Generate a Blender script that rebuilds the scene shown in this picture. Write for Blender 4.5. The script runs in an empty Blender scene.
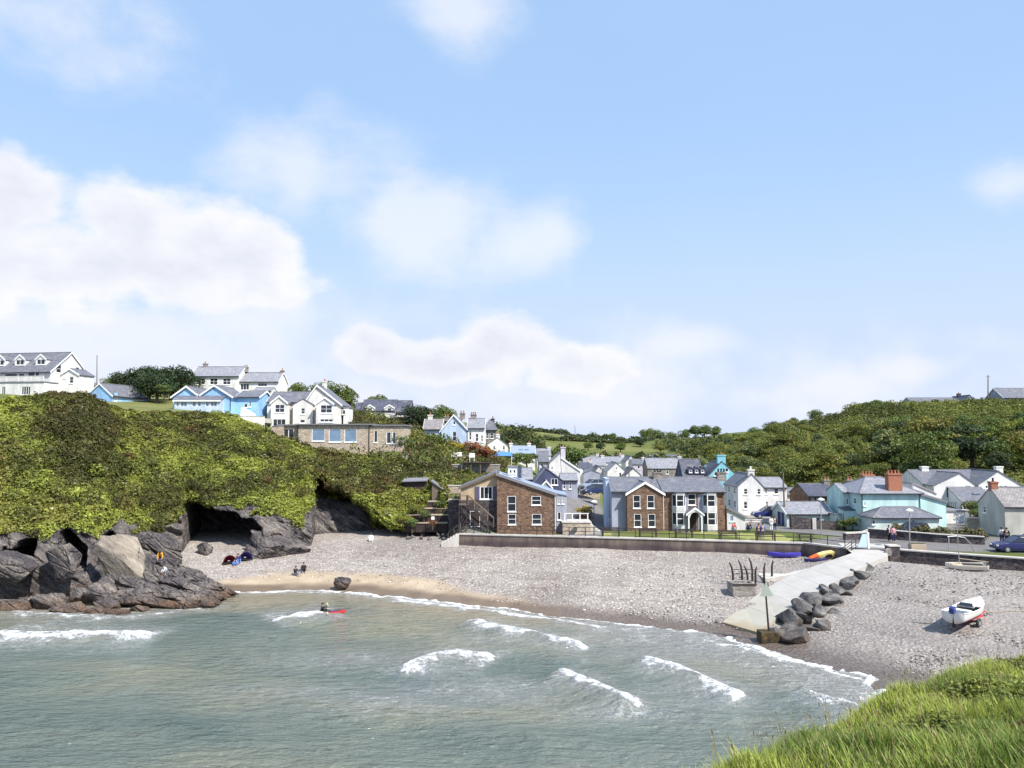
import bpy, math, random
import numpy as np
from mathutils import Vector, Matrix

# ------------------------------------------------------------------ camera, sky, sun, exposure
SC = bpy.context.scene
COL = SC.collection
F_PX, CX, CY = 760.0, 512.0, 384.0
PITCH = math.atan(56.0 / 760.0)
CAM = np.array([0.0, 0.0, 15.0])
cam = bpy.data.cameras.new('camera')
cam.sensor_width = 36.0
cam.lens = F_PX / 1024.0 * 36.0
cam.clip_start = 0.1
cam.clip_end = 20000
cam_o = bpy.data.objects.new('camera', cam)
cam_o.location = CAM.tolist()
cam_o.rotation_euler = (math.radians(90) + PITCH, 0, 0)
COL.objects.link(cam_o)
SC.camera = cam_o

def ray(px, py):
    cx, cz = (px - CX) / F_PX, (CY - py) / F_PX
    s, c = math.sin(PITCH), math.cos(PITCH)
    return np.array([cx, c - cz * s, s + cz * c])

def at(px, py, Y):
    r = ray(px, py)
    return CAM + r * (Y / r[1])

def atz(px, py, z):
    r = ray(px, py)
    return CAM + r * ((z - CAM[2]) / r[2])

SUN_AZ, SUN_EL = -42.0, 50.0          # azimuth measured from +X towards +Y, elevation
world = bpy.data.worlds.new('World')
SC.world = world
world.use_nodes = True
WN, WL = world.node_tree.nodes, world.node_tree.links
WN.clear()

def build_world():
    out = WN.new('ShaderNodeOutputWorld')
    sky = WN.new('ShaderNodeTexSky')
    sky.sky_type = 'NISHITA'
    sky.sun_disc = False
    sky.sun_elevation = math.radians(SUN_EL)
    sky.sun_rotation = math.radians(90.0 - SUN_AZ)
    sky.altitude = 10
    sky.air_density = 1.0
    sky.dust_density = 0.6
    sky.ozone_density = 1.5
    bg = WN.new('ShaderNodeBackground')
    bg.inputs['Strength'].default_value = 0.12
    WL.new(sky.outputs[0], bg.inputs['Color'])
    tc = WN.new('ShaderNodeTexCoord')

    def m(op, a, b=None, c=None, clamp=False):
        n = WN.new('ShaderNodeMath'); n.operation = op; n.use_clamp = clamp
        for i, v in enumerate((a, b, c)):
            if v is None: continue
            if isinstance(v, (int, float)): n.inputs[i].default_value = v
            else: WL.new(v, n.inputs[i])
        return n.outputs[0]

    def vm(op, a, b=None):
        n = WN.new('ShaderNodeVectorMath'); n.operation = op
        for i, v in enumerate((a, b)):
            if v is None: continue
            if isinstance(v, (tuple, list)): n.inputs[i].default_value = v
            else: WL.new(v, n.inputs[i])
        return n

    def noise(vec, scale, detail, rough=0.55):
        n = WN.new('ShaderNodeTexNoise')
        n.inputs['Scale'].default_value = scale
        n.inputs['Detail'].default_value = detail
        n.inputs['Roughness'].default_value = rough
        WL.new(vec, n.inputs['Vector'])
        return n.outputs['Fac']

    d = tc.outputs['Generated']
    # turbulent offset so the cloud edges billow
    n1 = noise(vm('MULTIPLY', d, (1, 1, 1.5)).outputs[0], 5.5, 9, 0.58)
    n2 = noise(vm('MULTIPLY', d, (1, 1, 2.2)).outputs[0], 2.3, 4)
    n3 = noise(vm('MULTIPLY', d, (1, 1, 1.6)).outputs[0], 11.0, 6, 0.6)
    sep = WN.new('ShaderNodeSeparateXYZ'); WL.new(d, sep.inputs[0])
    def group(blobs):
        best = None
        for px, py, hw, hh, wgt in blobs:       # picture position, half width, half height, weight
            c = ray(px, py); L = np.linalg.norm(c); c = c / L
            rx, rz = 1.2 * hw / F_PX / L, 1.2 * hh / F_PX / L
            v = vm('MULTIPLY', vm('SUBTRACT', d, tuple(c)).outputs[0], (1 / rx, 1 / rx, 1 / rz))
            q = m('ADD', m('MAXIMUM', m('SUBTRACT', 1.0, vm('LENGTH', v.outputs[0]).outputs['Value']), -1.0), (wgt - 1.0) * 0.75)
            best = q if best is None else m('SMOOTH_MAX', best, q, 0.22)
        return best
    def cover(f, lo, hi, k):
        mr = WN.new('ShaderNodeMapRange'); mr.interpolation_type = 'SMOOTHSTEP'
        mr.inputs['From Min'].default_value = lo; mr.inputs['From Max'].default_value = hi; mr.inputs['To Max'].default_value = k
        WL.new(f, mr.inputs['Value']); return mr.outputs[0]
    turb = m('ADD', m('MULTIPLY', m('SUBTRACT', n1, 0.5), 1.5), m('ADD', m('MULTIPLY', m('SUBTRACT', n2, 0.5), 0.7), m('MULTIPLY', m('SUBTRACT', n3, 0.5), 0.6)))
    # heaped cumulus with firm upper edges
    heap = group([(5, 195, 75, 52, 1.0), (-90, 235, 150, 90, 1.0), (135, 222, 80, 54, 1.0), (195, 238, 72, 46, 1.0), (252, 256, 52, 34, 1.0), (90, 262, 190, 52, 1.0), (505, 350, 80, 42, 1.0), (430, 362, 80, 34, .95), (375, 352, 48, 28, .85), (565, 366, 70, 36, .9),
                  (-420, 250, 300, 120, .9), (1500, 240, 260, 110, .9), (-300, 60, 200, 70, .8)])
    behind = m('MULTIPLY', sep.outputs['Y'], -2.0, clamp=True)
    back = m('ADD', m('MULTIPLY', m('SUBTRACT', n2, 0.60), 3.0), m('SUBTRACT', behind, 1.0))
    heap = m('ADD', m('SMOOTH_MAX', heap, back, 0.2), turb)
    # thin drifting cloud and low banks
    thin = group([(430, 225, 75, 55, .9), (510, 250, 62, 42, .85), (550, 230, 40, 30, .85), (480, 370, 180, 60, 1.0), (580, 395, 190, 55, .95), (350, 400, 240, 60, 1.0), (90, 335, 240, 70, 1.0), (686, 344, 50, 24, 1.0),
                  (905, 374, 50, 20, .7), (820, 388, 110, 30, .75), (1015, 182, 60, 32, .85), (300, 165, 110, 55, .75), (110, 62, 100, 60, .75), (60, 20, 130, 50, .75), (455, 10, 60, 40, .7), (760, 395, 200, 45, .7), (250, 320, 90, 40, .8), (1250, 360, 200, 60, .9)])
    thin = m('ADD', thin, m('MULTIPLY', turb, 1.5))
    up = m('MULTIPLY', sep.outputs['Z'], 30.0, clamp=True)
    cov = m('MAXIMUM', cover(heap, -0.02, 0.36, 0.94), cover(thin, -0.25, 0.95, 0.62))
    cov = m('MULTIPLY', cov, up)
    field = heap
    # thin high veil, whiter towards the horizon
    hz = WN.new('ShaderNodeMapRange'); hz.interpolation_type = 'SMOOTHSTEP'
    hz.inputs['From Min'].default_value = 0.42; hz.inputs['From Max'].default_value = -0.02
    WL.new(sep.outputs['Z'], hz.inputs['Value'])
    veil = m('ADD', m('ADD', 0.62, m('MULTIPLY', n2, 0.16)), m('MULTIPLY', hz.outputs[0], 0.40), clamp=True)
    vc = WN.new('ShaderNodeMix'); vc.data_type = 'RGBA'; WL.new(hz.outputs[0], vc.inputs['Factor'])
    vc.inputs['A'].default_value = (0.335, 0.50, 0.755, 1); vc.inputs['B'].default_value = (0.47, 0.535, 0.68, 1)
    cr = WN.new('ShaderNodeMix'); cr.data_type = 'RGBA'
    cr.inputs['A'].default_value = (0.545, 0.56, 0.62, 1); cr.inputs['B'].default_value = (0.67, 0.67, 0.69, 1)
    sh = WN.new('ShaderNodeMapRange')
    sh.inputs['From Min'].default_value = 1.0; sh.inputs['From Max'].default_value = 0.2
    WL.new(m('ADD', m('ADD', field, m('MULTIPLY', m('SUBTRACT', n1, 0.5), -1.2)), m('MULTIPLY', m('SUBTRACT', n3, 0.5), 1.6)), sh.inputs['Value'])
    WL.new(sh.outputs[0], cr.inputs['Factor'])
    bgc = WN.new('ShaderNodeBackground'); WL.new(cr.outputs['Result'], bgc.inputs['Color'])
    bgc.inputs['Strength'].default_value = 1.0
    bgv = WN.new('ShaderNodeBackground'); WL.new(vc.outputs['Result'], bgv.inputs['Color'])
    mx1 = WN.new('ShaderNodeMixShader'); WL.new(veil, mx1.inputs[0]); WL.new(bg.outputs[0], mx1.inputs[1]); WL.new(bgv.outputs[0], mx1.inputs[2])
    mx2 = WN.new('ShaderNodeMixShader'); WL.new(cov, mx2.inputs[0]); WL.new(mx1.outputs[0], mx2.inputs[1]); WL.new(bgc.outputs[0], mx2.inputs[2])
    WL.new(mx2.outputs[0], out.inputs['Surface'])
build_world()
world.cycles.sampling_method = 'MANUAL'
world.cycles.sample_map_resolution = 512

sun = bpy.data.lights.new('sun', 'SUN')
sun.energy = 5.0
sun.angle = math.radians(0.5)
sun.color = (1.0, 0.94, 0.85)
sun_o = bpy.data.objects.new('sun', sun)
_a, _e = math.radians(SUN_AZ), math.radians(SUN_EL)
SUN_DIR = Vector((math.cos(_a) * math.cos(_e), math.sin(_a) * math.cos(_e), math.sin(_e)))
sun_o.rotation_euler = SUN_DIR.to_track_quat('Z', 'Y').to_euler()
sun_o.location = (60, -60, 90)
COL.objects.link(sun_o)
SC.view_settings.view_transform = 'Standard'
SC.view_settings.look = 'None'
SC.view_settings.gamma = 1.0
SC.view_settings.use_curve_mapping = False
SC.view_settings.exposure = 0.58
SC.render.engine = 'CYCLES'
SC.cycles.use_denoising = True
SC.cycles.use_adaptive_sampling = True
SC.cycles.adaptive_threshold = 0.02
SC.cycles.max_bounces = 4
SC.cycles.diffuse_bounces = 2
SC.cycles.glossy_bounces = 2
SC.cycles.transmission_bounces = 2
SC.cycles.transparent_max_bounces = 6

# ------------------------------------------------------------------ numeric helpers
rng = np.random.default_rng(7)
random.seed(7)

def _hash(ix, iy, iz, seed):
    h = (ix.astype(np.int64) * 374761393 + iy.astype(np.int64) * 668265263 + iz.astype(np.int64) * 2147483647 + seed * 1274126177) & 0xFFFFFFFF
    h = ((h ^ (h >> 13)) * 1274126177) & 0xFFFFFFFF
    h = h ^ (h >> 16)
    return (h & 0xFFFFFF) / float(0xFFFFFF)

def vnoise(x, y, z=0.0, seed=0):
    x, y, z = np.broadcast_arrays(np.asarray(x, float), np.asarray(y, float), np.asarray(z, float))
    ix, iy, iz = np.floor(x), np.floor(y), np.floor(z)
    fx, fy, fz = x - ix, y - iy, z - iz
    fx, fy, fz = [f * f * f * (f * (f * 6 - 15) + 10) for f in (fx, fy, fz)]
    r = 0
    for dx in (0, 1):
        for dy in (0, 1):
            for dz in (0, 1):
                w = (fx if dx else 1 - fx) * (fy if dy else 1 - fy) * (fz if dz else 1 - fz)
                r = r + w * _hash(ix + dx, iy + dy, iz + dz, seed)
    return r * 2 - 1

def fbm(x, y, z=0.0, oct=4, seed=0, gain=0.5):
    r, a, f = 0, 1.0, 1.0
    for o in range(oct):
        r = r + a * vnoise(np.asarray(x) * f, np.asarray(y) * f, np.asarray(z) * f, seed + o * 17)
        a *= gain; f *= 2.03
    return r

def sstep(a, b, x):
    t = np.clip((x - a) / (b - a), 0, 1)
    return t * t * (3 - 2 * t)

class TPS:
    def __init__(s, pts, smooth=0.0):
        p = np.array(pts, float); s.c = p[:, :2]
        n = len(p)
        K = s.k(s.c[:, None, :] - s.c[None, :, :]) + np.eye(n) * smooth
        A = np.zeros((n + 3, n + 3)); A[:n, :n] = K
        A[:n, n] = 1; A[:n, n + 1:] = s.c; A[n, :n] = 1; A[n + 1:, :n] = s.c.T
        s.w = np.linalg.solve(A, np.concatenate([p[:, 2], np.zeros(3)]))
    @staticmethod
    def k(d):
        r2 = (d ** 2).sum(-1)
        return np.where(r2 > 1e-9, r2 * np.log(np.maximum(r2, 1e-9)), 0) * 0.001
    def __call__(s, x, y):
        x, y = np.broadcast_arrays(np.asarray(x, float), np.asarray(y, float))
        sh = x.shape; q = np.stack([x.ravel(), y.ravel()], -1); out = np.empty(len(q))
        n = len(s.c)
        for i in range(0, len(q), 20000):
            b = q[i:i + 20000]
            out[i:i + 20000] = s.k(b[:, None, :] - s.c[None]) @ s.w[:n] + s.w[n] + b @ s.w[n + 1:]
        return out.reshape(sh)

# ------------------------------------------------------------------ object helpers
def setp(o, label=None, cat=None, group=None, kind=None):
    if label: o['label'] = label
    if cat: o['category'] = cat
    if cat and not kind: kind = 'thing'
    if group: o['group'] = group
    if kind: o['kind'] = kind
    return o

def link_mesh(name, me, mat=None, parent=None, loc=None, smooth=False):
    if mat is not None and len(me.materials) == 0: me.materials.append(mat)
    if smooth: me.polygons.foreach_set('use_smooth', np.ones(len(me.polygons), bool))
    o = bpy.data.objects.new(name, me)
    COL.objects.link(o)
    if parent is not None: o.parent = parent
    if loc is not None: o.location = loc
    return o

def np_mesh(name, v, f, attrs=None):
    """v (n,3); f (m,k) all faces the same size"""
    me = bpy.data.meshes.new(name)
    v = np.asarray(v, np.float32); f = np.asarray(f, np.int32)
    m_, k = f.shape
    me.vertices.add(len(v)); me.vertices.foreach_set('co', v.ravel())
    me.loops.add(m_ * k); me.loops.foreach_set('vertex_index', f.ravel())
    me.polygons.add(m_); me.polygons.foreach_set('loop_start', np.arange(0, m_ * k, k, dtype=np.int32))
    me.update(calc_edges=True)
    for an, av in (attrs or {}).items():
        av = np.asarray(av, np.float32)
        if av.ndim == 1:
            a = me.attributes.new(an, 'FLOAT', 'POINT'); a.data.foreach_set('value', av)
        else:
            if av.shape[1] == 3: av = np.concatenate([av, np.ones((len(av), 1), np.float32)], 1)
            a = me.attributes.new(an, 'FLOAT_COLOR', 'POINT'); a.data.foreach_set('color', av.ravel())
    return me

def grid_faces(nx, ny):
    i = np.arange((nx - 1) * (ny - 1)); r, c = i // (nx - 1), i % (nx - 1)
    a = r * nx + c
    return np.stack([a, a + 1, a + 1 + nx, a + nx], 1)

def empty(name, loc=(0, 0, 0), rz=0.0):
    o = bpy.data.objects.new(name, None)
    o.empty_display_size = 0.3
    o.location = [float(c) for c in loc]; o.rotation_euler = (0, 0, rz)
    COL.objects.link(o)
    return o

def copy_tree(o, parent=None):
    c = o.copy(); COL.objects.link(c); c.parent = parent
    for ch in list(o.children): copy_tree(ch, c)
    return c

class MB:
    """collects simple shapes into one mesh"""
    def __init__(s): s.v, s.f = [], []
    def add(s, v, f):
        b = len(s.v); s.v += [tuple(map(float, p)) for p in v]; s.f += [tuple(i + b for i in q) for q in f]; return s
    def quad(s, a, b, c, d): return s.add([a, b, c, d], [(0, 1, 2, 3)])
    def tri(s, a, b, c): return s.add([a, b, c], [(0, 1, 2)])
    def box(s, x0, x1, y0, y1, z0, z1):
        return s.add([(x0, y0, z0), (x1, y0, z0), (x1, y1, z0), (x0, y1, z0), (x0, y0, z1), (x1, y0, z1), (x1, y1, z1), (x0, y1, z1)],
                     [(0, 3, 2, 1), (4, 5, 6, 7), (0, 1, 5, 4), (1, 2, 6, 5), (2, 3, 7, 6), (3, 0, 4, 7)])
    def bar(s, p, q, r, r2=None, n=6, cap=True):
        p, q = Vector(p), Vector(q); d = (q - p)
        if d.length < 1e-6: return s
        d.normalize(); u = d.orthogonal().normalized(); w = d.cross(u)
        if r2 is None: r2 = r
        vs = []
        for c, rr in ((p, r), (q, r2)):
            for k in range(n):
                a = 2 * math.pi * (k + .5) / n
                vs.append(c + (u * math.cos(a) + w * math.sin(a)) * rr)
        fs = [(k, (k + 1) % n, n + (k + 1) % n, n + k) for k in range(n)]
        if cap: fs += [tuple(range(n))[::-1], tuple(range(n, 2 * n))]
        return s.add(vs, fs)
    def tube(s, pts, radii, n=6):
        pts = [Vector(p) for p in pts]; vs, fs = [], []
        u = None
        for i, p in enumerate(pts):
            d = (pts[min(i + 1, len(pts) - 1)] - pts[max(i - 1, 0)]).normalized()
            u = d.orthogonal().normalized() if u is None else (u - d * u.dot(d)).normalized()
            w = d.cross(u); r = radii[i] if isinstance(radii, (list, tuple)) else radii
            for k in range(n):
                a = 2 * math.pi * k / n
                vs.append(p + (u * math.cos(a) + w * math.sin(a)) * r)
        for i in range(len(pts) - 1):
            for k in range(n):
                fs.append((i * n + k, i * n + (k + 1) % n, (i + 1) * n + (k + 1) % n, (i + 1) * n + k))
        fs += [tuple(range(n))[::-1], tuple(range((len(pts) - 1) * n, len(pts) * n))]
        return s.add(vs, fs)
    def prism(s, poly, ext):
        """poly: list of 3D points (planar); ext: vector"""
        n = len(poly); e = Vector(ext); a = [Vector(p) for p in poly]
        vs = a + [p + e for p in a]
        fs = [tuple(range(n))[::-1], tuple(range(n, 2 * n))] + [(k, (k + 1) % n, n + (k + 1) % n, n + k) for k in range(n)]
        return s.add(vs, fs)
    def lathe(s, prof, n=10, c=(0, 0, 0)):
        vs, fs = [], []
        for r, z in prof:
            for k in range(n):
                a = 2 * math.pi * k / n; vs.append((c[0] + r * math.cos(a), c[1] + r * math.sin(a), c[2] + z))
        for i in range(len(prof) - 1):
            for k in range(n):
                fs.append((i * n + k, i * n + (k + 1) % n, (i + 1) * n + (k + 1) % n, (i + 1) * n + k))
        fs += [tuple(range(n))[::-1], tuple(range((len(prof) - 1) * n, len(prof) * n))]
        return s.add(vs, fs)
    def mesh(s, name):
        me = bpy.data.meshes.new(name); me.from_pydata(s.v, [], s.f); me.update(); return me
    def build(s, name, mat, parent=None, smooth=False, loc=None):
        return link_mesh(name, s.mesh(name), mat, parent, loc, smooth)

def bevel(o, w=0.02, seg=2):
    m = o.modifiers.new('bevel', 'BEVEL'); m.width = w; m.segments = seg; m.limit_method = 'ANGLE'; return o

# ------------------------------------------------------------------ materials
class NT:
    def __init__(s, name, rough=0.7, spec=0.3):
        s.m = bpy.data.materials.new(name); s.m.use_nodes = True
        s.n, s.l = s.m.node_tree.nodes, s.m.node_tree.links
        s.p = s.n['Principled BSDF']
        s.p.inputs['Roughness'].default_value = rough
        s.p.inputs['Specular IOR Level'].default_value = spec
    def new(s, t): return s.n.new('ShaderNode' + t)
    def set(s, sock, v):
        if v is None: return
        if isinstance(v, bpy.types.NodeSocket): s.l.new(v, sock)
        else: sock.default_value = v
    def obj(s): return s.new('TexCoord').outputs['Object']
    def pos(s): return s.new('NewGeometry').outputs['Position']
    def map(s, vec, scale=(1, 1, 1), rot=(0, 0, 0)):
        n = s.new('Mapping'); s.l.new(vec, n.inputs['Vector']); n.inputs['Scale'].default_value = scale; n.inputs['Rotation'].default_value = rot
        return n.outputs[0]
    def noise(s, vec, scale, detail=4, rough=.55, out='Fac'):
        n = s.new('TexNoise'); s.set(n.inputs['Vector'], vec); n.inputs['Scale'].default_value = scale
        n.inputs['Detail'].default_value = detail; n.inputs['Roughness'].default_value = rough
        return n.outputs[out]
    def voro(s, vec, scale, feature='F1', out='Distance', rnd=1.0):
        n = s.new('TexVoronoi'); n.feature = feature; s.set(n.inputs['Vector'], vec); n.inputs['Scale'].default_value = scale
        n.inputs['Randomness'].default_value = rnd
        return n.outputs[out]
    def ramp(s, fac, stops, interp='LINEAR'):
        n = s.new('ValToRGB'); s.set(n.inputs['Fac'], fac); e = n.color_ramp.elements; n.color_ramp.interpolation = interp
        while len(e) < len(stops): e.new(0.5)
        for i, (p, c) in enumerate(stops):
            e[i].position = p; e[i].color = (*c, 1) if len(c) == 3 else c
        return n.outputs['Color']
    def mix(s, fac, a, b, mode='MIX'):
        n = s.new('Mix'); n.data_type = 'RGBA'; n.blend_type = mode
        s.set(n.inputs[0], fac)
        for i, v in ((6, a), (7, b)):
            if isinstance(v, (tuple, list)) and len(v) == 3: v = (*v, 1)
            s.set(n.inputs[i], v)
        return n.outputs[2]
    def math(s, op, a, b=None, clamp=False):
        n = s.new('Math'); n.operation = op; n.use_clamp = clamp; s.set(n.inputs[0], a); s.set(n.inputs[1], b); return n.outputs[0]
    def rng(s, v, a, b, c=0.0, d=1.0):
        n = s.new('MapRange'); n.interpolation_type = 'SMOOTHSTEP'; s.set(n.inputs[0], v)
        for i, q in enumerate((a, b, c, d)): n.inputs[1 + i].default_value = q
        return n.outputs[0]
    def attr(s, name, out='Color'):
        n = s.new('Attribute'); n.attribute_name = name; return n.outputs[out]
    def sep(s, vec):
        n = s.new('SeparateXYZ'); s.set(n.inputs[0], vec); return n.outputs
    def bump(s, h, strength=.5, dist=.02, normal=None):
        n = s.new('Bump'); n.inputs['Strength'].default_value = strength; n.inputs['Distance'].default_value = dist
        s.set(n.inputs['Height'], h)
        if normal is not None: s.l.new(normal, n.inputs['Normal'])
        s.l.new(n.outputs[0], s.p.inputs['Normal']); return n.outputs[0]
    def color(s, c): s.set(s.p.inputs['Base Color'], (*c, 1) if isinstance(c, tuple) and len(c) == 3 else c); return s
    def rough(s, c): s.set(s.p.inputs['Roughness'], c); return s

def sc3(c, k): return tuple(min(1, x * k) for x in c)
# ------------------------------------------------------------------ the lie of the land
WALL = [(-6.2, 88.6), (5.0, 86.4), (14.0, 84.6), (24.0, 82.4), (30.6, 80.8), (33.5, 77.2)]          # sea wall line (front face)
WALL2 = [(38.2, 76.2), (43.5, 73.2), (48.5, 70.6), (62.0, 65.0)]
HEAD = [(-260, 640, -.6, 395, 80), (-120, 628, -.6, 400, 84), (-40, 616, -.5, 402, 88), (0, 606, -.4, 402, 90), (50, 600, -.3, 393, 94),
        (88, 594, -.2, 394, 96), (104, 588, 0, 404, 98), (118, 578, .5, 411, 99), (130, 570, 1.0, 412, 100), (160, 556, 2.0, 413, 103), (190, 549, 2.3, 413, 106), (230, 548, 2.5, 414, 108),
        (255, 550, 2.5, 428, 108), (290, 547, 2.6, 443, 108), (330, 543, 2.8, 455, 108), (370, 540, 3.0, 458, 108), (405, 536, 3.2, 464, 107),
        (430, 532, 3.4, 474, 104), (447, 530, 3.6, 497, 97)]
_hf = np.array([atz(a, b, c) for a, b, c, _, _ in HEAD])
_ht = np.array([at(a, d, e) for a, _, _, d, e in HEAD])

def L3(px, py, Y): p = at(px, py, Y); return (p[0], p[1], p[2])
land_pts = [(-6, 89, 4.1), (5, 87, 4.1), (24, 83, 4.1), (34, 81, 4.1), (39, 77, 4.1), (48, 71.5, 4.1), (62, 66, 4.1), (90, 60, 5),
            (0, 94, 4.1), (14, 92, 4.1), (28, 92, 4.1), (40, 92, 4.1), (52, 88, 4.1), (65, 85, 4.4), (6, 100, 4.4), (16, 104, 4.3), (30, 104, 4.2), (45, 104, 4.2), (58, 100, 4.4),
            (10, 118, 5.2), (20, 125, 5.0), (34, 122, 4.8), (11, 135, 6.2), (22, 150, 6.0), (14, 175, 7.0), (35, 165, 6.4), (48, 150, 7.0), (30, 200, 7.5), (50, 200, 9),
            L3(300, 441, 113), L3(400, 444, 113), L3(340, 425, 123), L3(270, 426, 124), L3(170, 408, 126), L3(262, 409, 126), L3(235, 401, 150), L3(190, 400, 155),
            L3(30, 391, 150), L3(-60, 392, 150), L3(125, 401, 132), L3(380, 417, 150), L3(450, 446, 132), L3(430, 440, 130), L3(500, 454, 138), L3(525, 466, 136), L3(540, 478, 122),
            L3(555, 492, 106), L3(450, 476, 110), L3(490, 470, 114), L3(430, 486, 100), (-4, 100, 7.0), (2, 103, 5.8),
            L3(500, 428, 300), L3(540, 432, 310), L3(580, 437, 330), L3(640, 443, 360), L3(700, 444, 420), L3(420, 415, 260), L3(300, 395, 240),
            L3(520, 441, 225), L3(600, 452, 250), L3(680, 452, 260),
            (-100, 200, 28), (-200, 180, 29), (-200, 100, 25), (-60, 220, 27), (-120, 260, 30), (-220, 320, 30),
            L3(860, 412, 205), L3(920, 406, 215), L3(1024, 404, 215), L3(1100, 400, 200), L3(790, 430, 235), L3(740, 444, 275), L3(800, 489, 124), L3(940, 479, 124), L3(1024, 500, 106),
            L3(900, 452, 158), L3(1000, 445, 150), L3(820, 462, 160), L3(1100, 470, 120), (160, 110, 16), (220, 150, 28), (180, 260, 27), (260, 320, 26), (90, 320, 18), (0, 480, 14), (150, 480, 18), (-150, 480, 24), (300, 500, 22)]
land_pts += [(p[0], p[1] + 1.5, p[2]) for p in _ht]
land_tps = TPS(land_pts, 0.02)
YF = np.array([(-400, 60)] + [(p[0], p[1] + 1.0) for p in _ht] + [(-6.4, 93), (-6.1, 88.9)] + [(x, y + .3) for x, y in WALL[1:]] + [(35.4, 77.0), (38.2, 76.5)] + [(x, y + .3) for x, y in WALL2[1:]] + [(95, 56), (420, 0)])

def yfront(x): return np.interp(x, YF[:, 0], YF[:, 1])

def land(x, y):
    x, y = np.asarray(x, float), np.asarray(y, float)
    far = sstep(330, 700, y) ; side = sstep(180, 330, np.abs(x))
    z = land_tps(np.clip(x, -330, 330), np.clip(y, 50, 520))
    z = z * (1 - far) + far * (13 + 0.0 * z)
    hill = sstep(150, 260, y)
    z = z + hill * 0.8 * fbm(x / 40, y / 40, 0, 3, 3)
    return np.maximum(z, 3.9)

def LZ(x, y): return float(land(np.array([x]), np.array([y]))[0])

# beach and sea bed
shore_px = [(-100, 610), (0, 592), (70, 588), (120, 594), (170, 598), (215, 593), (290, 590), (360, 592), (450, 602), (540, 613), (620, 622), (680, 630), (740, 641), (800, 657), (880, 684), (960, 715)]
SHORE = np.array([atz(a, b, 0.0)[:2] for a, b in shore_px])
beach_pts = [(x, y, 0.0) for x, y in SHORE] + [(x, y - .4, 2.9) for x, y in WALL] + [(x, y - .4, 2.9) for x, y in WALL2]
for (x, y), k in zip(SHORE, range(99)):
    beach_pts.append((x - 3, y - 14, -1.1)); beach_pts.append((x - 6, y - 30, -2.2))
def Z3(px, py, z): p = atz(px, py, z); return (p[0], p[1], z)
beach_pts += [Z3(200, 549, 2.3), Z3(290, 546, 2.5), Z3(370, 539, 2.9), Z3(440, 533, 3.2), Z3(300, 572, .9), Z3(420, 575, 1.1), Z3(520, 580, 1.3), Z3(620, 592, 1.2), Z3(690, 600, 1.1), Z3(640, 565, 2.2), Z3(520, 560, 2.1),
              Z3(240, 580, .5), Z3(965, 628, 1.5), Z3(900, 600, 1.9), Z3(1024, 600, 2.1), Z3(840, 625, .8), Z3(900, 650, .55), Z3(1024, 660, 1.0), Z3(1150, 600, 2.4), Z3(760, 575, 2.0), Z3(800, 560, 2.7), Z3(880, 568, 3.3), Z3(892, 563, 3.5), Z3(862, 580, 2.5), Z3(840, 598, 1.6), Z3(812, 622, .75), Z3(830, 561, 3.0), Z3(775, 583, 1.75), (60, 40, .8), (70, 30, .9), (40, 32, .2),
              (-30, 100, 2.8), (-10, 96, 3.2), (-60, 100, 2.5), (-90, 90, 2)]
beach_tps = TPS(beach_pts, 0.01)

def beach(x, y): return beach_tps(x, y)
def BZ(x, y): return float(beach(np.array([x]), np.array([y]))[0])

def beach_relief(X, Y, z):
    """small unevenness of the beach and the storm ridges the waves have thrown up"""
    w = .12 * fbm(X / 9, Y / 6, 0, 2, 25)
    return .05 * fbm(X / 1.6, Y / 1.6, 0, 3, 5) + .08 * fbm(X / 7, Y / 5, 0, 2, 9) + sstep(-30, -24, X) * sum(a * np.exp(-((z + w - c) / .13) ** 2) for c, a in ((1.05, .10), (1.6, .15), (2.25, .14)))

def poly_dist(x, y, pts):
    """distance to polyline, signed (left of direction +), and position 0..1 along it"""
    pts = np.asarray(pts, float); seg = np.diff(pts, axis=0); L = np.hypot(seg[:, 0], seg[:, 1]); cum = np.concatenate([[0], np.cumsum(L)])
    bd = np.full(x.shape, 1e9); bs = np.zeros(x.shape); bt = np.zeros(x.shape)
    for i in range(len(seg)):
        t = np.clip(((x - pts[i, 0]) * seg[i, 0] + (y - pts[i, 1]) * seg[i, 1]) / L[i] ** 2, 0, 1)
        dx, dy = x - pts[i, 0] - t * seg[i, 0], y - pts[i, 1] - t * seg[i, 1]
        d = np.hypot(dx, dy); sg = np.sign(seg[i, 0] * dy - seg[i, 1] * dx)
        k = d < bd; bd[k] = d[k]; bs[k] = sg[k]; bt[k] = ((cum[i] + t * L[i]) / cum[-1])[k]
    return bd * np.where(bs == 0, 1, bs), bt

# ---- surface materials
def mat_ground():
    t = NT('meadow_and_lane', .9, .1); p = t.pos()
    n = t.noise(p, .02, 5); n2 = t.noise(p, .35, 5)
    c = t.ramp(n, [(.32, (.070, .088, .026)), (.5, (.135, .155, .045)), (.64, (.20, .20, .075))])
    c = t.mix(t.math('MULTIPLY', n2, .5), c, (.035, .055, .014))
    paved = t.attr('paved', 'Fac')
    a = t.mix(t.noise(p, .8, 7, .65), (.10, .095, .10), (.23, .22, .215))
    t.color(t.mix(paved, c, a)); t.bump(t.noise(p, 2.5, 6), .4, .1)
    return t.m

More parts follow.
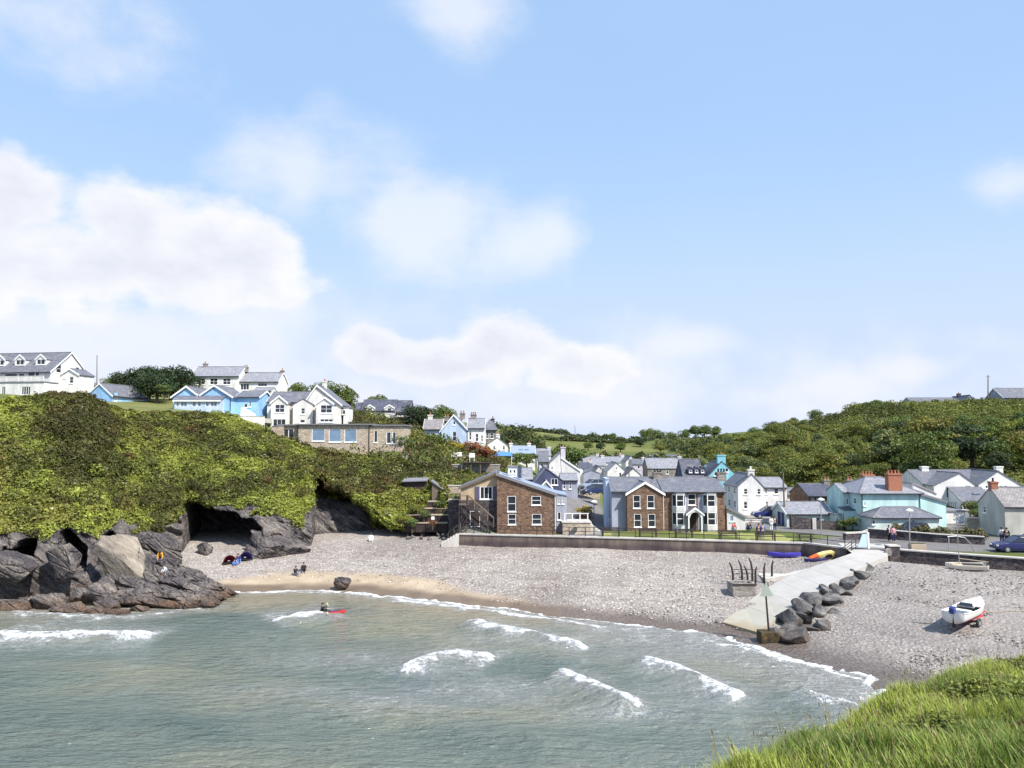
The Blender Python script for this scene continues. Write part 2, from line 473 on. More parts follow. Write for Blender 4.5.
def mat_beach():
    t = NT('shingle_and_sand', .85, .25); p = t.pos()
    sand, wet = t.attr('sand', 'Fac'), t.attr('wet', 'Fac')
    v = t.voro(p, 3.6, 'F1', 'Color'); vs = t.sep(v)
    vd = t.voro(p, 3.6, 'F1', 'Distance')
    v2 = t.voro(p, 9.0, 'F1', 'Color'); vs2 = t.sep(v2)
    peb = t.ramp(vs[0], [(0, (.26, .225, .205)), (.35, (.46, .405, .37)), (.65, (.61, .55, .505)), (.9, (.71, .65, .60)), (1, (.84, .79, .74))])
    peb2 = t.ramp(vs2[1], [(0, (.20, .175, .165)), (.4, (.43, .38, .345)), (.8, (.58, .52, .475)), (1, (.76, .71, .67))])
    sh = t.mix(.5, peb, peb2)
    sh = t.mix(t.rng(vd, .18, .34), sh, t.mix(.55, sh, (.12, .105, .09)))
    big = t.noise(p, .11, 4)
    sh = t.mix(t.rng(big, .40, .68, 0, .55), sh, t.mix(1.0, sh, (.58, .55, .54), 'MULTIPLY'))
    strand = t.attr('strand', 'Fac')
    sh = t.mix(t.math('MULTIPLY', strand, t.rng(t.noise(p, 1.1, 6, .7), .42, .62)), sh, (.085, .065, .045))
    dark = t.attr('grey', 'Fac')
    sh = t.mix(t.math('MULTIPLY', dark, .75), sh, t.mix(.5, sh, (.20, .19, .19)))
    sn = t.ramp(t.noise(p, .6, 5), [(.3, (.30, .235, .165)), (.7, (.42, .34, .25))])
    c = t.mix(sand, sh, sn)
    cw = t.mix(1.0, c, (.46, .42, .40), 'MULTIPLY')
    c = t.mix(wet, c, cw)
    t.color(c)
    t.rough(t.rng(wet, 0, 1, .88, .28))
    hb = t.math('MULTIPLY', t.math('SUBTRACT', .5, vd), t.math('SUBTRACT', 1.0, sand))
    t.bump(t.math('ADD', hb, t.math('MULTIPLY', t.noise(p, 5, 3), .3)), .9, .12)
    return t.m

def mat_sea():
    t = NT('sea_water', .08, .5); p = t.pos()
    foam, lace, turb = t.attr('foam', 'Fac'), t.attr('lace', 'Fac'), t.attr('turbid', 'Fac')
    big = t.noise(t.map(p, (.05, .11, 1)), 1.0, 5)
    c = t.ramp(big, [(.30, (.090, .122, .112)), (.50, (.135, .160, .138)), (.68, (.195, .200, .148))])
    c = t.mix(turb, c, (.235, .205, .14))
    st = t.noise(t.map(p, (.5, 1.6, 1), (0, 0, .35)), 1.0, 6, .6)
    c = t.mix(t.rng(st, .55, .72, 0, .35), c, (.055, .085, .085))
    # foam: dense masses broken by bubbles, and a thinner lace between cells
    fn = t.noise(p, 1.7, 8, .68); fn2 = t.noise(p, 6.0, 4, .6)
    fm = t.math('ADD', foam, t.math('MULTIPLY', t.math('SUBTRACT', t.math('ADD', t.math('MULTIPLY', fn, .7), t.math('MULTIPLY', fn2, .3)), .5), 2.5))
    dense = t.math('MULTIPLY', t.rng(fm, .50, 1.02), t.rng(foam, .03, .15))
    wp = t.new('VectorMath'); wp.operation = 'ADD'; t.set(wp.inputs[0], p)
    t.set(wp.inputs[1], t.noise(p, .9, 4, .6, 'Color'))
    cell = t.voro(wp.outputs[0], 1.05, 'DISTANCE_TO_EDGE'); cell2 = t.voro(wp.outputs[0], 2.6, 'DISTANCE_TO_EDGE')
    ln = t.math('MAXIMUM', t.rng(cell, .13, .0), t.math('MULTIPLY', t.rng(cell2, .10, .0), .7))
    sp = t.noise(t.map(p, (1.0, 2.1, 1), (0, 0, .5)), 1.5, 9, .74)
    lc = t.math('MULTIPLY', t.math('ADD', t.math('MULTIPLY', ln, t.rng(t.noise(p, .45, 5, .6), .46, .68, 0, .55)), t.rng(sp, .51, .66)), lace, True)
    fall = t.math('MAXIMUM', dense, lc)
    veil = t.math('MULTIPLY', lace, .42)
    c = t.mix(veil, c, (.40, .40, .42))
    t.color(t.mix(fall, c, (.84, .86, .88)))
    t.rough(t.rng(fall, 0, 1, .10, .75))
    rip = t.math('ADD', t.math('MULTIPLY', t.noise(t.map(p, (.7, 1.7, 1), (0, 0, .3)), 1.0, 5, .6), 1.0), t.math('MULTIPLY', t.noise(t.map(p, (1, 1.7, 1), (0, 0, -.25)), 4.2, 4, .6), .13))
    t.bump(t.math('ADD', rip, t.math('MULTIPLY', fall, .25)), 1.0, .65)
    return t.m

def mat_rock():
    t = NT('cliff_rock', .85, .25); p = t.pos(); o = t.map(p, (1, 1, 1), (0, math.radians(-33), 0))
    st = t.noise(t.map(o, (.30, .7, 1.5)), 1.0, 9, .68)
    c = t.ramp(st, [(.28, (.034, .032, .040)), (.44, (.082, .076, .080)), (.56, (.165, .150, .140)), (.74, (.34, .305, .26))])
    n = t.noise(p, .35, 5)
    c = t.mix(t.rng(n, .5, .72, 0, .55), c, (.10, .082, .086))
    z = t.sep(p)[2]
    zz = t.math('ADD', z, t.math('MULTIPLY', n, 1.6))
    low = t.rng(zz, 2.0, .8)
    c = t.mix(t.math('MULTIPLY', low, .75), c, t.ramp(t.noise(p, 1.3, 5), [(.35, (.050, .030, .018)), (.65, (.175, .095, .042))]))
    c = t.mix(t.rng(zz, 1.1, .5), c, (.030, .024, .020))
    t.color(c); t.rough(t.rng(zz, 1.5, .6, .85, .4))
    cr = t.voro(t.map(o, (.35, .6, 1.3)), 1.0, 'DISTANCE_TO_EDGE')
    c2 = t.noise(p, 5.5, 6, .7)
    t.color(t.mix(t.rng(c2, .35, .65), t.mix(1.0, c, (.45, .43, .46), 'MULTIPLY'), t.mix(1.0, c, (1.25, 1.22, 1.18), 'MULTIPLY')))
    h = t.math('ADD', st, t.math('MULTIPLY', t.rng(cr, 0, .12), .6)); h = t.math('ADD', h, t.math('MULTIPLY', c2, .4)); h = t.math('ADD', h, t.math('MULTIPLY', t.noise(p, 3, 5), .3))
    t.bump(h, .8, .30)
    return t.m
M_ROCK = mat_rock()

def mat_boulder():
    t = NT('boulder_stone', .8, .3); p = t.pos()
    st = t.noise(p, 1.3, 7, .62)
    c = t.ramp(st, [(.3, (.040, .038, .042)), (.5, (.105, .10, .10)), (.72, (.25, .24, .225))])
    z = t.sep(p)[2]; zz = t.math('ADD', z, t.math('MULTIPLY', t.noise(p, .7, 3), 1.0))
    c = t.mix(t.rng(zz, 1.9, .9, 0, .7), c, (.075, .05, .035)); t.color(c)
    t.bump(st, .9, .25); return t.m
M_BOULDER = mat_boulder()

def mat_scrubsoil():
    t = NT('scrub_soil', .95, .1); p = t.pos()
    c = t.ramp(t.noise(p, .5, 6), [(.3, (.022, .028, .010)), (.55, (.045, .058, .016)), (.72, (.085, .080, .032))])
    rk = t.attr('rock', 'Fac')
    t.color(c); t.bump(t.noise(p, 1.2, 6), 1, .5); return t.m
M_SOIL = mat_scrubsoil()

def mat_leaf(name='leaves', trans=.28):
    t = NT(name, .55, .25)
    c = t.attr('tint'); t.color(c)
    tr = t.new('BsdfTranslucent'); t.l.new(t.mix(1.0, c, (1.0, 1.0, .55), 'MULTIPLY'), tr.inputs[0])
    mx = t.new('MixShader'); mx.inputs[0].default_value = trans
    out = t.n['Material Output']
    t.l.new(t.p.outputs[0], mx.inputs[1]); t.l.new(tr.outputs[0], mx.inputs[2]); t.l.new(mx.outputs[0], out.inputs['Surface'])
    return t.m
M_LEAF = mat_leaf()

# ---- land sheet
def build_land():
    dy = np.concatenate([np.linspace(0, 60, 41), 60 + np.geomspace(2, 340, 95), np.geomspace(450, 6000, 14)])
    xs = np.concatenate([[-400, -340, -290], np.linspace(-250, -70, 60), np.linspace(-68, 80, 112), np.linspace(83, 250, 60), [300, 360, 420]])
    X, D = np.meshgrid(xs, dy)
    Y = yfront(X) + D
    X = X * (1 + np.maximum(D - 100, 0) / 130)
    Z = land(X, Y)
    # front rows on the headland dip under its rim
    dip = (X < -6.6) * sstep(3.0, 0, D) * 1.2
    Z = Z - dip
    # paved ground: the street, forecourts and the car park
    def band(pts, w):
        d, _ = poly_dist(X, Y, pts); return sstep(w + .8, w - .2, np.abs(d))
    paved = np.maximum.reduce([band([(8.5, 88), (8.8, 100), (10.5, 118), (11.5, 135), (13, 150), (14, 175), (16, 210)], 2.8), band([(9, 99), (30, 99), (36, 92), (44, 84), (56, 78), (75, 74)], 2.4),
                               band([(36, 79), (40, 82), (52, 80), (70, 70)], 5.5), band([(-6, 90), (8, 87.5)], 1.6), band([(48, 86), (52, 98), (66, 100), (80, 90)], 6.0)])
    me = np_mesh('terrain', np.stack([X, Y, Z], -1).reshape(-1, 3), grid_faces(len(xs), len(dy)), {'paved': paved.ravel()})
    setp(link_mesh('terrain', me, mat_ground(), smooth=True), kind='structure')
build_land()

# ---- beach sheet
def build_beach():
    xs = np.concatenate([np.linspace(-110, -56, 40), np.linspace(-55, 62, 300), np.linspace(63, 110, 30)]); ys = np.concatenate([np.linspace(-60, 38, 40), np.linspace(38.5, 97, 200), np.linspace(98, 110, 8)])
    X, Y = np.meshgrid(xs, ys); Z = beach(X, Y)
    Z0 = Z; Z = Z + beach_relief(X, Y, Z)
    # land behind the walls hides the back of the sheet
    d, s = poly_dist(X, Y, SHORE)
    up = Z
    n = fbm(X / 5, Y / 3, 0, 4, 11)
    leftness = sstep(4, -14, X)
    sandtop = .22 + .62 * leftness * sstep(-34, -24, X) 
    sand = sstep(sandtop + .25, sandtop - .1, up + .14 * n)
    right = sstep(14, 20, X)
    sand = sand * (1 - .55 * right) * (1 - .72 * sstep(-3, 9, X))
    wet = sstep(.42 + .16 * sstep(-2, 8, X), .14, up + .10 * n)
    grey = sstep(10, 30, X + 3 * n)
    grey = np.maximum(grey, .8 * np.exp(-((X - 15) / 5) ** 2 - ((Y - 63) / 3.2) ** 2))
    lines = sum(k_ * np.exp(-((up + .10 * n - z_) / .05) ** 2) for z_, k_ in ((.95, .8), (1.45, .5), (2.1, .45))) * sstep(-32, -22, X)
    me = np_mesh('beach', np.stack([X, Y, Z], -1).reshape(-1, 3), grid_faces(len(xs), len(ys)), {'sand': sand.ravel(), 'wet': wet.ravel(), 'grey': grey.ravel(), 'strand': np.clip(lines, 0, 1).ravel()})
    setp(link_mesh('beach', me, mat_beach(), smooth=True), kind='structure')
build_beach()

# ---- the sea
BREAKERS = [  # points in picture order left to right on the water, crest height, foam reach towards the shore, foam reach seaward, strength
    ([(-20, 634), (35, 637), (75, 635), (120, 636), (168, 636)], .42, 2.4, 1.6, .92),
    ([(5, 628), (40, 626), (70, 622)], .15, 1.6, 1.0, .62),
    ([(-60, 614), (0, 611), (60, 615), (120, 617), (170, 612), (222, 599)], .05, 1.6, .9, .72),
    ([(270, 622), (300, 617), (345, 612)], .32, 2.6, 1.0, 1.0),
    ([(462, 620), (500, 630), (545, 639), (596, 650)], .42, 1.6, .8, .95),
    ([(396, 676), (425, 662), (455, 654), (503, 660)], .42, 1.5, 1.6, .88),
    ([(545, 671), (560, 674), (583, 682), (612, 700), (648, 714)], .46, 1.4, .7, .95),
    ([(630, 659), (646, 664), (680, 674), (715, 688), (752, 704)], .40, 1.4, .8, .95),
    ([(790, 690), (830, 702), (862, 708)], .24, 1.0, .5, .8),
    ([(380, 598), (430, 604), (470, 609), (540, 618), (620, 630)], .12, 1.6, .5, .92),
    ([(225, 592), (290, 590), (360, 592), (450, 603), (540, 614)], .03, 1.0, .5, .8),
    ([(700, 642), (740, 645), (800, 660), (880, 686)], .03, .8, .6, .9),
]
def build_sea():
    xs = np.concatenate([-np.geomspace(2500, 76, 22), np.linspace(-75, 34, 470), np.linspace(35, 60, 16)])
    ys = np.concatenate([-np.geomspace(2500, 5, 18), np.linspace(0, 29, 24), np.linspace(30, 84, 250), np.linspace(85, 100, 6)])
    X, Y = np.meshgrid(xs, ys)
    near = sstep(-90, -70, X) * sstep(22, 34, Y)
    Z = .05 * np.sin(.9 * (Y * .9 + X * .35) + 2.0 * vnoise(X / 9, Y / 9, 0, 1)) + .05 * fbm(X / 3.5, Y / 2.0, 0, 4, 21) + .07 * vnoise(X / 9, Y / 4, 0, 31)
    Xc, Yc = np.clip(X, -110, 110), np.clip(Y, -60, 110); bz = beach(Xc, Yc); bz = bz + beach_relief(Xc, Yc, bz); depth = -bz
    dsh, _s = poly_dist(X, Y, SHORE)
    sw = np.sin(np.abs(dsh) * 6.283 / 7.5 + 1.6 * vnoise(X / 14, Y / 10, 0, 15)); sw = np.where(sw > 0, sw ** 2, -.35 * sw * sw)
    Z = Z + .17 * sw * (.45 + .55 * vnoise(X / 11, Y / 8, 0, 18)) * sstep(.1, 1.0, depth)
    Z = Z * sstep(.05, .8, depth) - 0.02
    foam = np.zeros_like(X); lace = np.zeros_like(X)
    jitter = .7 * fbm(X / 2.2, Y / 2.2, 0, 3, 41)
    for pts, A, shw, sea, stn in BREAKERS:
        w = np.array([atz(a, b, 0.05)[:2] for a, b in pts])
        d, s = poly_dist(X, Y, w)
        end = sstep(0, .16, s) * sstep(1, .86, s)
        end = np.where((s <= 0) | (s >= 1), 0, end)
        crest = np.where(d > 0, np.exp(-(d / .55) ** 2), np.exp(-(d / 1.7) ** 2))
        wide = np.exp(-(d / 3.0) ** 2)
        Z += A * crest * np.maximum(end, 0) + .18 * A * wide * end
        dd = d + jitter * np.where(d > 0, .35, 1.1) * min(1, shw)
        f = np.where(dd > 0, sstep(shw, .0, dd), sstep(-sea * 2.2, -.1, dd))
        e2 = sstep(0, .10, s) * sstep(1, .92, s)
        foam = np.maximum(foam, stn * f * e2)
        lace = np.maximum(lace, .75 * stn * np.where(dd > 0, sstep(shw * 2.2, 0, dd), sstep(-sea * 3.6, 0, dd)) * e2)
    # wash running up the shore, and round the rocks
    edge = depth - .035 + .03 * fbm(X / 3, Y / 3, 0, 3, 51)
    foam = np.maximum(foam, 1.0 * sstep(.11, .02, np.abs(edge)) * (X > -44))
    rightwash = sstep(0, 12, X) * sstep(1.0, .2, depth)
    leftwash = sstep(12, -2, X) * sstep(.35, .05, depth) * .8
    lace = np.maximum(lace, np.maximum(rightwash, leftwash))
    rocks = sstep(-27, -32, X) * sstep(.75, .0, depth + .25 * fbm(X / 2, Y / 2, 0, 3, 61))
    foam = np.maximum(foam, .52 * rocks); lace = np.maximum(lace, rocks)
    # patches of old foam further out
    for px, py, rx, ry, k in [(555, 690, 6, 1.6, .35), (470, 690, 7, 2.4, .55), (400, 700, 5, 2, .5), (350, 660, 4, 2, .5), (700, 690, 4, 1.5, .6), (720, 705, 3, 1, .7), (640, 715, 4, 1.2, .5), (330, 690, 6, 1.5, .35), (540, 640, 6, 2, .45), (800, 670, 6, 2, .6), (680, 655, 6, 2.2, .55)]:
        c = atz(px, py, 0)
        lace = np.maximum(lace, k * np.exp(-((X - c[0]) / rx) ** 2 - ((Y - c[1]) / ry) ** 2))
    Z += foam * .06 * fbm(X / .7, Y / .7, 0, 2, 71)
    turb = .85 * sstep(1.1, .1, depth) * sstep(14, -4, X) + .25 * sstep(1.2, .2, depth)
    turb = np.clip(turb + .18 * fbm(X / 9, Y / 5, 0, 3, 81) * sstep(1.8, .6, depth), 0, .85)
    Z = np.where(near > 0, Z * near, 0) - .0
    me = np_mesh('sea', np.stack([X, Y, Z], -1).reshape(-1, 3), grid_faces(len(xs), len(ys)), {'foam': (foam * near).ravel(), 'lace': (lace * near).ravel(), 'turbid': (turb * near).ravel()})
    setp(link_mesh('sea', me, mat_sea(), smooth=True), kind='structure')
build_sea()

# ---- leaf cards
def cards(pts, nrm, size, tint, seed=1, up=.35, aspect=.55):
    """small rhombic leaves / leaf sprays, one quad each"""
    r = np.random.default_rng(seed); n = len(pts)
    size = np.broadcast_to(size, (n,)) * r.uniform(.6, 1.4, n)
    nn = nrm * .75 + r.normal(0, .55, (n, 3)) + np.array([0, 0, up]); nn /= np.linalg.norm(nn, axis=1, keepdims=True) + 1e-9
    a = r.normal(0, 1, (n, 3)); a -= nn * (a * nn).sum(1, keepdims=True); a /= np.linalg.norm(a, axis=1, keepdims=True) + 1e-9
    b = np.cross(nn, a)
    L, W = (size * .5)[:, None], (size * .5 * aspect)[:, None]
    bend = nn * (size * .12)[:, None]
    v = np.stack([pts - a * L, pts + b * W + bend, pts + a * L, pts - b * W + bend], 1).reshape(-1, 3)
    f = np.arange(n * 4).reshape(-1, 4)
    t = np.repeat(tint, 4, 0)
    return v, f, t

def cards_obj(name, pts, nrm, size, tint, seed=1, parent=None, mat=None, up=.35, aspect=.55):
    v, f, t = cards(pts, nrm, size, tint, seed, up, aspect)
    return link_mesh(name, np_mesh(name, v, f, {'tint': t}), mat or M_LEAF, parent)

# ---- headland: rock foot, caves, scrub slope
CAVES = [  # column px, half width px, z low, z high, depth, lean of the roof
    (222, 38, .6, 6.5, 14.0, -.035), (360, 46, 1.0, 6.8, 8.0, -.075), (16, 16, 1.6, 4.9, 8.0, .03), (70, 14, 2.2, 5.2, 8.0, -.05), (107, 8, 1.4, 5.2, 8.0, 0), (268, 12, 1.0, 3.4, 3.0, 0)]
def build_headland():
    hp = np.array([h[0] for h in HEAD], float)
    cols = np.concatenate([np.linspace(-260, -40, 60), np.linspace(-38, 447, 420)])
    foot = np.stack([np.interp(cols, hp, _hf[:, k]) for k in range(3)], -1)
    top = np.stack([np.interp(cols, hp, _ht[:, k]) for k in range(3)], -1)
    rows = 120; tt = np.concatenate([np.linspace(0, .4, 62)[:-1], np.linspace(.4, 1, rows - 61)])
    T, C = np.meshgrid(tt, cols, indexing='ij')
    fz = T; fy = .18 * T + .82 * T ** 1.7
    B = foot[None] * np.stack([1 - fy, 1 - fy, 1 - fz], -1) + top[None] * np.stack([fy, fy, fz], -1)
    B[..., 2] -= .9 * (1 - sstep(0, .05, T))
    X, Y, Z = B[..., 0], B[..., 1], B[..., 2]
    # height above the beach where rock gives way to scrub
    line = np.interp(C, [-260, 0, 40, 80, 120, 160, 185, 225, 258, 300, 320, 350, 380, 400, 430, 450], [5.9, 5.9, 5.5, 5.2, 5.6, 4.8, 7.0, 7.5, 6.8, 4.8, 7.2, 7.4, 4.6, 3.6, 4.0, 4.2])
    ln = line + 1.0 * fbm(X / 3.0, Z / 2.0, Y / 3, 3, 91)
    veg = sstep(-.5, .5, Z - ln)
    # tilted beds (dip to the right)
    q = Z * math.cos(.58) + X * math.sin(.58); r_ = X * math.cos(.58) - Z * math.sin(.58)
    bed = np.abs(((q * .62 + .35 * fbm(r_ / 6, q / 2, 0, 2, 95)) % 1.0) - .5) * 2
    saw = ((q * 1.15 + .5 * fbm(r_ / 5, q, 0, 2, 97)) % 1.0)
    rk = 1.1 * fbm(X / 4.2, q / 1.6, Y / 5, 4, 101) + .75 * (bed - .5) + .5 * (saw - .5) + .35 * fbm(X / 1.1, Z / 1.1, Y, 3, 105)
    bush = .75 * np.abs(fbm(X / 4.6, Z / 4.2, Y / 6, 3, 111)) * 2.0 - .95 + .42 * fbm(X / 1.5, Z / 1.4, Y / 2, 3, 115)
    bush += 1.7 * np.exp(-((C - 88) / 26) ** 2 - ((Z - 17) / 4.5) ** 2)     # the big dark thorn
    bush = bush * (.25 + .75 * sstep(0, 3.5, Z - ln))
    topfade = .25 + .75 * sstep(1.0, .66, T)
    out = rk * (1 - veg) * .8 + bush * veg * topfade
    endf = sstep(452, 430, C)
    out *= endf
    cave = np.zeros_like(C)
    for cpx, hw, z0, z1, dep, lean in CAVES:
        roof = z1 + lean * (C - cpx) + .5 * vnoise(C / 9, Z * 0, 0, 7)
        inside = sstep(1.08, .9, np.abs(C - cpx) / hw) * sstep(z0 - .6, z0 + .2, Z) * sstep(roof + .22, roof - .22, Z)
        out -= inside * (dep + .5 * rk); cave = np.maximum(cave, inside)
    n = np.array([.30, -1.0, .0]); n /= np.linalg.norm(n)
    P = B + out[..., None] * n + (bush * veg * topfade * .22)[..., None] * np.array([0, 0, 1.0])
    # rim carries on back under the land
    back = []
    for k, s in enumerate((1.0, 2.5, 4.5, 7.0)):
        q2 = P[-1] + np.array([0, s, 0]); q2[:, 2] = np.minimum(land(q2[:, 0], q2[:, 1]) - .25 - .15 * k, P[-1][:, 2] + .2); back.append(q2)
    P = np.concatenate([P, np.array(back)], 0)
    vegx = np.concatenate([veg, np.ones((4, len(cols)))], 0)
    nx, ny = len(cols), P.shape[0]
    faces = grid_faces(nx, ny)
    vf = vegx.ravel()[faces].mean(1)
    me = np_mesh('headland', P.reshape(-1, 3), faces)
    me.materials.append(M_ROCK); me.materials.append(M_SOIL)
    me.polygons.foreach_set('material_index', (vf > .5).astype(np.int32))
    setp(link_mesh('headland', me, smooth=True), kind='structure')
    # scrub cards over the vegetated faces
    V = P.reshape(-1, 3); q = faces[vf > .42]
    a, b, c, d = (V[q[:, k]] for k in range(4))
    nr = np.cross(c - a, d - b); ar = np.linalg.norm(nr, axis=1) * .5
    nr /= np.linalg.norm(nr, axis=1, keepdims=True) + 1e-9
    nr *= np.where((nr[:, 1] > 0) & (nr[:, 2] < .3), -1, 1)[:, None]
    dist = a[:, 1]; wgt = ar * np.where(a[:, 0] < -75, .25, 1)
    N = 330000
    r = np.random.default_rng(5)
    pick = r.choice(len(q), N, p=wgt / wgt.sum())
    u, w = r.random((N, 1)), r.random((N, 1))
    pts = a[pick] * (1 - u) * (1 - w) + b[pick] * u * (1 - w) + c[pick] * u * w + d[pick] * (1 - u) * w
    nn = nr[pick]
    x, y, z = pts.T
    depth = r.random(N) ** 1.5
    lump = np.abs(fbm(x / 1.5, z / 1.3, y / 1.8, 4, 121))
    pts = pts + nn * ((.06 + .55 * lump) * (1 - depth) + .02)[:, None]
    cc = np.interp(np.arange(0), [0], [0])
    # colour of each patch of plants
    pxl = 512 + 760 * x / y
    zone = fbm(x / 6.5, z / 4.5, y / 8, 4, 131) * .85 + .28 * fbm(x / 1.6, z / 1.3, y / 2, 3, 133)
    big = np.exp(-((pxl - 85) / 36) ** 2 - ((z - 16.2) / 4.6) ** 2)
    lower = sstep(13, 6, z)
    bright = zone + .25 * lower - 1.5 * big + .30 * np.exp(-((pxl - 275) / 30) ** 2 - ((z - 9) / 4.5) ** 2) + .3 * np.exp(-((pxl - 135) / 35) ** 2 - ((z - 17) / 4) ** 2) - .25 * np.exp(-((pxl - 330) / 70) ** 2 - ((z - 12) / 3) ** 2)
    k = sstep(-.42, .5, bright + r.normal(0, .20, N))[:, None]
    olive, lime = np.array([.090, .092, .028]), np.array([.295, .328, .064])
    t = olive * (1 - k) + lime * k
    brown = (sstep(.15, .5, fbm(x / 5, z / 4, y / 6, 3, 141)) * .45 * (r.random(N) < .7))[:, None]
    t = t * (1 - brown) + np.array([.135, .088, .038]) * brown
    t *= r.uniform(.65, 1.35, (N, 1))
    fl = r.random(N) < .006 * sstep(.0, .4, fbm(x / 3, z / 3, 0, 2, 151))
    t[fl] = (.62, .60, .52)
    szs = np.where(r.random(N) < .06, .44, .22) * (1 + .5 * (fbm(x / 3, z / 3, y / 3, 2, 161) > .3))
    # separate bushes standing proud of the carpet
    nb = 330; pk = r.choice(len(q), nb, p=wgt / wgt.sum()); ctr = (a[pk] + c[pk]) / 2; cn = nr[pk] * .6 + np.array([0, -.1, .6]); cn /= np.linalg.norm(cn, axis=1, keepdims=True)
    R_ = r.uniform(.45, 1.35, nb); m_ = 210; k_ = np.repeat(np.arange(nb), m_)
    dd = r.normal(0, 1, (nb * m_, 3)); dd /= np.linalg.norm(dd, axis=1, keepdims=True); dt = (dd * cn[k_]).sum(1, keepdims=True); dd = np.where(dt < -.2, dd - 2 * dt * cn[k_], dd)
    rad = R_[k_] * (.75 + .35 * np.abs(fbm(dd[:, 0] * 2.5 + k_, dd[:, 1] * 2.5, dd[:, 2] * 2.5, 2, 7)))
    bp = ctr[k_] + dd * rad[:, None] * np.array([1.1, .9, .85])
    pal = np.array([[.075, .070, .026], [.105, .115, .032], [.165, .185, .044], [.27, .31, .064], [.15, .095, .045], [.24, .24, .085]]); pi = r.choice(6, nb, p=[.24, .22, .22, .16, .10, .06])
    bx = 512 + 760 * ctr[:, 0] / ctr[:, 1]; inbig = np.exp(-((bx - 85) / 36) ** 2 - ((ctr[:, 2] - 16.2) / 4.6) ** 2) > .4; pi[inbig] = 0
    keep_ = (ctr[:, 2] < np.interp(bx, [h_[0] for h_ in HEAD], _ht[:, 2]) - 1.0)[k_]
    bt = pal[pi][k_] * r.uniform(.6, 1.4, (nb * m_, 1))
    bp, dd, bt = bp[keep_], dd[keep_], bt[keep_]
    pts = np.concatenate([pts, bp]); nn = np.concatenate([nn, dd]); t = np.concatenate([t, bt]); szs = np.concatenate([szs, np.full(len(bp), .24)])
    x, y, z = pts.T; N = len(pts)
    setp(cards_obj('cliff_scrub', pts, nn, szs, t, 6, aspect=r.uniform(.22, .7, N)), 'dense green and olive scrub covering the cliff slope above the rocks', 'scrub', kind='stuff')
    return P, faces, nx
HL = build_headland()
# ------------------------------------------------------------------ building materials
def m_render(name, c, var=.15, rough=.85):
    t = NT(name, rough, .2); o = t.obj()
    n = t.noise(t.map(o, (1, 1, .35)), .9, 6, .6); n2 = t.noise(o, 9, 4)
    k = t.rng(n, .35, .7)
    col = t.mix(k, sc3(c, 1 - var * 1.6), sc3(c, 1 + var * .4)); col = t.mix(t.math('MULTIPLY', n2, .12), col, sc3(c, .6))
    t.color(col); t.bump(n2, .25, .02); return t.m
def m_rubble(name, cols, mortar, scale=2.4):
    t = NT(name, .9, .2); o = t.map(t.obj(), (1, 1, 1.7))
    v = t.sep(t.voro(o, scale, 'F1', 'Color')); e = t.voro(o, scale, 'DISTANCE_TO_EDGE')
    c = t.ramp(v[0], [(i / (len(cols) - 1), q) for i, q in enumerate(cols)])
    c = t.mix(t.math('MULTIPLY', t.noise(t.obj(), 1.1, 5), .35), c, mortar)
    c = t.mix(t.rng(e, .0, .07), mortar, c); t.color(c)
    t.bump(t.rng(e, 0, .12), .7, .05); return t.m
def m_slate(name, c, swap=False, light=.0):
    t = NT(name, .55, .35); o = t.obj(); s = t.sep(o)
    cb = t.new('CombineXYZ'); t.l.new(s[1 if swap else 0], cb.inputs[0]); t.l.new(t.math('MULTIPLY', s[0 if swap else 1], 1.15), cb.inputs[1])
    b = t.new('TexBrick'); t.l.new(cb.outputs[0], b.inputs['Vector']); b.inputs['Scale'].default_value = 1.0
    b.inputs['Brick Width'].default_value = .34; b.inputs['Row Height'].default_value = .26; b.inputs['Mortar Size'].default_value = .022
    b.inputs['Color1'].default_value = (*sc3(c, .78), 1); b.inputs['Color2'].default_value = (*sc3(c, 1.22), 1); b.inputs['Mortar'].default_value = (*sc3(c, .42), 1)
    n = t.noise(o, .7, 6, .6)
    col = t.mix(t.rng(n, .5, .75, 0, .45), b.outputs['Color'], (.30 + light, .28 + light, .25 + light)); t.color(col)
    t.bump(b.outputs['Fac'], -.5, .03); return t.m
def m_plain(name, c, rough=.6, metal=0.0, spec=.3, var=.15, scale=6):
    t = NT(name, rough, spec); t.p.inputs['Metallic'].default_value = metal
    n = t.noise(t.obj(), scale, 5); t.color(t.mix(n, sc3(c, 1 - var), sc3(c, 1 + var))); return t.m
def m_wood(name, c):
    t = NT(name, .8, .2); n = t.noise(t.map(t.obj(), (1.5, 1.5, 9)), 2.0, 6); t.color(t.mix(n, sc3(c, .6), sc3(c, 1.3))); t.bump(n, .3, .02); return t.m
def m_glass(name='window_glass', c=(.022, .027, .036)):
    t = NT(name, .06, .6); n = t.noise(t.obj(), .8, 2); t.color(t.mix(n, sc3(c, .6), sc3(c, 1.8))); t.bump(t.noise(t.obj(), .6, 2), .12, .05); return t.m

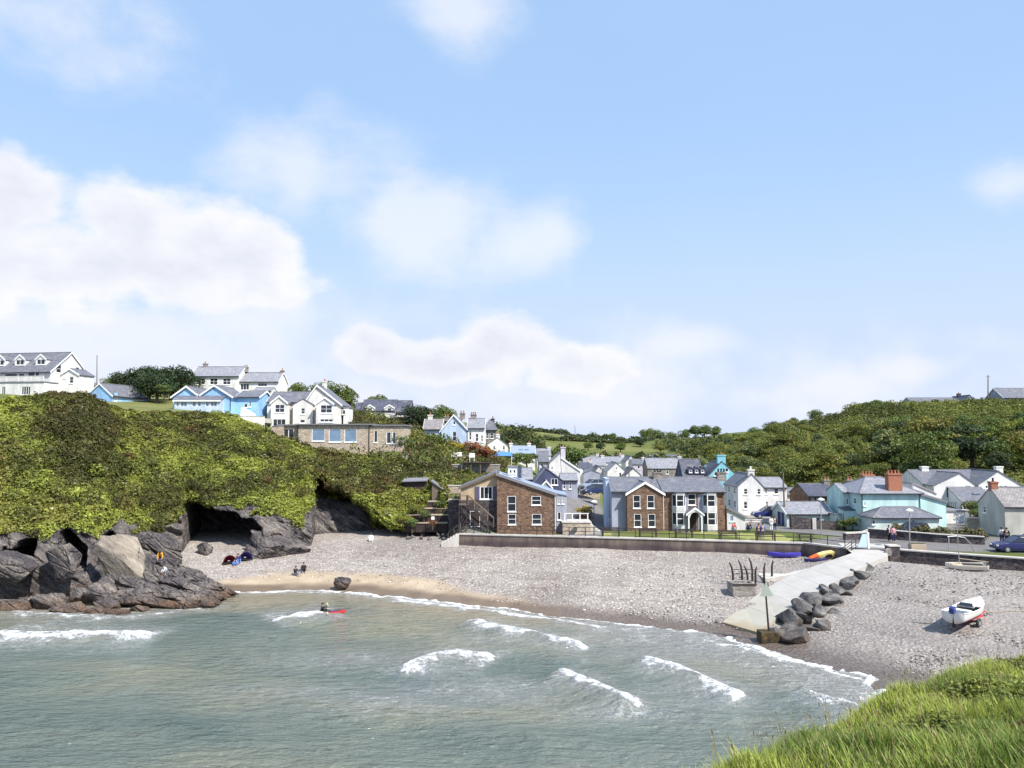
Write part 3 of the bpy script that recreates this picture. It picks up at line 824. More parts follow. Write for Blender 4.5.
M = dict(
    white=m_render('white_render', (.80, .79, .77)), cream=m_render('cream_render', (.79, .76, .72)), offwhite=m_render('offwhite_render', (.72, .71, .70)),
    paleblue=m_render('pale_blue_render', (.52, .63, .80)), skyblue=m_render('sky_blue_paint', (.33, .57, .88)), turq=m_render('turquoise_render', (.26, .60, .72)),
    mint=m_render('mint_render', (.54, .76, .74)), lilac=m_render('lilac_render', (.58, .52, .60)), greyblue=m_render('grey_blue_render', (.36, .38, .46)), tan=m_render('tan_render', (.52, .40, .27)),
    darkblue=m_render('slate_hung_blue', (.085, .095, .17)), greygreen=m_render('grey_green_render', (.50, .49, .44)), palemint=m_render('pale_mint_render', (.60, .70, .66)), pinkroof=m_render('pinkish_roof_felt', (.46, .34, .34)),
    stone=m_rubble('brown_rubble', [(.085, .045, .035), (.195, .11, .068), (.30, .185, .115), (.13, .075, .058), (.25, .165, .115)], (.17, .125, .10), 3.2),
    tanstone=m_rubble('tan_rubble', [(.30, .235, .17), (.42, .34, .25), (.52, .43, .33), (.36, .285, .22)], (.50, .45, .38)),
    darkstone=m_rubble('dark_rubble', [(.055, .045, .055), (.10, .085, .09), (.15, .125, .12), (.08, .065, .07)], (.045, .04, .045)),
    greystone=m_rubble('grey_rubble', [(.16, .14, .13), (.26, .23, .21), (.34, .31, .28), (.22, .19, .17)], (.27, .25, .23)),
    brick=m_rubble('red_brick', [(.33, .11, .06), (.42, .15, .08), (.38, .13, .075)], (.40, .26, .2), 4.5),
    slate=m_slate('slate_roof', (.155, .16, .19)), slate_y=m_slate('slate_roof_cross', (.155, .16, .19), True), slatel=m_slate('light_slate_roof', (.26, .265, .30), False, .06), slatel_y=m_slate('light_slate_roof_cross', (.26, .265, .30), True, .06),
    slated=m_slate('dark_slate_roof', (.085, .09, .125)), slated_y=m_slate('dark_slate_roof_cross', (.085, .09, .125), True), lichen=m_slate('lichen_slate_roof', (.25, .23, .23), False, .10),
    bluemetal=m_plain('blue_grey_sheet_roof', (.25, .30, .40), .45, var=.1, scale=2),
    trim=m_plain('white_trim', (.80, .80, .79), .5, var=.04), glass=m_glass(), bglass=m_glass('blue_reflecting_glass', (.14, .21, .30)), dark=m_plain('black_metal', (.03, .03, .034), .5), lead=m_plain('lead_flashing', (.20, .20, .22), .6),
    pot=m_plain('clay_pot', (.36, .16, .09), .8), wood=m_wood('weathered_wood', (.17, .135, .105)), darkwood=m_wood('dark_timber', (.055, .042, .040)), palewood=m_wood('pale_timber', (.40, .33, .25)),
    concrete=m_render('pale_concrete', (.56, .53, .49), .12), wallcon=m_render('weathered_wall_concrete', (.30, .25, .22), .3), steel=m_plain('galvanised_steel', (.42, .43, .45), .45, .6), doorblue=m_plain('dark_blue_door', (.03, .045, .13), .5), doorwhite=m_plain('white_door', (.75, .75, .75), .5, var=.05),
)
ROOFX = {'slate': ('slate', 'slate_y'), 'slatel': ('slatel', 'slatel_y'), 'slated': ('slated', 'slated_y'), 'lichen': ('lichen', 'lichen'), 'bluemetal': ('bluemetal', 'bluemetal'), 'pinkroof': ('pinkroof', 'pinkroof'), 'felt': ('lead', 'lead')}

class Bld:
    """a building: origin at the front left foot, local x to the right along the front, y into the building"""
    def __init__(s, name, label, px0, px1, Y0, base_py, Y1=None, group=None, cat='house'):
        Y1 = Y0 if Y1 is None else Y1
        a, b = at(px0, base_py, Y0), at(px1, base_py, Y1)
        s.a = a; s.rz = math.atan2(b[1] - a[1], b[0] - a[0]); s.w = math.hypot(b[0] - a[0], b[1] - a[1])
        s.root = empty(name, a, s.rz); setp(s.root, label, cat, group)
        s.c, s.sn = math.cos(s.rz), math.sin(s.rz)
        s.px = (F_PX / a[1])
    def loc(s, px, py, v=0.0):
        """picture point on the plane y = v of the building -> (u, z)"""
        r = ray(px, py); n = np.array([-s.sn, s.c, 0]); o = s.a + n * v
        q = CAM + r * (np.dot(o - CAM, n) / np.dot(r, n)) - s.a
        return float(q[0] * s.c + q[1] * s.sn), float(q[2])
    def u(s, px, v=0.0): return s.loc(px, 440, v)[0]
    def z(s, py, px=None, v=0.0):
        px = 512 + F_PX * s.a[0] / s.a[1] + 5 if px is None else px
        return s.loc(px, py, v)[1]
    def pw(s, px0, px1, py0, py1, nx=1, ny=2, v=0.0, **k):
        u0, z1 = s.loc(px0, py0, v); u1, z0 = s.loc(px1, py1, v)
        return dict(face='F', u0=u0, u1=u1, z0=z0, z1=z1, nx=nx, ny=ny, **k)
    def part(s, name, mb, mat, parent=None, bev=None):
        o = mb.build(name, M[mat] if isinstance(mat, str) else mat, parent or s.root)
        if bev: bevel(o, bev)
        return o
    def frame_of(s, face, B):
        x0, x1, y0, y1 = B
        if face == 'F': return lambda u, z, d=0: (u, y0 + d, z)
        if face == 'B': return lambda u, z, d=0: (u, y1 - d, z)
        if face == 'L': return lambda u, z, d=0: (x0 + d, y0 + u, z)
        return lambda u, z, d=0: (x1 - d, y0 + u, z)
    def window(s, P, w):
        u0, u1, z0, z1 = w['u0'], w['u1'], w['z0'], w['z1']; nx, ny = w.get('nx', 1), w.get('ny', 2); kind = w.get('kind', 'window')
        f = w.get('f', .07); fm = w.get('fm', 'trim')
        mb = MB()
        def bx(a, b, c, d, e0, e1):
            q = [P(a, c, e0), P(b, c, e0), P(b, d, e0), P(a, d, e0), P(a, c, e1), P(b, c, e1), P(b, d, e1), P(a, d, e1)]
            mb.add(q, [(0, 1, 2, 3), (4, 7, 6, 5), (0, 4, 5, 1), (1, 5, 6, 2), (2, 6, 7, 3), (3, 7, 4, 0)])
        e0, e1 = w.get('proud', .015), .10
        bx(u0, u0 + f, z0, z1, e0, e1); bx(u1 - f, u1, z0, z1, e0, e1); bx(u0 + f, u1 - f, z0, z0 + f, e0, e1); bx(u0 + f, u1 - f, z1 - f, z1, e0, e1)
        for i in range(1, nx):
            c = u0 + (u1 - u0) * i / nx; bx(c - f * .4, c + f * .4, z0 + f, z1 - f, e0 + .02, e1 - .01)
        for i in range(1, ny):
            c = z0 + (z1 - z0) * i / ny; bx(u0 + f, u1 - f, c - f * .4, c + f * .4, e0 + .02, e1 - .012)
        o = mb.build(kind, M[fm], s.root)
        g = MB().quad(P(u0 + f, z0 + f, .085), P(u1 - f, z0 + f, .085), P(u1 - f, z1 - f, .085), P(u0 + f, z1 - f, .085))
        g.build('pane' if kind == 'window' else 'panel', M[w.get('gm', 'glass')], o)
        if kind == 'window' and w.get('sill', True):
            mb = MB(); q = [P(u0 - .06, z0 - .10, -.08), P(u1 + .06, z0 - .10, -.08), P(u1 + .06, z0 - .005, -.06), P(u0 - .06, z0 - .005, -.06), P(u0 - .06, z0 - .10, .09), P(u1 + .06, z0 - .10, .09), P(u1 + .06, z0 - .005, .09), P(u0 - .06, z0 - .005, .09)]
            mb.add(q, [(0, 1, 2, 3), (4, 7, 6, 5), (0, 4, 5, 1), (1, 5, 6, 2), (2, 6, 7, 3), (3, 7, 4, 0)]).build('sill', M[w.get('sm', 'trim')], o)
    def block(s, x0, x1, y0, y1, ze, zr=None, ridge='x', mat='white', roof='slate', win=(), over=.22, apex=None, base=-1.5, barge=None, ze2=None, gutter=True, th=.12, name='wall', faces='FBLR', hipin=None, rname='roof', gm='dark', walls=True):
        B = (x0, x1, y0, y1); mb = MB(); zr = ze if zr is None else zr
        xm = (x0 + x1) / 2 if apex is None else apex; ym = (y0 + y1) / 2 if apex is None or ridge != 'x' else apex
        zb = ze if ze2 is None else ze2
        def top(face):
            flat = (lambda u: ze), []
            if ridge == 'x':
                if face in 'LR': return (lambda u: np.interp(u, [0, ym - y0, y1 - y0], [ze, zr, zb])), [ym - y0]
                return ((lambda u: ze) if face == 'F' else (lambda u: zb)), []
            if ridge == 'y':
                if face in 'FB': return (lambda u: np.interp(u, [x0, xm, x1], [ze, zr, zb])), [xm]
                return ((lambda u: ze) if face == 'L' else (lambda u: zb)), []
            if ridge == 'mono':      # ze at the left, zr at the right
                if face in 'FB': return (lambda u: np.interp(u, [x0, x1], [ze, zr])), []
                return ((lambda u: ze) if face == 'L' else (lambda u: zr)), []
            if ridge == 'monoy':     # ze at the front, zr at the back
                if face in 'LR': return (lambda u: np.interp(u, [0, y1 - y0], [ze, zr])), []
                return ((lambda u: ze) if face == 'F' else (lambda u: zr)), []
            return flat
        for face in faces:
            P = s.frame_of(face, B); tf, br = top(face)
            a, b = (x0, x1) if face in 'FB' else (0.0, y1 - y0)
            hs = [w for w in win if w['face'] == face]
            cuts = sorted({a, b, *br, *[w['u0'] for w in hs], *[w['u1'] for w in hs]}); cuts = [c for c in cuts if a - 1e-6 <= c <= b + 1e-6]
            for c0, c1 in zip(cuts, cuts[1:]):
                if c1 - c0 < 1e-4: continue
                m_ = (c0 + c1) / 2; z = base
                for w in sorted([w for w in hs if w['u0'] < m_ < w['u1']], key=lambda w: w['z0']):
                    mb.quad(P(c0, z), P(c1, z), P(c1, w['z0']), P(c0, w['z0'])); z = w['z1']
                mb.quad(P(c0, z), P(c1, z), P(c1, float(tf(c1))), P(c0, float(tf(c0))))
            for w in hs:
                a_, b_, c_, d_ = w['u0'], w['u1'], w['z0'], w['z1']
                for (p, q) in (((a_, c_), (b_, c_)), ((b_, c_), (b_, d_)), ((b_, d_), (a_, d_)), ((a_, d_), (a_, c_))):
                    mb.quad(P(*p), P(*q), P(*q, .14), P(*p, .14))
                s.window(P, w)
        if walls: s.part(name, mb, mat)
        rm = ROOFX.get(roof, (roof, roof)); t = th; e = .012
        def slope_drop(rise, run): return over * rise / max(run, .1)
        if ridge == 'x':
            d1, d2 = slope_drop(zr - ze, ym - y0), slope_drop(zr - zb, y1 - ym)
            poly = [(x0 - over * .5, y0 - over, ze - d1 + e), (x0 - over * .5, ym, zr + e), (x0 - over * .5, y1 + over, zb - d2 + e), (x0 - over * .5, y1 + over, zb - d2 + t), (x0 - over * .5, ym, zr + t), (x0 - over * .5, y0 - over, ze - d1 + t)]
            r = s.part(rname, MB().prism(poly, (x1 - x0 + over, 0, 0)), rm[0])
            s.part('ridge_tile', MB().box(x0 - over * .5, x1 + over * .5, ym - .12, ym + .12, zr + t - .05, zr + t + .05), 'lead', r)
            if gutter: s.part('gutter', MB().box(x0 - over * .4, x1 + over * .4, y0 - over - .10, y0 - over - .004, ze - d1 - .05, ze - d1 + .07), gm)
            if barge:
                for xx in (x0 - over * .5 - .05, x1 + over * .5 + .004):
                    pb = [(xx, p[1], p[2] + (.015 if i > 2 else -.16)) for i, p in enumerate(poly)]
                    s.part('bargeboard', MB().prism(pb, (.046, 0, 0)), barge)
        elif ridge == 'y':
            d1, d2 = slope_drop(zr - ze, xm - x0), slope_drop(zr - zb, x1 - xm)
            yy = y0 - over * .6
            poly = [(x0 - over, yy, ze - d1 + e), (xm, yy, zr + e), (x1 + over, yy, zb - d2 + e), (x1 + over, yy, zb - d2 + t), (xm, yy, zr + t), (x0 - over, yy, ze - d1 + t)]
            r = s.part(rname, MB().prism(poly, (0, y1 - y0 + over, 0)), rm[1])
            s.part('ridge_tile', MB().box(xm - .12, xm + .12, yy, y1 + over * .4, zr + t - .05, zr + t + .05), 'lead', r)
            if barge:
                pb = [(p[0], yy - .05, p[2] + (.015 if i > 2 else -.18)) for i, p in enumerate(poly)]
                s.part('bargeboard', MB().prism(pb, (0, .046, 0)), barge)
        elif ridge == 'mono':
            sl = (zr - ze) / (x1 - x0); yy = y0 - over
            poly = [(x0 - over, yy, ze - sl * over + e), (x1 + over, yy, zr + sl * over + e), (x1 + over, yy, zr + sl * over + t), (x0 - over, yy, ze - sl * over + t)]
            s.part(rname, MB().prism(poly, (0, y1 - y0 + over, 0)), rm[1])
            if barge: s.part('bargeboard', MB().prism([(p[0], yy - .05, p[2] + (.015 if i > 1 else -.16)) for i, p in enumerate(poly)], (0, .046, 0)), barge)
        elif ridge == 'monoy':
            sl = (zr - ze) / (y1 - y0); xx = x0 - over
            poly = [(xx, y0 - over, ze - sl * over + e), (xx, y1 + .05, zr + sl * .05 + e), (xx, y1 + .05, zr + sl * .05 + t), (xx, y0 - over, ze - sl * over + t)]
            s.part(rname, MB().prism(poly, (x1 - x0 + 2 * over, 0, 0)), rm[0])
            if barge: s.part('fascia', MB().box(x0 - over, x1 + over, y0 - over - .05, y0 - over - .003, ze - sl * over - .08, ze - sl * over + t), barge)
        elif ridge == 'flat':
            s.part(rname, MB().box(x0 - over, x1 + over, y0 - over, y1 + over, ze + e, ze + t + .06), rm[0])
        elif ridge == 'hip':
            hi = (y1 - y0) / 2 if hipin is None else hipin
            ex0, ex1, ey0, ey1 = x0 - over, x1 + over, y0 - over, y1 + over; zz = ze - .08
            A = [(ex0, ey0, zz), (ex1, ey0, zz), (ex1, ey1, zz), (ex0, ey1, zz), (x0 + hi, ym, zr), (x1 - hi, ym, zr)]
            A += [(p[0], p[1], zz + t) for p in A[:4]] + [(p[0], p[1], zr + t) for p in A[4:]]
            r = MB().add(A, [(3, 2, 1, 0), (0, 1, 7, 6), (1, 2, 8, 7), (2, 3, 9, 8), (3, 0, 6, 9), (6, 7, 11, 10), (7, 8, 11), (8, 9, 10, 11), (9, 6, 10)])
            r = s.part(rname, r, rm[0])
            hb = MB()
            for p, q in ((6, 10), (7, 11), (8, 11), (9, 10), (10, 11)): hb.bar(A[p], A[q], .09, n=5)
            s.part('ridge_tile', hb, 'lead', r)
            if gutter: s.part('gutter', MB().box(ex0, ex1, ey0 - .1, ey0 - .003, zz, zz + t * .9), gm)
    def chimney(s, x, y, z0, z1, w=.9, d=.6, mat='white', pots=2, pm='pot'):
        c = s.part('chimney', MB().box(x - w / 2, x + w / 2, y - d / 2, y + d / 2, z0, z1 - .18).box(x - w / 2 - .07, x + w / 2 + .07, y - d / 2 - .07, y + d / 2 + .07, z1 - .18, z1), mat)
        for i in range(pots):
            q = x + (i - (pots - 1) / 2) * w / max(pots, 1)
            s.part('chimney_pot', MB().lathe([(.13, 0), (.10, .3), (.13, .34), (.13, .42), (.09, .42)], 8, (q, y, z1)), pm, c)
    def dormer(s, x0, x1, y0, y1, z0, ze, zr, mat='white', roof='slate', nx=2, ny=1, barge='trim'):
        s.block(x0, x1, y0, y1, ze, zr, 'y', mat, roof, [dict(face='F', u0=x0 + .2, u1=x1 - .2, z0=z0 + .25, z1=ze - .05, nx=nx, ny=ny)], over=.12, base=z0, name='dormer', rname='dormer_roof', barge=barge)
    def downpipe(s, x, y, z0, z1, mat='dark'): s.part('downpipe', MB().bar((x, y, z0), (x, y, z1), .05), mat)

def Wm(face, u0, u1, z0, z1, nx=1, ny=2, **k): return dict(face=face, u0=u0, u1=u1, z0=z0, z1=z1, nx=nx, ny=ny, **k)

# ------------------------------------------------------------------ houses on the headland
def hotel():
    b = Bld('hotel', 'long white hotel with slate roof and dormers at the far left of the headland', -75, 50, 134, 392, Y1=130, cat='hotel')
    D = 9.0; u, z = b.u, b.z
    ze, zr = b.z(371, 40), b.z(353, 62, D / 2)
    wins = [b.pw(5, 17, 373.5, 380, 1, 1), b.pw(19, 24, 373.5, 380, 1, 1), b.pw(28, 34.5, 371.8, 379, 1, 1), b.pw(35.5, 39, 371.8, 379, 1, 1), b.pw(-10, 0, 374, 381, 2, 1), b.pw(-30, -20, 375, 382, 2, 1), b.pw(-52, -42, 376, 383, 2, 1)]
    wins += [Wm('R', 1.2, 2.4, 3.2, 4.6, 1, 2), Wm('R', 5.8, 6.8, 3.4, 4.6, 1, 2)]
    b.block(0, b.w, 0, D, ze, zr, 'x', 'white', 'slate', wins, over=.35, barge='trim')
    for px in (18, 39, -2, -25, -48):
        c = b.u(px, 1.6); b.dormer(c - 1.0, c + 1.0, 1.2, 4.0, ze + 1.0, ze + 2.2, ze + 3.0)
    # lower terrace storey in front with a glazed balustrade
    wt = [dict(face='F', u0=b.u(20, -3), u1=b.u(29, -3), z0=-.9, z1=.5, nx=4, ny=1), dict(face='F', u0=b.u(0, -3), u1=b.u(4, -3), z0=-.9, z1=.5, nx=2, ny=1)]
    b.block(0, b.w + 1.5, -3.2, -.01, 1.15, None, 'flat', 'white', 'felt', wt, over=.1, base=-3)
    bal = b.part('balustrade', MB().box(.1, b.w + 1.4, -3.1, -3.06, 1.4, 2.2), 'offwhite')
    r = MB(); r.box(.1, b.w + 1.4, -3.13, -3.04, 2.2, 2.27)
    b.part('rail', r, 'trim', bal)
    for i in range(12):
        x = .1 + i * (b.w + 1.2) / 11; b.part('post', MB().box(x, x + .06, -3.14, -3.03, 1.35, 2.2), 'trim', bal)
    # side porch with its own gable
    b.block(b.w + .02, b.w + 3.6, 2.2, 6.0, 2.9, 3.9, 'y', 'white', 'slate', [dict(face='F', u0=b.w + 1.8, u1=b.w + 2.6, z0=1.4, z1=2.5, nx=1, ny=2), dict(face='F', u0=b.w + .3, u1=b.w + 1.1, z0=.2, z1=2.2, nx=1, ny=1, kind='door', gm='doorwhite')], over=.2, barge='trim')
    b.block(b.w + .02, b.w + 3.0, 6.2, 9.0, 2.6, 1.2, 'mono', 'white', 'slate', [], over=.2)
hotel()

def blue_cabin():
    b = Bld('blue_cabin', 'small blue cabin with grey roof on top of the headland beside the dark trees', 112, 147, 128, 402, Y1=136)
    ze, zr = b.z(396.5, 125), b.z(386, 125, 2.6)
    b.block(0, b.w, 0, 5.2, ze, zr, 'x', 'skyblue', 'slate', [Wm('F', b.w * .62, b.w * .9, .6, 1.3, 3, 1), Wm('F', .5, 1.2, .1, 1.6, 1, 1, kind='door', gm='doorwhite'), Wm('L', 3.2, 3.9, .4, 1.5, 1, 1)], barge='trim')
    w = b.part('stone_terrace', MB().box(-2.0, b.w + 3.2, -1.2, -.6, -2.5, -.1), 'greystone')
blue_cabin()

def blue_bungalow():
    b = Bld('twin_gabled_bungalow', 'sky blue bungalow with two white-edged gables and a glazed veranda', 173, 250, 120, 408)
    z = b.z
    ze = z(396); D = 8
    za = z(386.5)
    x1, x2, x3 = b.u(198), b.u(221), b.u(230)
    b.block(0, x1 - .02, 0, D, ze, za, 'y', 'skyblue', 'slate', [], over=.4, barge='trim')
    b.block(x1 + .02, x3, 0, D, ze, z(385.5), 'y', 'skyblue', 'slate', [], over=.4, barge='trim', apex=b.u(213))
    # veranda, glazed, with low lean-to roof
    v = -1.8; zt = z(400.5, None, v)
    ws = [b.pw(a, c, 401.4, 407, n, 1, v, sill=False, gm='bglass') for a, c, n in ((176, 179, 1), (180.5, 187, 2), (192, 196, 1), (197.5, 201, 1), (205.5, 209, 1), (210.5, 217, 2))]
    b.block(b.u(173, v), b.u(219, v), v, -.02, zt, ze - .05, 'monoy', 'paleblue', 'slate', ws, over=.2, barge='trim')
    # long right wing
    b.block(x3 + .02, b.u(258, 2), 2, 9, z(397, None, 2), z(391.5, None, 5.5), 'x', 'skyblue', 'slate', [b.pw(244, 247.5, 403.5, 407.5, 1, 1, 2), b.pw(249, 251, 401, 407, 1, 1, 2)], over=.3, barge='trim')
    b.downpipe(b.u(229.5), -.06, -.5, ze)
blue_bungalow()

def white_pair():
    b = Bld('white_farmhouse', 'white double house with grey slate roofs standing highest behind the blue bungalow', 190, 238, 150, 404)
    z, u = b.z, b.u; D = 7
    wins = [b.pw(197, 205, 378.2, 384.5, 2, 2), b.pw(210, 217.5, 378.2, 384.5, 2, 2), b.pw(223, 230.5, 378.2, 384.5, 2, 2)]
    b.block(0, b.w, 0, D, z(376), z(367.2, None, D / 2), 'x', 'white', 'slatel', wins, barge='trim')
    b.block(b.w + .02, u(276), .6, D, z(381.5, None, .6), z(373, None, 3.8), 'x', 'white', 'slatel', [b.pw(240.5, 249, 383.5, 390, 3, 1, .6), b.pw(258, 267, 383, 386.5, 3, 1, .6)], barge='trim')
    b.block(u(252, -3), u(270, -3), -3, .55, z(391, None, -3), z(388, None, -1), 'x', 'offwhite', 'slatel', [b.pw(256, 262, 392.5, 397, 2, 1, -3)], over=.15)
    b.chimney(u(196), D / 2, z(369, None, 3.5), z(363.5, None, 3.5), .8, .6, 'greystone', 1); b.chimney(u(238), D / 2, z(372, None, 3.5), z(367, None, 3.5), .8, .6, 'greystone', 2); b.chimney(u(275), 3.8, z(375, None, 3.8), z(370.5, None, 3.8), .7, .6, 'greystone', 1)
white_pair()

def garden_wall_white():
    a, c = at(233, 424, 117), at(264, 424, 117)
    r = empty('garden_wall', (a[0], a[1], a[2])); setp(r, 'white rendered garden wall stepping down beside the blue bungalow', 'wall')
    w = c[0] - a[0]
    MB().box(0, w, 0, .35, -2.5, 1.15).build('wall', M['white'], r)
    MB().prism([(.25, 2.2, 1.0), (2.6, 2.2, 1.0), (2.6, 2.2, 1.6), (.9, 2.2, 2.6), (.4, 2.2, 2.7)], (0, .3, 0)).build('wall', M['white'], r)
    MB().box(-.05, w + .05, -.04, .39, 1.152, 1.22).build('coping', M['concrete'], r)
    MB().box(.2, w, .36, 4, .2, .9).build('patio', M['concrete'], r)
garden_wall_white()

def cream_house():
    b = Bld('gabled_villa', 'cream villa with two bay gables above the flat-roofed stone house', 264, 341, 122, 428)
    z, u = b.z, b.u; D = 8
    # main range: left slate part and tall right gable
    b.block(u(264), u(302), 1.2, D, z(402, None, 1.2), z(392.5, None, 4.5), 'x', 'cream', 'slate', [b.pw(300, 304, 398, 401, 1, 1, 1.2)][:0], barge='trim')
    b.block(u(303, 1.0), u(340, 1.0), 1.0, D, z(404, None, 1.0), z(385.5, None, 1.0), 'y', 'cream', 'slate', [], over=.35, barge='trim', apex=u(316, 1))
    # left bay
    b.block(u(272), u(288), -.9, 1.18, z(402.5, None, -.9), z(396, None, -.9), 'y', 'cream', 'slate', [b.pw(275, 284.5, 404.5, 412.5, 2, 2, -.9), b.pw(273, 285.5, 419, 427, 3, 1, -.9)], over=.2, barge='trim')
    # middle gable with small window
    b.block(u(292), u(312), .2, 1.0, z(405, None, .2), z(399, None, .2), 'y', 'cream', 'slate', [b.pw(301, 305, 408, 414, 1, 2, .2), b.pw(300, 305, 419.5, 423, 1, 1, .2)], over=.15)
    # right bay
    b.block(u(317), u(334), -.9, .98, z(403.5, None, -.9), z(397.5, None, -.9), 'y', 'cream', 'slate', [b.pw(320.5, 332, 405, 413, 2, 2, -.9), b.pw(320, 333, 419, 422, 3, 1, -.9)], over=.2, barge='trim')
    b.block(u(341), u(346), 1.5, 5, z(408, None, 1.5), None, 'flat', 'white', 'felt', [b.pw(342, 345.5, 410, 414.5, 1, 1, 1.5)], over=.1)
    b.chimney(u(315), 5.5, z(389, None, 5.5), z(381.5, None, 5.5), .7, .6, 'cream', 1)
    b.downpipe(u(290), -.05 + .2, -1, z(404))
cream_house()

def stone_flat():
    b = Bld('flat_roofed_house', 'long tan stone house with flat roof and three big picture windows on the cliff edge', 297, 370, 111, 452)
    z, u = b.z, b.u; D = 8
    zt = z(425.0, 330)
    wins = [b.pw(312, 324.5, 429, 441, 1, 1, gm='bglass'), b.pw(329, 341, 429, 442, 1, 1, gm='bglass'), b.pw(344.5, 356.5, 429, 442, 1, 1, gm='bglass')]
    b.block(0, b.w, 0, D, zt, None, 'flat', 'tanstone', 'felt', wins, over=.35, base=-4)
    b.block(b.w + .02, b.u(404.5, 1), .35, D, zt - .12, None, 'flat', 'tanstone', 'felt', [b.pw(374, 377.5, 430.5, 442.5, 1, 1, .35), b.pw(386.5, 391, 432, 443.5, 1, 1, .35), b.pw(392.5, 396, 432, 443.5, 1, 1, .35)], over=.25, base=-4)
    b.block(u(276), -.02, 1.6, D, zt - .05, None, 'flat', 'tanstone', 'felt', [b.pw(283, 294, 428.5, 438, 2, 1, 1.6, f=.12)], over=.35, base=-4)
    b.block(u(272), u(281), -.2, 1.58, zt - .25, zt - .15, 'mono', 'tanstone', 'felt', [], over=.05, base=-4)
    b.part('terrace_slab', MB().box(u(280), -.05, -.6, 1.55, .55, .75), 'concrete'); b.part('railing', MB().box(u(282), -.1, -.55, -.5, .78, 1.35), 'trim')
    b.downpipe(b.w - .15, -.08, -2.5, zt, 'dark'); b.downpipe(.1, -.08, 0, zt, 'dark')
    # sloping buttress wall at the right hand end
    b.part('buttress', MB().prism([(u(398), -.7, -2.2), (u(408), -.7, -1.6), (u(408), -.7, .1), (u(406), -.7, .1)], (0, .6, 0)), 'concrete')
stone_flat()

def dormer_house():
    b = Bld('slate_roofed_lodge', 'low pale blue lodge with slate roof and two arched dormers on the skyline', 361, 395, 146, 421)
    z, u = b.z, b.u; D = 6
    ze = z(410.5)
    b.block(0, b.w, 0, D, ze, z(400.3, None, 3), 'x', 'paleblue', 'slated', [], over=.2)
    for px in (369.5, 389):
        c = u(px, -.1)
        b.block(c - .95, c + .95, -.1, 2.0, z(408, None, -.1), z(405, None, -.1), 'y', 'white', 'slated', [dict(face='F', u0=c - .4, u1=c + .4, z0=z(413.2), z1=z(408), nx=1, ny=1)], over=.1, barge='trim')
    b.block(u(396, 0) + .02, u(409.5), .5, D, z(411.5), z(401, None, 3), 'x', 'darkblue', 'slated', [b.pw(397, 403, 412, 416, 2, 1, .5), b.pw(404, 409, 412, 416, 2, 1, .5)], over=.2)
    b.block(u(352), -.02, 1, D, z(410), z(403.3, None, 3.5), 'x', 'darkblue', 'slated', [], over=.1)
    dk = b.part('deck', MB().box(u(396), u(413), -2.2, .45, z(418.5), z(417.6)), 'wood')
    for i in range(6):
        x = u(396) + i * (u(412.6) - u(396)) / 5; b.part('post', MB().box(x, x + .07, -2.2, -2.13, z(417.6), z(417.6) + .9), 'wood', dk)
    b.part('rail', MB().box(u(396), u(413), -2.22, -2.12, z(417.6) + .9, z(417.6) + .97), 'wood', dk)
dormer_house()

def pale_house():
    b = Bld('pale_blue_house', 'pale blue gabled house with a white wing on the hillside', 423, 466, 130, 448)
    z, u = b.z, b.u
    b.block(0, u(441), .8, 6, z(429, None, .8), z(419.5, None, 3.4), 'x', 'paleblue', 'lichen', [b.pw(430.5, 435, 432.5, 440.5, 1, 2, .8)], barge='trim')
    b.block(u(441) + .02, u(466), 0, 8, z(430), z(415), 'y', 'paleblue', 'slatel', [b.pw(452.5, 456.5, 431.5, 441, 1, 2), b.pw(453, 455.5, 421, 425, 1, 1)], over=.3, barge='trim', apex=u(453.5), ze2=z(428))
    b.block(u(467), u(484), 1.6, 8.5, z(428, None, 1.6), z(419, None, 5), 'x', 'white', 'slatel', [b.pw(469, 471.5, 432, 440, 1, 2, 1.6), b.pw(475.5, 478.5, 433.5, 441.5, 1, 2, 1.6), b.pw(481, 483, 435, 442, 1, 2, 1.6), b.pw(469, 472, 445, 449, 1, 1, 1.6)], barge='trim')
    b.chimney(u(428), 3.4, z(421, None, 3.4), z(414.8, None, 3.4), .8, .6, 'cream', 1); b.chimney(u(444), 5, z(421, None, 5), z(416.5, None, 5), .9, .6, 'greystone', 2)
    b.chimney(u(472), 5, z(420, None, 5), z(414.5, None, 5), 1.0, .6, 'greystone', 3); b.chimney(u(460), 6, z(419, None, 6), z(413, None, 6), .9, .6, 'greystone', 2)
pale_house()

def tall_grey():
    b = Bld('tall_grey_house', 'tall grey-brown house with hipped slate roof behind the pale blue house', 484, 496, 146, 452)
    z, u = b.z, b.u
    b.block(0, b.w, 0, 5, z(430), z(420.5, None, 2.5), 'hip', 'greystone', 'slate', [b.pw(490, 493.5, 433, 438.5, 1, 2), b.pw(486, 488.5, 433, 438.5, 1, 2)], hipin=.9)
    b.chimney(u(492.5), 2.5, z(423, None, 2.5), z(418.5, None, 2.5), .6, .5, 'darkstone', 1)
tall_grey()

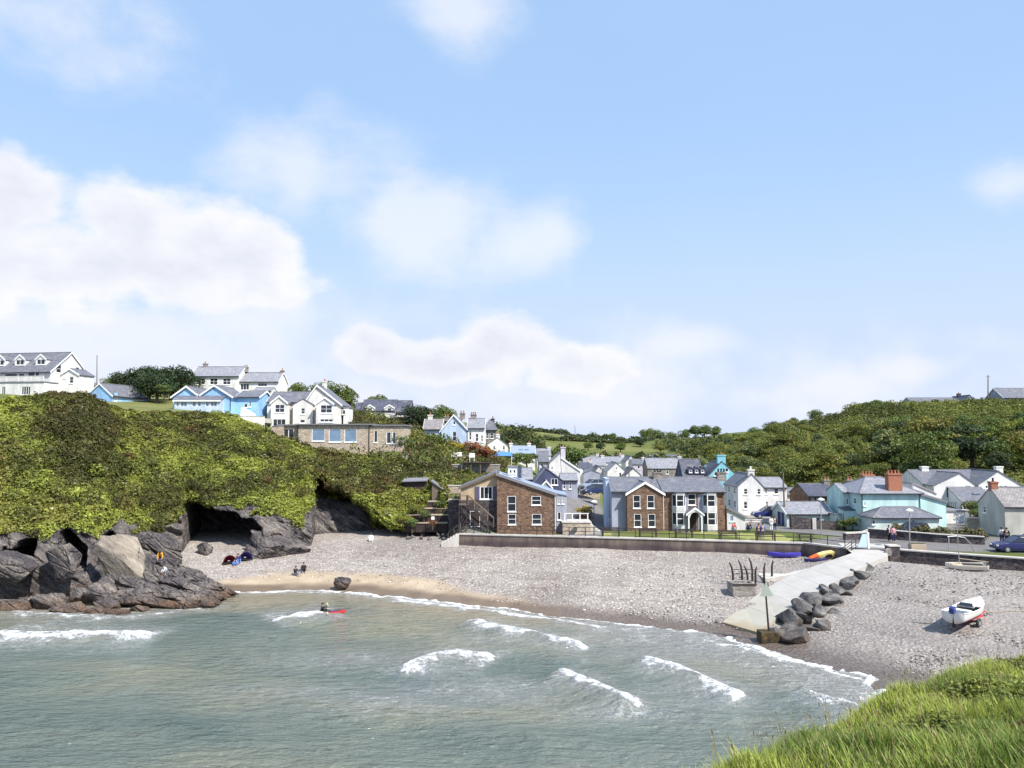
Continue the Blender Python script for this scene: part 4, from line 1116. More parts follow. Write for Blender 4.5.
def white_gable():
    b = Bld('white_gabled_house', 'white gabled house with tall white chimney just right of the grey hipped house', 484, 508, 136, 455)
    z, u = b.z, b.u
    b.block(0, b.w, 0, 6, z(447), z(438), 'y', 'white', 'slate', [b.pw(493, 495.5, 445.8, 450, 1, 2), b.pw(502.5, 505, 445.8, 450, 1, 2)], over=.08, ze2=z(446.5), apex=u(497.5))
    b.chimney(u(498), .45, z(440), z(434), .62, .6, 'white', 1)
    a = empty('garden_gazebo', at(503, 465, 126)); setp(a, 'bright blue canvas awning over a garden seat below the white gabled house', 'awning')
    MB().prism([(-1.6, 0, 1.5), (1.6, 0, 1.5), (1.15, .8, 2.1), (-1.15, .8, 2.1)], (0, .06, .05)).build('canopy', m_plain('blue_canvas', (.08, .22, .55), .8), a)
    for x in (-1.45, 1.4):
        MB().box(x, x + .07, .05, .12, -.6, 1.5).build('post', M['trim'], a)
    MB().box(-1.2, 1.2, .7, 1.1, .1, .5).build('seat', M['wood'], a)
white_gable()

def white_cottage():
    b = Bld('white_cottage', 'low white cottage with blue-grey slate roof and two chimneys above the dark blue house', 511, 535, 136, 468)
    z, u = b.z, b.u
    b.block(0, b.w, 0, 5, z(453.5), z(446, None, 2.5), 'x', 'white', 'bluemetal', [b.pw(519, 521, 455.5, 459.5, 1, 2), b.pw(525, 527, 455.5, 459.5, 1, 2), b.pw(531, 533, 455.5, 459.5, 1, 2)], barge='trim')
    for px in (511, 529): b.chimney(u(px, 2.5), 2.5, z(447, None, 2.5), z(443, None, 2.5), .6, .5, 'white', 1)
    for px in (519, 525): b.part('skylight', MB().box(u(px), u(px) + .7, .8, 1.5, z(450.5), z(450.5) + .22), 'bglass')
white_cottage()
# ------------------------------------------------------------------ houses by the beach and along the street
def brick_house():
    b = Bld('stone_beach_house', 'brown stone house with lopsided roof beside the beach steps, tan gable with purple shutters', 497, 556, 91.0, 529)
    z, u = b.z, b.u; D = 7.5
    wins = [b.pw(507.5, 516, 496, 511.5, 1, 2), b.pw(531.5, 541, 496, 505, 1, 2), b.pw(508, 516, 514, 524.5, 1, 2), b.pw(532, 541.5, 514, 524.5, 1, 2)]
    b.block(0, b.w, 0, D, z(474.5, 500), z(494.3, 553), 'mono', 'stone', 'bluemetal', wins, over=.18, barge='lead', th=.16)
    # set-back left part: tan render over dark stone, with shuttered window
    v = .9; xl = u(461, v)
    zl, zr = z(487.5, 462, v), z(473.0, 497, v)
    zs = z(500, 480, v)
    b.block(xl, -.02, v, D, zl, zr, 'mono', 'tan', 'slate', [b.pw(480, 492.5, 486.5, 499.2, 3, 1, v, f=.09)], over=.25, base=zs + .002, barge='wood')
    for a, c in ((475, 479.4), (493.0, 497 - .4)):
        p0, p1 = b.loc(a, 486.5, v), b.loc(c, 499.2, v)
        b.part('shutter', MB().box(p0[0], p1[0], v - .06, v - .005, p1[1], p0[1]), m_plain('purple_shutter', (.10, .09, .15), .6))
    b.block(xl, -.02, v + .001, D, zs, None, 'none', 'darkstone', 'slate', [b.pw(470, 480, 511, 527, 1, 1, v, kind='door', gm='darkwood')], name='lower_wall')
    # low slate-hung end with two white windows, under the same roof line
    b.block(b.w + .02, u(566.5, 1.2), 1.2, D, z(493.8, 556, 1.2), z(495.8, 566, 1.2), 'mono', 'greyblue', 'bluemetal', [b.pw(557.8, 560, 497.5, 504, 1, 2, 1.2), b.pw(562, 564.2, 497.5, 504, 1, 2, 1.2), b.pw(556.6 + .8, 561, 512, 520, 1, 1, 1.2)], over=.1)
    # white roof lantern
    b.block(u(508, 3), u(517, 3), 3, 4.6, z(467.5, 512, 3), None, 'flat', 'white', 'felt', [b.pw(509.3, 512, 469.5, 473.5, 1, 1, 3), b.pw(513, 515.7, 469.5, 473.5, 1, 1, 3)], over=.08, base=z(477, 512, 3), name='lantern', rname='lantern_roof')
    b.part('flue', MB().box(u(518, 3.4), u(521.5, 3.4), 3.4, 4.2, z(478, 520, 3.4), z(465.5, 520, 3.4)), 'darkblue')
    b.part('skylight', MB().prism([(u(520, 2), 2, z(479.5, 520, 2) + .62), (u(525, 2), 2, z(481.2, 525, 2) + .62), (u(525, 2), 2, z(481.2, 525, 2) + .70), (u(520, 2), 2, z(479.5, 520, 2) + .70)], (0, 1.0, 0)), 'bglass')
    b.downpipe(b.w - .1, -.08, 0, z(494, 553), 'trim')
    # outside wooden stair
    st = empty('timber_stair', at(470, 528, 90.2)); setp(st, 'dark wooden outside stair climbing to the tan gable of the stone beach house', 'stairs')
    o = np.array(at(470, 528, 90.2)); q0, q1 = at(468, 504, 90.2) - o, at(493.5, 526.5, 90.2) - o
    n = 13
    for i in range(n):
        t = i / (n - 1); p = q0 * (1 - t) + q1 * t
        MB().box(p[0] - .14, p[0] + .14, 0, .95, p[2] - .03, p[2] + .03).build('tread', M['darkwood'], st)
    for y in (-.03, .96):
        MB().prism([(q0[0], y, q0[2] - .22), (q1[0], y, q1[2] - .22), (q1[0], y, q1[2] + .08), (q0[0], y, q0[2] + .08)], (0, .05, 0)).build('stringer', M['darkwood'], st)
        MB().bar((q0[0], y, q0[2] + .95), (q1[0], y, q1[2] + .95), .045).build('handrail', M['wood'], st)
        for i in range(5):
            t = i / 4; p = q0 * (1 - t) + q1 * t
            MB().bar((p[0], y, p[2] - .1), (p[0], y, p[2] + .95), .035).build('baluster', M['wood'], st)
    MB().box(q0[0] - 1.1, q0[0] - .02, -.1, 1.0, q0[2] - .12, q0[2] - .02).build('landing', M['wood'], st)
    for x in (q0[0] - 1.05, q0[0] - .15):
        for y in (-.05, .9): MB().bar((x, y, -.4), (x, y, q0[2] + 1.0), .06).build('post', M['darkwood'], st)
    for dz in (.45, .95): MB().box(q0[0] - 1.1, q0[0] - .1, -.10, -.05, q0[2] + dz - .05, q0[2] + dz + .05).build('rail', M['wood'], st)
brick_house()

def main_house():
    b = Bld('bay_windowed_house', 'large brown stone house with two white bay windows and arched porch behind the lawn', 613, 725, 92.5, 530.5)
    z, u = b.z, b.u; D = 8.4
    ze = z(492, 670); zr = z(478, 670, D / 2)
    mid = u(663)
    # left range: grey rendered strip, then the projecting stone gable
    b.block(0, mid - .02, .9, D, ze, zr, 'x', 'greyblue', 'slate', [Wm('L', 2, 2.9, 1.0, 2.4)], over=.25)
    v = 0.0
    g0, g1 = u(626.5), u(662.5)
    wins = [b.pw(633, 640.5, 495.2, 508.2, 1, 2), b.pw(647, 654.5, 495.2, 508.2, 1, 2), b.pw(634, 641.5, 514, 527, 1, 2), b.pw(648, 655.5, 514, 527, 1, 2)]
    b.block(g0, g1, 0, D / 2, z(493.5, 644), z(482.5, 644), 'y', 'stone', 'slate', wins, over=.22, barge='trim')
    # right range
    c0 = .5
    b.block(mid + .02, u(724.5), c0, D, ze, zr, 'x', 'stone', 'slate', [b.pw(687.8, 695.8, 494, 505, 1, 2, c0)], over=.25)
    # grey painted panel between the bays
    p = u(671.5), u(714)
    for (a, c) in ((671.6, 687), (696.6, 714)):
        b.part('painted_panel', MB().box(u(a, c0), u(c, c0), c0 - .03, c0 - .004, .05, ze - .25), 'greyblue')
    # canted two storey bay windows
    for a, c in ((671, 684.5), (701.5, 715.5)):
        x0, x1 = u(a, c0), u(c, c0); in_ = .38; y0 = c0 - .75; yb = c0 - .035
        for (t0, t1, nm) in ((495.3, 506, 'upper'), (513, 524.5, 'lower')):
            za, zb2 = z(t1, 680, -.2), z(t0, 680, -.2)
            f = b.part('bay_window', MB().box(x0 + in_, x1 - in_, y0, y0 + .06, za - .10, za).box(x0 + in_, x1 - in_, y0, y0 + .06, zb2, zb2 + .12)
                       .box(x0 + in_ - .03, x0 + in_ + .07, y0 - .01, y0 + .07, za, zb2).box(x1 - in_ - .07, x1 - in_ + .03, y0 - .01, y0 + .07, za, zb2)
                       .box(x0 + in_ + .07, x1 - in_ - .07, y0 + .01, y0 + .05, (za + zb2) / 2 - .04, (za + zb2) / 2 + .04)
                       .prism([(x0, yb, za - .1), (x0 + in_, y0, za - .1), (x0 + in_, y0 + .08, za - .1), (x0 + .08, yb, za - .1)], (0, 0, .1)).prism([(x1, yb, za - .1), (x1 - in_, y0, za - .1), (x1 - in_, y0 + .08, za - .1), (x1 - .08, yb, za - .1)], (0, 0, .1))
                       .prism([(x0, yb, zb2), (x0 + in_, y0, zb2), (x0 + in_, y0 + .08, zb2), (x0 + .08, yb, zb2)], (0, 0, .12)).prism([(x1, yb, zb2), (x1 - in_, y0, zb2), (x1 - in_, y0 + .08, zb2), (x1 - .08, yb, zb2)], (0, 0, .12))
                       .box(x0 - .02, x0 + .06, yb - .05, yb, za, zb2).box(x1 - .06, x1 + .02, yb - .05, yb, za, zb2), 'trim')
            b.part('pane', MB().quad((x0 + in_, y0 + .04, za), (x1 - in_, y0 + .04, za), (x1 - in_, y0 + .04, zb2), (x0 + in_, y0 + .04, zb2)), 'glass', f)
            b.part('pane', MB().quad((x0 + .03, yb, za), (x0 + in_, y0 + .04, za), (x0 + in_, y0 + .04, zb2), (x0 + .03, yb, zb2)), 'glass', f)
            b.part('pane', MB().quad((x1 - .03, yb, za), (x1 - in_, y0 + .04, za), (x1 - in_, y0 + .04, zb2), (x1 - .03, yb, zb2)), 'glass', f)
        hb = [(x0 - .03, yb), (x0 + in_ - .02, y0 - .02), (x1 - in_ + .02, y0 - .02), (x1 + .03, yb)]
        b.part('bay_panel', MB().prism([(q[0], q[1], z(513, 680, -.2) + .12) for q in hb], (0, 0, z(506, 680, -.2) - .1 - z(513, 680, -.2) - .12)), 'offwhite')
        b.part('bay_base', MB().prism([(q[0], q[1], -.4) for q in hb], (0, 0, z(524.5, 680, -.2) - .1 + .4)), 'offwhite')
        b.part('bay_roof', MB().prism([(q[0], q[1], z(495.3, 680, -.2) + .12) for q in hb], (0, 0, .14)), 'lead')
    # porch
    x0, x1 = u(686.5, -1.2), u(701.5, -1.2); xm = (x0 + x1) / 2; yv = -1.2
    zt, zpe = z(508.5, 694, yv), z(514.5, 694, yv)
    pr = MB(); pr.prism([(x0 - .15, yv, zpe - .1), (xm, yv, zt), (x1 + .15, yv, zpe - .1), (x1 + .15, yv, zpe), (xm, yv, zt + .12), (x0 - .15, yv, zpe)], (0, 1.64, 0))
    po = b.part('porch_roof', pr, 'slate_y')
    arch = [(x0 + .02, zpe - .02), (xm, zt - .04), (x1 - .02, zpe - .02)]
    inner = [(x1 - .28, zpe - .35)] + [(xm + (x1 - .28 - xm) * math.cos(a), zpe - .35 + .62 * math.sin(a)) for a in np.linspace(.2, math.pi - .2, 7)] + [(x0 + .28, zpe - .35)]
    b.part('porch_bargeboard', MB().prism([(x0 - .2, yv - .06, zpe - .2), (xm, yv - .06, zt - .12), (x1 + .2, yv - .06, zpe - .2), (x1 + .2, yv - .06, zpe + .03), (xm, yv - .06, zt + .16), (x0 - .2, yv - .06, zpe + .03)], (0, .055, 0)), 'trim', po)
    b.part('porch_arch', MB().prism([(p_[0], yv + .05, p_[1]) for p_ in inner] + [(x0 + .1, yv + .05, zpe - .35), (x0 + .1, yv + .05, zpe - .12), (xm, yv + .05, zt - .16), (x1 - .1, yv + .05, zpe - .12), (x1 - .1, yv + .05, zpe - .35)], (0, .08, 0)), 'trim', po)
    for x in (x0 + .05, x1 - .2): b.part('porch_post', MB().box(x, x + .15, yv, yv + .15, -.3, zpe - .1), 'trim')
    b.part('door', MB().box(xm - .5, xm + .5, c0 - .06, c0 - .031, 0, 2.1), 'darkwood')
    for px, n in ((657, 3), (720.5, 3)):
        b.chimney(u(px, D / 2), D / 2, zr - .4, zr + .75, 1.1, .7, 'greystone', n, 'dark')
    b.part('pale_end_stack', MB().box(-.42, -.02, 3.2, 6.0, -1.2, zr - .1).box(-.46, .02, 3.1, 6.1, zr - .098, zr + .02), 'paleblue')
    b.downpipe(mid - .0, -.1 + .4, 0, ze, 'trim')
    # low grey side building at the right, with a blue window
    x0 = u(725.5, 1.0)
    b.block(x0, u(743.5, 1.0), 1.0, 6.5, z(507.5, 727, 1), z(517, 742, 1), 'mono', 'offwhite', 'slate', [b.pw(729.5, 733.8, 515.5, 521.5, 1, 1, 1.0, gm='bglass')], over=.15, barge='lead', name='side_wall', rname='side_roof')
main_house()

def white_house_mid():
    b = Bld('white_village_house', 'cream-white gabled house with lower wing behind the parked dark blue car', 738.5, 764, 107, 517)
    z, u = b.z, b.u
    wins = [b.pw(743.6, 747.8, 488.6, 494.4, 1, 2), b.pw(757, 760.8, 488.6, 494.4, 1, 2), b.pw(743.6, 747.6, 501.5, 508.8, 1, 2)] + [Wm('L', 1.2, 2.1, z(494.5), z(488.5)), Wm('L', 4, 4.9, z(494.5), z(488.5)), Wm('L', 1.2, 2.1, z(509), z(501.5)), Wm('L', 4, 4.9, z(509), z(501.5))]
    b.block(0, b.w, 0, 7, z(486.6), z(474.5), 'y', 'white', 'slate', wins, over=.15, apex=u(751), base=-2.5)
    b.block(b.w + .02, u(785.5, .8), .8, 6.6, z(487.6, None, .8), z(477.8, None, 3.7), 'x', 'white', 'slatel', [b.pw(764.9, 767.3, 488.5, 494, 1, 2, .8), b.pw(774, 778.6, 488.5, 494, 1, 2, .8), b.pw(765.6, 768.6, 501.2, 507, 1, 2, .8), b.pw(775.2, 779.6, 501, 508, 1, 2, .8)], over=.15, base=-2.5)
    b.chimney(u(751), .5, z(476.5), z(469.5), .85, .7, 'cream', 1, 'trim')
    gw = setp(empty('forecourt_wall', at(744, 522, 101)), 'low cream forecourt wall beneath the dark blue parked car', 'wall')
    x1 = at(786, 522, 101)[0] - at(744, 522, 101)[0]
    MB().box(0, x1, 0, .4, -.6, .22).build('wall', M['cream'], gw); MB().box(-.04, x1 + .04, -.05, .45, .223, .32).build('coping', M['concrete'], gw)
white_house_mid()

def garage():
    b = Bld('pale_garage', 'pale mint garage with light slate roof and dark blue door behind the dark stone wall', 787, 833, 96.5, 529)
    z, u = b.z, b.u
    b.block(0, b.w, 0, 5.6, z(514), z(502.4, None, 2.8), 'x', 'palemint', 'slatel', [Wm('F', u(814), u(818), z(525), z(517.5), 1, 1), Wm('L', .8, 3.6, 0, 2.0, 2, 1, kind='door', gm='doorblue')], over=.2, barge='trim')
    b.part('door', MB().box(u(787.4), u(790.8), -.06, -.005, 0, z(515)), 'doorblue')
    a = at(791.5, 530, 94); r = setp(empty('garden_wall', a), 'dark stone garden wall sloping down in front of the pale garage', 'wall')
    w = at(846, 530, 94)[0] - a[0]
    MB().prism([(0, 0, -.6), (w, 0, -.6), (w, 0, .95), (w * .55, 0, 1.15), (.0, 0, 1.75)], (0, .45, 0)).build('wall', M['darkstone'], r)
    MB().box(2.55, 3.0, -.14, -.003, -.5, 1.45).build('pier', M['concrete'], r)
garage()

def slate_row():
    b = Bld('white_end_cottage', 'small white-gabled cottage with dark slate roof peeping above the pale garage', 787, 799, 116, 503)
    z, u = b.z, b.u
    b.block(0, u(811), 0, 5, z(495.5), z(488.2, None, 2.5), 'x', 'offwhite', 'slate', [b.pw(792, 794, 497.5, 500.8, 1, 1)], over=.12, barge='trim')
    b.block(u(801), u(811.5), -.9, -.02, z(496.5), z(488), 'y', 'white', 'slate', [], over=.1)
    c = Bld('brick_fronted_cottages', 'purple-brown cottage row with dark slate roof and four windows left of the mint house', 809, 838, 103.5, 512)
    z, u = c.z, c.u
    ws = [c.pw(a, a + 3.2, 498, 503, 2, 1) for a in (811, 816.3, 821.5, 831)]
    c.block(0, c.w, 0, 7, z(496), z(484.3, None, 3.5), 'x', m_rubble('purple_brick', [(.20, .12, .12), (.27, .16, .15), (.23, .14, .13)], (.22, .16, .15), 3.4) and 'stone', 'slated', ws, over=.2)
    for px in (825, 848): c.chimney(u(px, 3.5), 3.5, z(486, None, 3.5), z(479.5, None, 3.5), .8, .6, 'greystone', 2)
    c.part('side_wall_panel', MB().box(u(832), u(838.4), -.5, -.02, -.5, z(499)), 'brick')
slate_row()

def mint_house():
    b = Bld('mint_house', 'mint green house with hipped slate roof and two red brick chimney stacks', 862, 921.5, 92.5, 530)
    z, u = b.z, b.u; D = 8.5
    ze = z(493.6, 880)
    ws = [Wm('L', 1.3, 2.1, z(505), z(499)), Wm('L', 1.3, 2.1, z(520), z(513)), Wm('L', 4.5, 5.3, z(505), z(499)), Wm('L', 4.5, 5.3, z(520), z(513)), b.pw(864 - .2, 866.2, 502, 506, 1, 2), b.pw(864, 866.2, 515, 520, 1, 2)]
    b.block(0, b.w, 0, D, ze, z(478, 884, D / 2), 'hip', 'mint', 'slatel', ws, over=.3, hipin=2.6)
    ch = lambda px, v, p0, p1, w: b.chimney(u(px, v), v, z(p0, px, v), z(p1, px, v), w, .9, 'brick', 4)
    ch(892, .8, 492, 473.5, 1.65); ch(866, 6.5, 486, 474.5, 1.5)
    b.downpipe(.1, -.08, -.5, ze - .1); b.downpipe(b.w - .1, -.08, -.5, ze - .1)
    # right lean-to wing with pinkish roof behind
    b.block(b.w + .02, u(944.5), .3, D, z(493.8, 923, .3), z(501.5, 943, .3), 'mono', 'mint', 'slated', [], over=.15, barge='lead')
    b.block(u(911, 4), u(934, 4), 4, D - .6, z(484, 912, 4), z(494.0, 934, 4), 'mono', 'offwhite', 'pinkroof', [], over=.1, base=2)
    # small hipped annexe in front
    v = -3.6
    b.block(u(871, v), u(936, v), v, -.02, z(518, 890, v), z(507.8, 890, v / 2), 'hip', 'palemint', 'slate', [b.pw(909, 915.5, 519.8, 525, 2, 1, v), b.pw(872, 875.5, 520, 524.5, 1, 1, v)], over=.2, hipin=1.9, name='annexe_wall', rname='annexe_roof')
    b.part('skylight', MB().box(u(888, v), u(893, v), v + .7, v + 1.2, z(514.6, 890, v), z(514.6, 890, v) + .16), 'bglass')
    # left porch and side wing
    w0 = u(841, 3.2)
    b.block(w0, -.02, 3.2, 8, z(492.5, 850, 3.2), z(484, 850, 5.6), 'x', 'mint', 'slatel', [b.pw(846, 848.8, 498.5, 504.5, 1, 2, 3.2), b.pw(852.5, 855.2, 499, 505, 1, 2, 3.2)], over=.15)
    b.block(u(841.5, 1.6), u(856, 1.6), 1.6, 3.18, z(510.5, 850, 1.6), z(507.5, 850, 3.1), 'monoy', 'mint', 'slated', [b.pw(842.5, 845, 512.5, 519, 1, 2, 1.6), b.pw(851.5, 855, 516, 524, 1, 1, 1.6, kind='door', gm='doorblue')], over=.12, name='porch_wall', rname='porch_roof')
    b.block(u(833.5, 2), u(841, 2) , 2, 4, z(515, 838, 2), z(513.6, 838, 3.6), 'monoy', 'palemint', 'slate', [b.pw(836, 838.5, 517.5, 522, 1, 1, 2)], over=.1, name='store_wall', rname='store_roof')
mint_house()

def twin_gables():
    b = Bld('twin_gabled_house', 'white house with two tall gables and slate conservatory below the woods at the right', 935, 978, 108, 520)
    z, u = b.z, b.u; D = 8
    b.block(0, b.w, 0, D, z(485.5), z(473.5), 'y', 'white', 'slate', [b.pw(946, 949.6, 486.5, 498, 1, 1), b.pw(950.6, 954.2, 486.5, 498, 1, 1), b.pw(965, 971, 485.5, 489.5, 2, 1)], over=.2, apex=u(958))
    b.block(b.w + .02, u(1020), 0, D, z(486), z(471.5), 'y', 'white', 'slate', [b.pw(999, 1003, 485.5, 488.5, 1, 1), b.pw(1004, 1008, 485.5, 488.5, 1, 1), b.pw(985, 991, 485.5, 488.5, 2, 1)], over=.2, apex=u(996.5))
    b.block(u(921, 2), u(1000, 2), 2.2, D + 2, z(484, None, 2.2), z(470.5, None, 6), 'x', 'white', 'slate', [], over=.15)
    for px in (923, 997): b.chimney(u(px, 6), 6, z(473, None, 6), z(466.3, None, 6), 1.0, .7, 'white', 0)
    # conservatory with sloping slate roof, balcony
    v = -3.2; x0, x1 = u(959, v), u(992, v); zc = z(501.5, 970, v)
    b.block(x0, x1, v, -.02, zc, z(487.5, 970, -.1), 'monoy', 'trim', 'slate', [dict(face='F', u0=x0 + .15 + i * (x1 - x0 - .3) / 8, u1=x0 + .08 + (i + 1) * (x1 - x0 - .3) / 8, z0=z(510, 970, v), z1=z(502.6, 970, v), nx=1, ny=1, sill=False, f=.05) for i in range(8)], over=.15, base=z(511, 970, v), name='conservatory_wall', rname='conservatory_roof')
    b.part('terrace_wall', MB().box(x0 - .3, x1 + .4, v - .35, v - .02, -2.2, z(511, 970, v) - .01), 'tanstone')
    rl = b.part('balcony', MB().box(u(944, -2), u(960, -2) - .1, -2.1, -.03, z(510.8, 950, -2), z(509.8, 950, -2)), 'trim')
    for i in range(8):
        x = u(944.3, -2) + i * .28; b.part('baluster', MB().bar((x, -2.05, z(509.8, 950, -2)), (x, -2.05, z(503, 950, -2)), .025), 'dark', rl)
    b.part('balcony_rail', MB().box(u(944, -2), u(960, -2) - .1, -2.1, -2.03, z(503, 950, -2), z(503, 950, -2) + .06), 'dark', rl)
    b.part('rooflight', MB().box(u(972, v + 1), u(979, v + 1), v + 1.2, v + 1.9, z(497, 975, v + 1) + .35, z(497, 975, v + 1) + .5), 'bglass')
twin_gables()

def white_garage():
    b = Bld('arched_garage', 'small white flat-roofed garage with pale arched door under the balcony', 944.5, 966, 99, 530)
    z, u = b.z, b.u
    b.block(0, b.w, 0, 4.5, z(511.8), None, 'flat', 'white', 'felt', [], over=.12)
    c, zz = u(959.0), z(521.5); r = 5.2 / b.px
    poly = [(c + r * math.cos(a), -.05, zz + r * 1.0 * math.sin(a)) for a in np.linspace(0, math.pi, 12)] + [(c - r, -.05, -.2), (c + r, -.05, -.2)]
    b.part('arched_door', MB().prism(poly, (0, .045, 0)), m_plain('pale_blue_door', (.50, .57, .66), .5))
    b.part('fence_panel', MB().box(u(951), u(971), -.9, -.82, -.9, .35), 'doorblue')
white_garage()

def right_cottage():
    b = Bld('lichened_cottage', 'grey-cream cottage with lichen-covered slate roof and red chimney at the right edge', 1006, 1075, 86, 540, Y1=85.2)
    z, u = b.z, b.u
    b.block(0, b.w, 0, 6, z(507, 1010), z(488, 1010, 3), 'x', 'greygreen', 'lichen', [Wm('L', 4.2, 4.9, 2.6, 3.4), Wm('F', 2.5, 3.6, 1.0, 2.4)], over=.12)
    b.chimney(.35, 3, z(491, 1000, 3), z(481.5, 1000, 3), .75, .8, 'brick', 1, 'dark')
right_cottage()

def street_houses():
    V = 'houses along the village street'
    # dark blue slate-hung house
    b = Bld('dark_blue_house', 'dark blue slate-hung house with gable behind the stone beach house', 533, 562, 106, 494)
    z, u = b.z, b.u
    b.block(0, b.w, 0, 8, z(484), z(468), 'y', 'darkblue', 'slatel', [b.pw(551, 558, 478.5, 485, 2, 1)], over=.15, apex=u(545.5), ze2=z(480))
    b.block(u(561) + .02, u(578), 1.0, 6, z(480.5, None, 1), z(474, None, 3.5), 'x', 'greyblue', 'slatel', [b.pw(563, 565.5, 481.5, 489, 1, 2, 1), b.pw(569, 571.5, 482.5, 489, 1, 2, 1)], over=.15)
    b.block(u(521, 2), -.02, 2, 7, z(479.5, None, 2), z(468.5, None, 4.5), 'x', 'darkblue', 'slatel', [], over=.15)
    b.block(u(540, -1.2), u(552, -1.2), -1.2, -.02, z(487), z(480.5), 'y', 'greyblue', 'slatel', [], over=.12, barge='trim')
    # lilac house with the tall chimney
    b = Bld('lilac_house', 'lilac and white gabled house with a very tall pale chimney stack', 539, 561, 124, 478)
    z, u = b.z, b.u
    b.block(0, u(549), .5, 6, z(462, None, .5), z(452, None, 3.2), 'x', 'lilac', 'slate', [b.pw(540.5, 543.5, 463, 467, 1, 2, .5)], over=.12)
    b.block(u(549) + .02, b.w, 0, 6.5, z(464), z(453.2), 'y', 'offwhite', 'slatel', [b.pw(551, 553, 466.5, 470, 1, 1)], over=.12, apex=u(560.5))
    b.block(b.w + .02, u(580), .3, 6.5, z(457.5), z(470.5), 'mono', 'offwhite', 'slatel', [], over=.1, barge='trim')
    b.chimney(u(563.3), .9, z(466), z(447), .75, .75, 'lilac', 1)
    # grey house above the parked car
    b = Bld('grey_box_house', 'grey house on a stone base at the head of the steep lane', 583.5, 600, 126, 495)
    z, u = b.z, b.u
    b.block(0, b.w, 0, 6, z(473.5), z(470.5), 'y', 'greyblue', 'slate', [b.pw(591.5, 597, 478, 483.5, 2, 1)], over=.1, base=z(485))
    b.block(.01, b.w - .01, .05, 6, z(485) - .02, None, 'none', 'tanstone', 'slate', [], name='stone_base')
    b.part('white_end', MB().box(u(579), -.02, .6, 5, -1, z(470)), 'white')
    # cluster further up the valley
    specs = [
        ('white_street_house', 'white gabled house with one attic window rising behind the pale chimney stack', 607.5, 626, 138, 483, 471.5, 463, 'y', 'white', 'slatel', [(615.5, 617.2, 467, 470, 1, 1), (619, 621.5, 472.5, 477, 1, 1)]),
        ('long_roofed_house', 'long light-slated house behind the pale wooden poles of the lane', 584, 606, 160, 478, 465.5, 457.5, 'x', 'white', 'slatel', [(586, 588, 467, 470.5, 1, 1), (593, 595, 467, 470.5, 1, 1), (600, 602, 467, 470.5, 1, 1)]),
        ('back_row_house', 'far slate-roofed house at the back of the village left of the stone chapel', 604, 626, 182, 470, 462.5, 457, 'x', 'offwhite', 'slatel', [(610, 612, 463.5, 466.5, 1, 1)]),
        ('steep_white_house', 'narrow white house with steep gable squeezed behind the white attic-windowed gable', 626, 637, 168, 476, 462, 456.2, 'y', 'white', 'slate', [(629, 630.6, 463.5, 466.5, 1, 1)]),
        ('red_trimmed_house', 'slate-roofed house with reddish dormer next to the stone chapel', 633, 647, 158, 478, 464.5, 459.5, 'x', 'lilac', 'slate', [(637.5, 640, 465.5, 469, 1, 1), (642, 644.5, 465.5, 469, 1, 1)]),
        ('low_white_house', 'low white gable directly behind the big stone house, left of the chapel', 626, 641, 134, 484, 475.5, 468.5, 'y', 'white', 'slated', []),
        ('stone_chapel', 'long stone village hall with pale slate roof behind the big stone house', 648, 686, 150, 482, 468.3, 458.5, 'x', 'greystone', 'slatel', [(654, 656.5, 470.5, 474, 1, 1), (658, 660.5, 470.5, 474, 1, 1), (666, 668.5, 470.5, 474, 1, 1), (676, 678.5, 470.5, 474, 1, 1)]),
        ('far_slate_house', 'grey roof of a far house just above the stone village hall', 648, 662, 215, 466, 459, 455.5, 'x', 'offwhite', 'slate', [(653, 654.5, 459.8, 461.8, 1, 1)]),
        ('far_long_house', 'low far roof right of the far grey house above the village hall', 664, 682, 220, 466, 458.2, 455, 'x', 'offwhite', 'slate', [(670, 671.5, 459, 461, 1, 1)]),
        ('far_white_house', 'tiny far white house with slate roof in the middle of the valley', 609, 622, 215, 464, 458.5, 455.5, 'x', 'white', 'slate', [(614, 615.5, 459.3, 461.3, 1, 1)]),
        ('gabled_back_house', 'white house with light slate roof right above the lilac house chimney', 567, 583, 172, 476, 462.5, 456, 'x', 'white', 'slatel', [(571, 572.8, 464, 467, 1, 1), (577, 578.8, 464, 467, 1, 1)]),
        ('slope_house', 'white slope house between the low white cottage and the lilac house', 537, 551, 150, 472, 455.5, 449, 'x', 'white', 'slatel', [(540, 542, 457.5, 461, 1, 1), (546, 548, 457.5, 461, 1, 1)]),
        ('narrow_gable_house', 'narrow off-white gable left of the white attic-windowed gable', 593, 606, 144, 484, 474, 466.5, 'y', 'offwhite', 'slate', [(598, 600, 473, 476.5, 1, 1)]),
        ('upper_lane_house', 'small white dark-roofed house at the top of the lane left of the narrow gable', 580, 593, 150, 480, 469.5, 463, 'x', 'white', 'slated', [(584, 586, 471, 474, 1, 1)]),
        ('hillside_cottage', 'far white cottage at the left of the back row under the hedged fields', 586, 600, 190, 468, 460.5, 456, 'x', 'white', 'slatel', [(591, 592.8, 461.5, 464, 1, 1)]),
    ]
    for nm, lab, p0, p1, Y, base, eave, rid, kind, mat, roof, ws in specs:
        b = Bld(nm, lab, p0, p1, Y, base, group=V)
        D = 6 if kind == 'x' else 7
        b.block(0, b.w, 0, D, b.z(eave), b.z(rid, None, D / 2 if kind == 'x' else 0), kind, mat, roof, [b.pw(*w) for w in ws], over=.15, gutter=False)
        if kind == 'x': b.chimney(b.w * .92, D / 2, b.z(rid + 1, None, D / 2), b.z(rid - 2.2, None, D / 2), .7, .6, 'offwhite', 1)
    # turquoise house
    b = Bld('turquoise_house', 'bright turquoise gable-ended house with dark dormered roof behind the big stone house', 706, 741, 132, 486)
    z, u = b.z, b.u
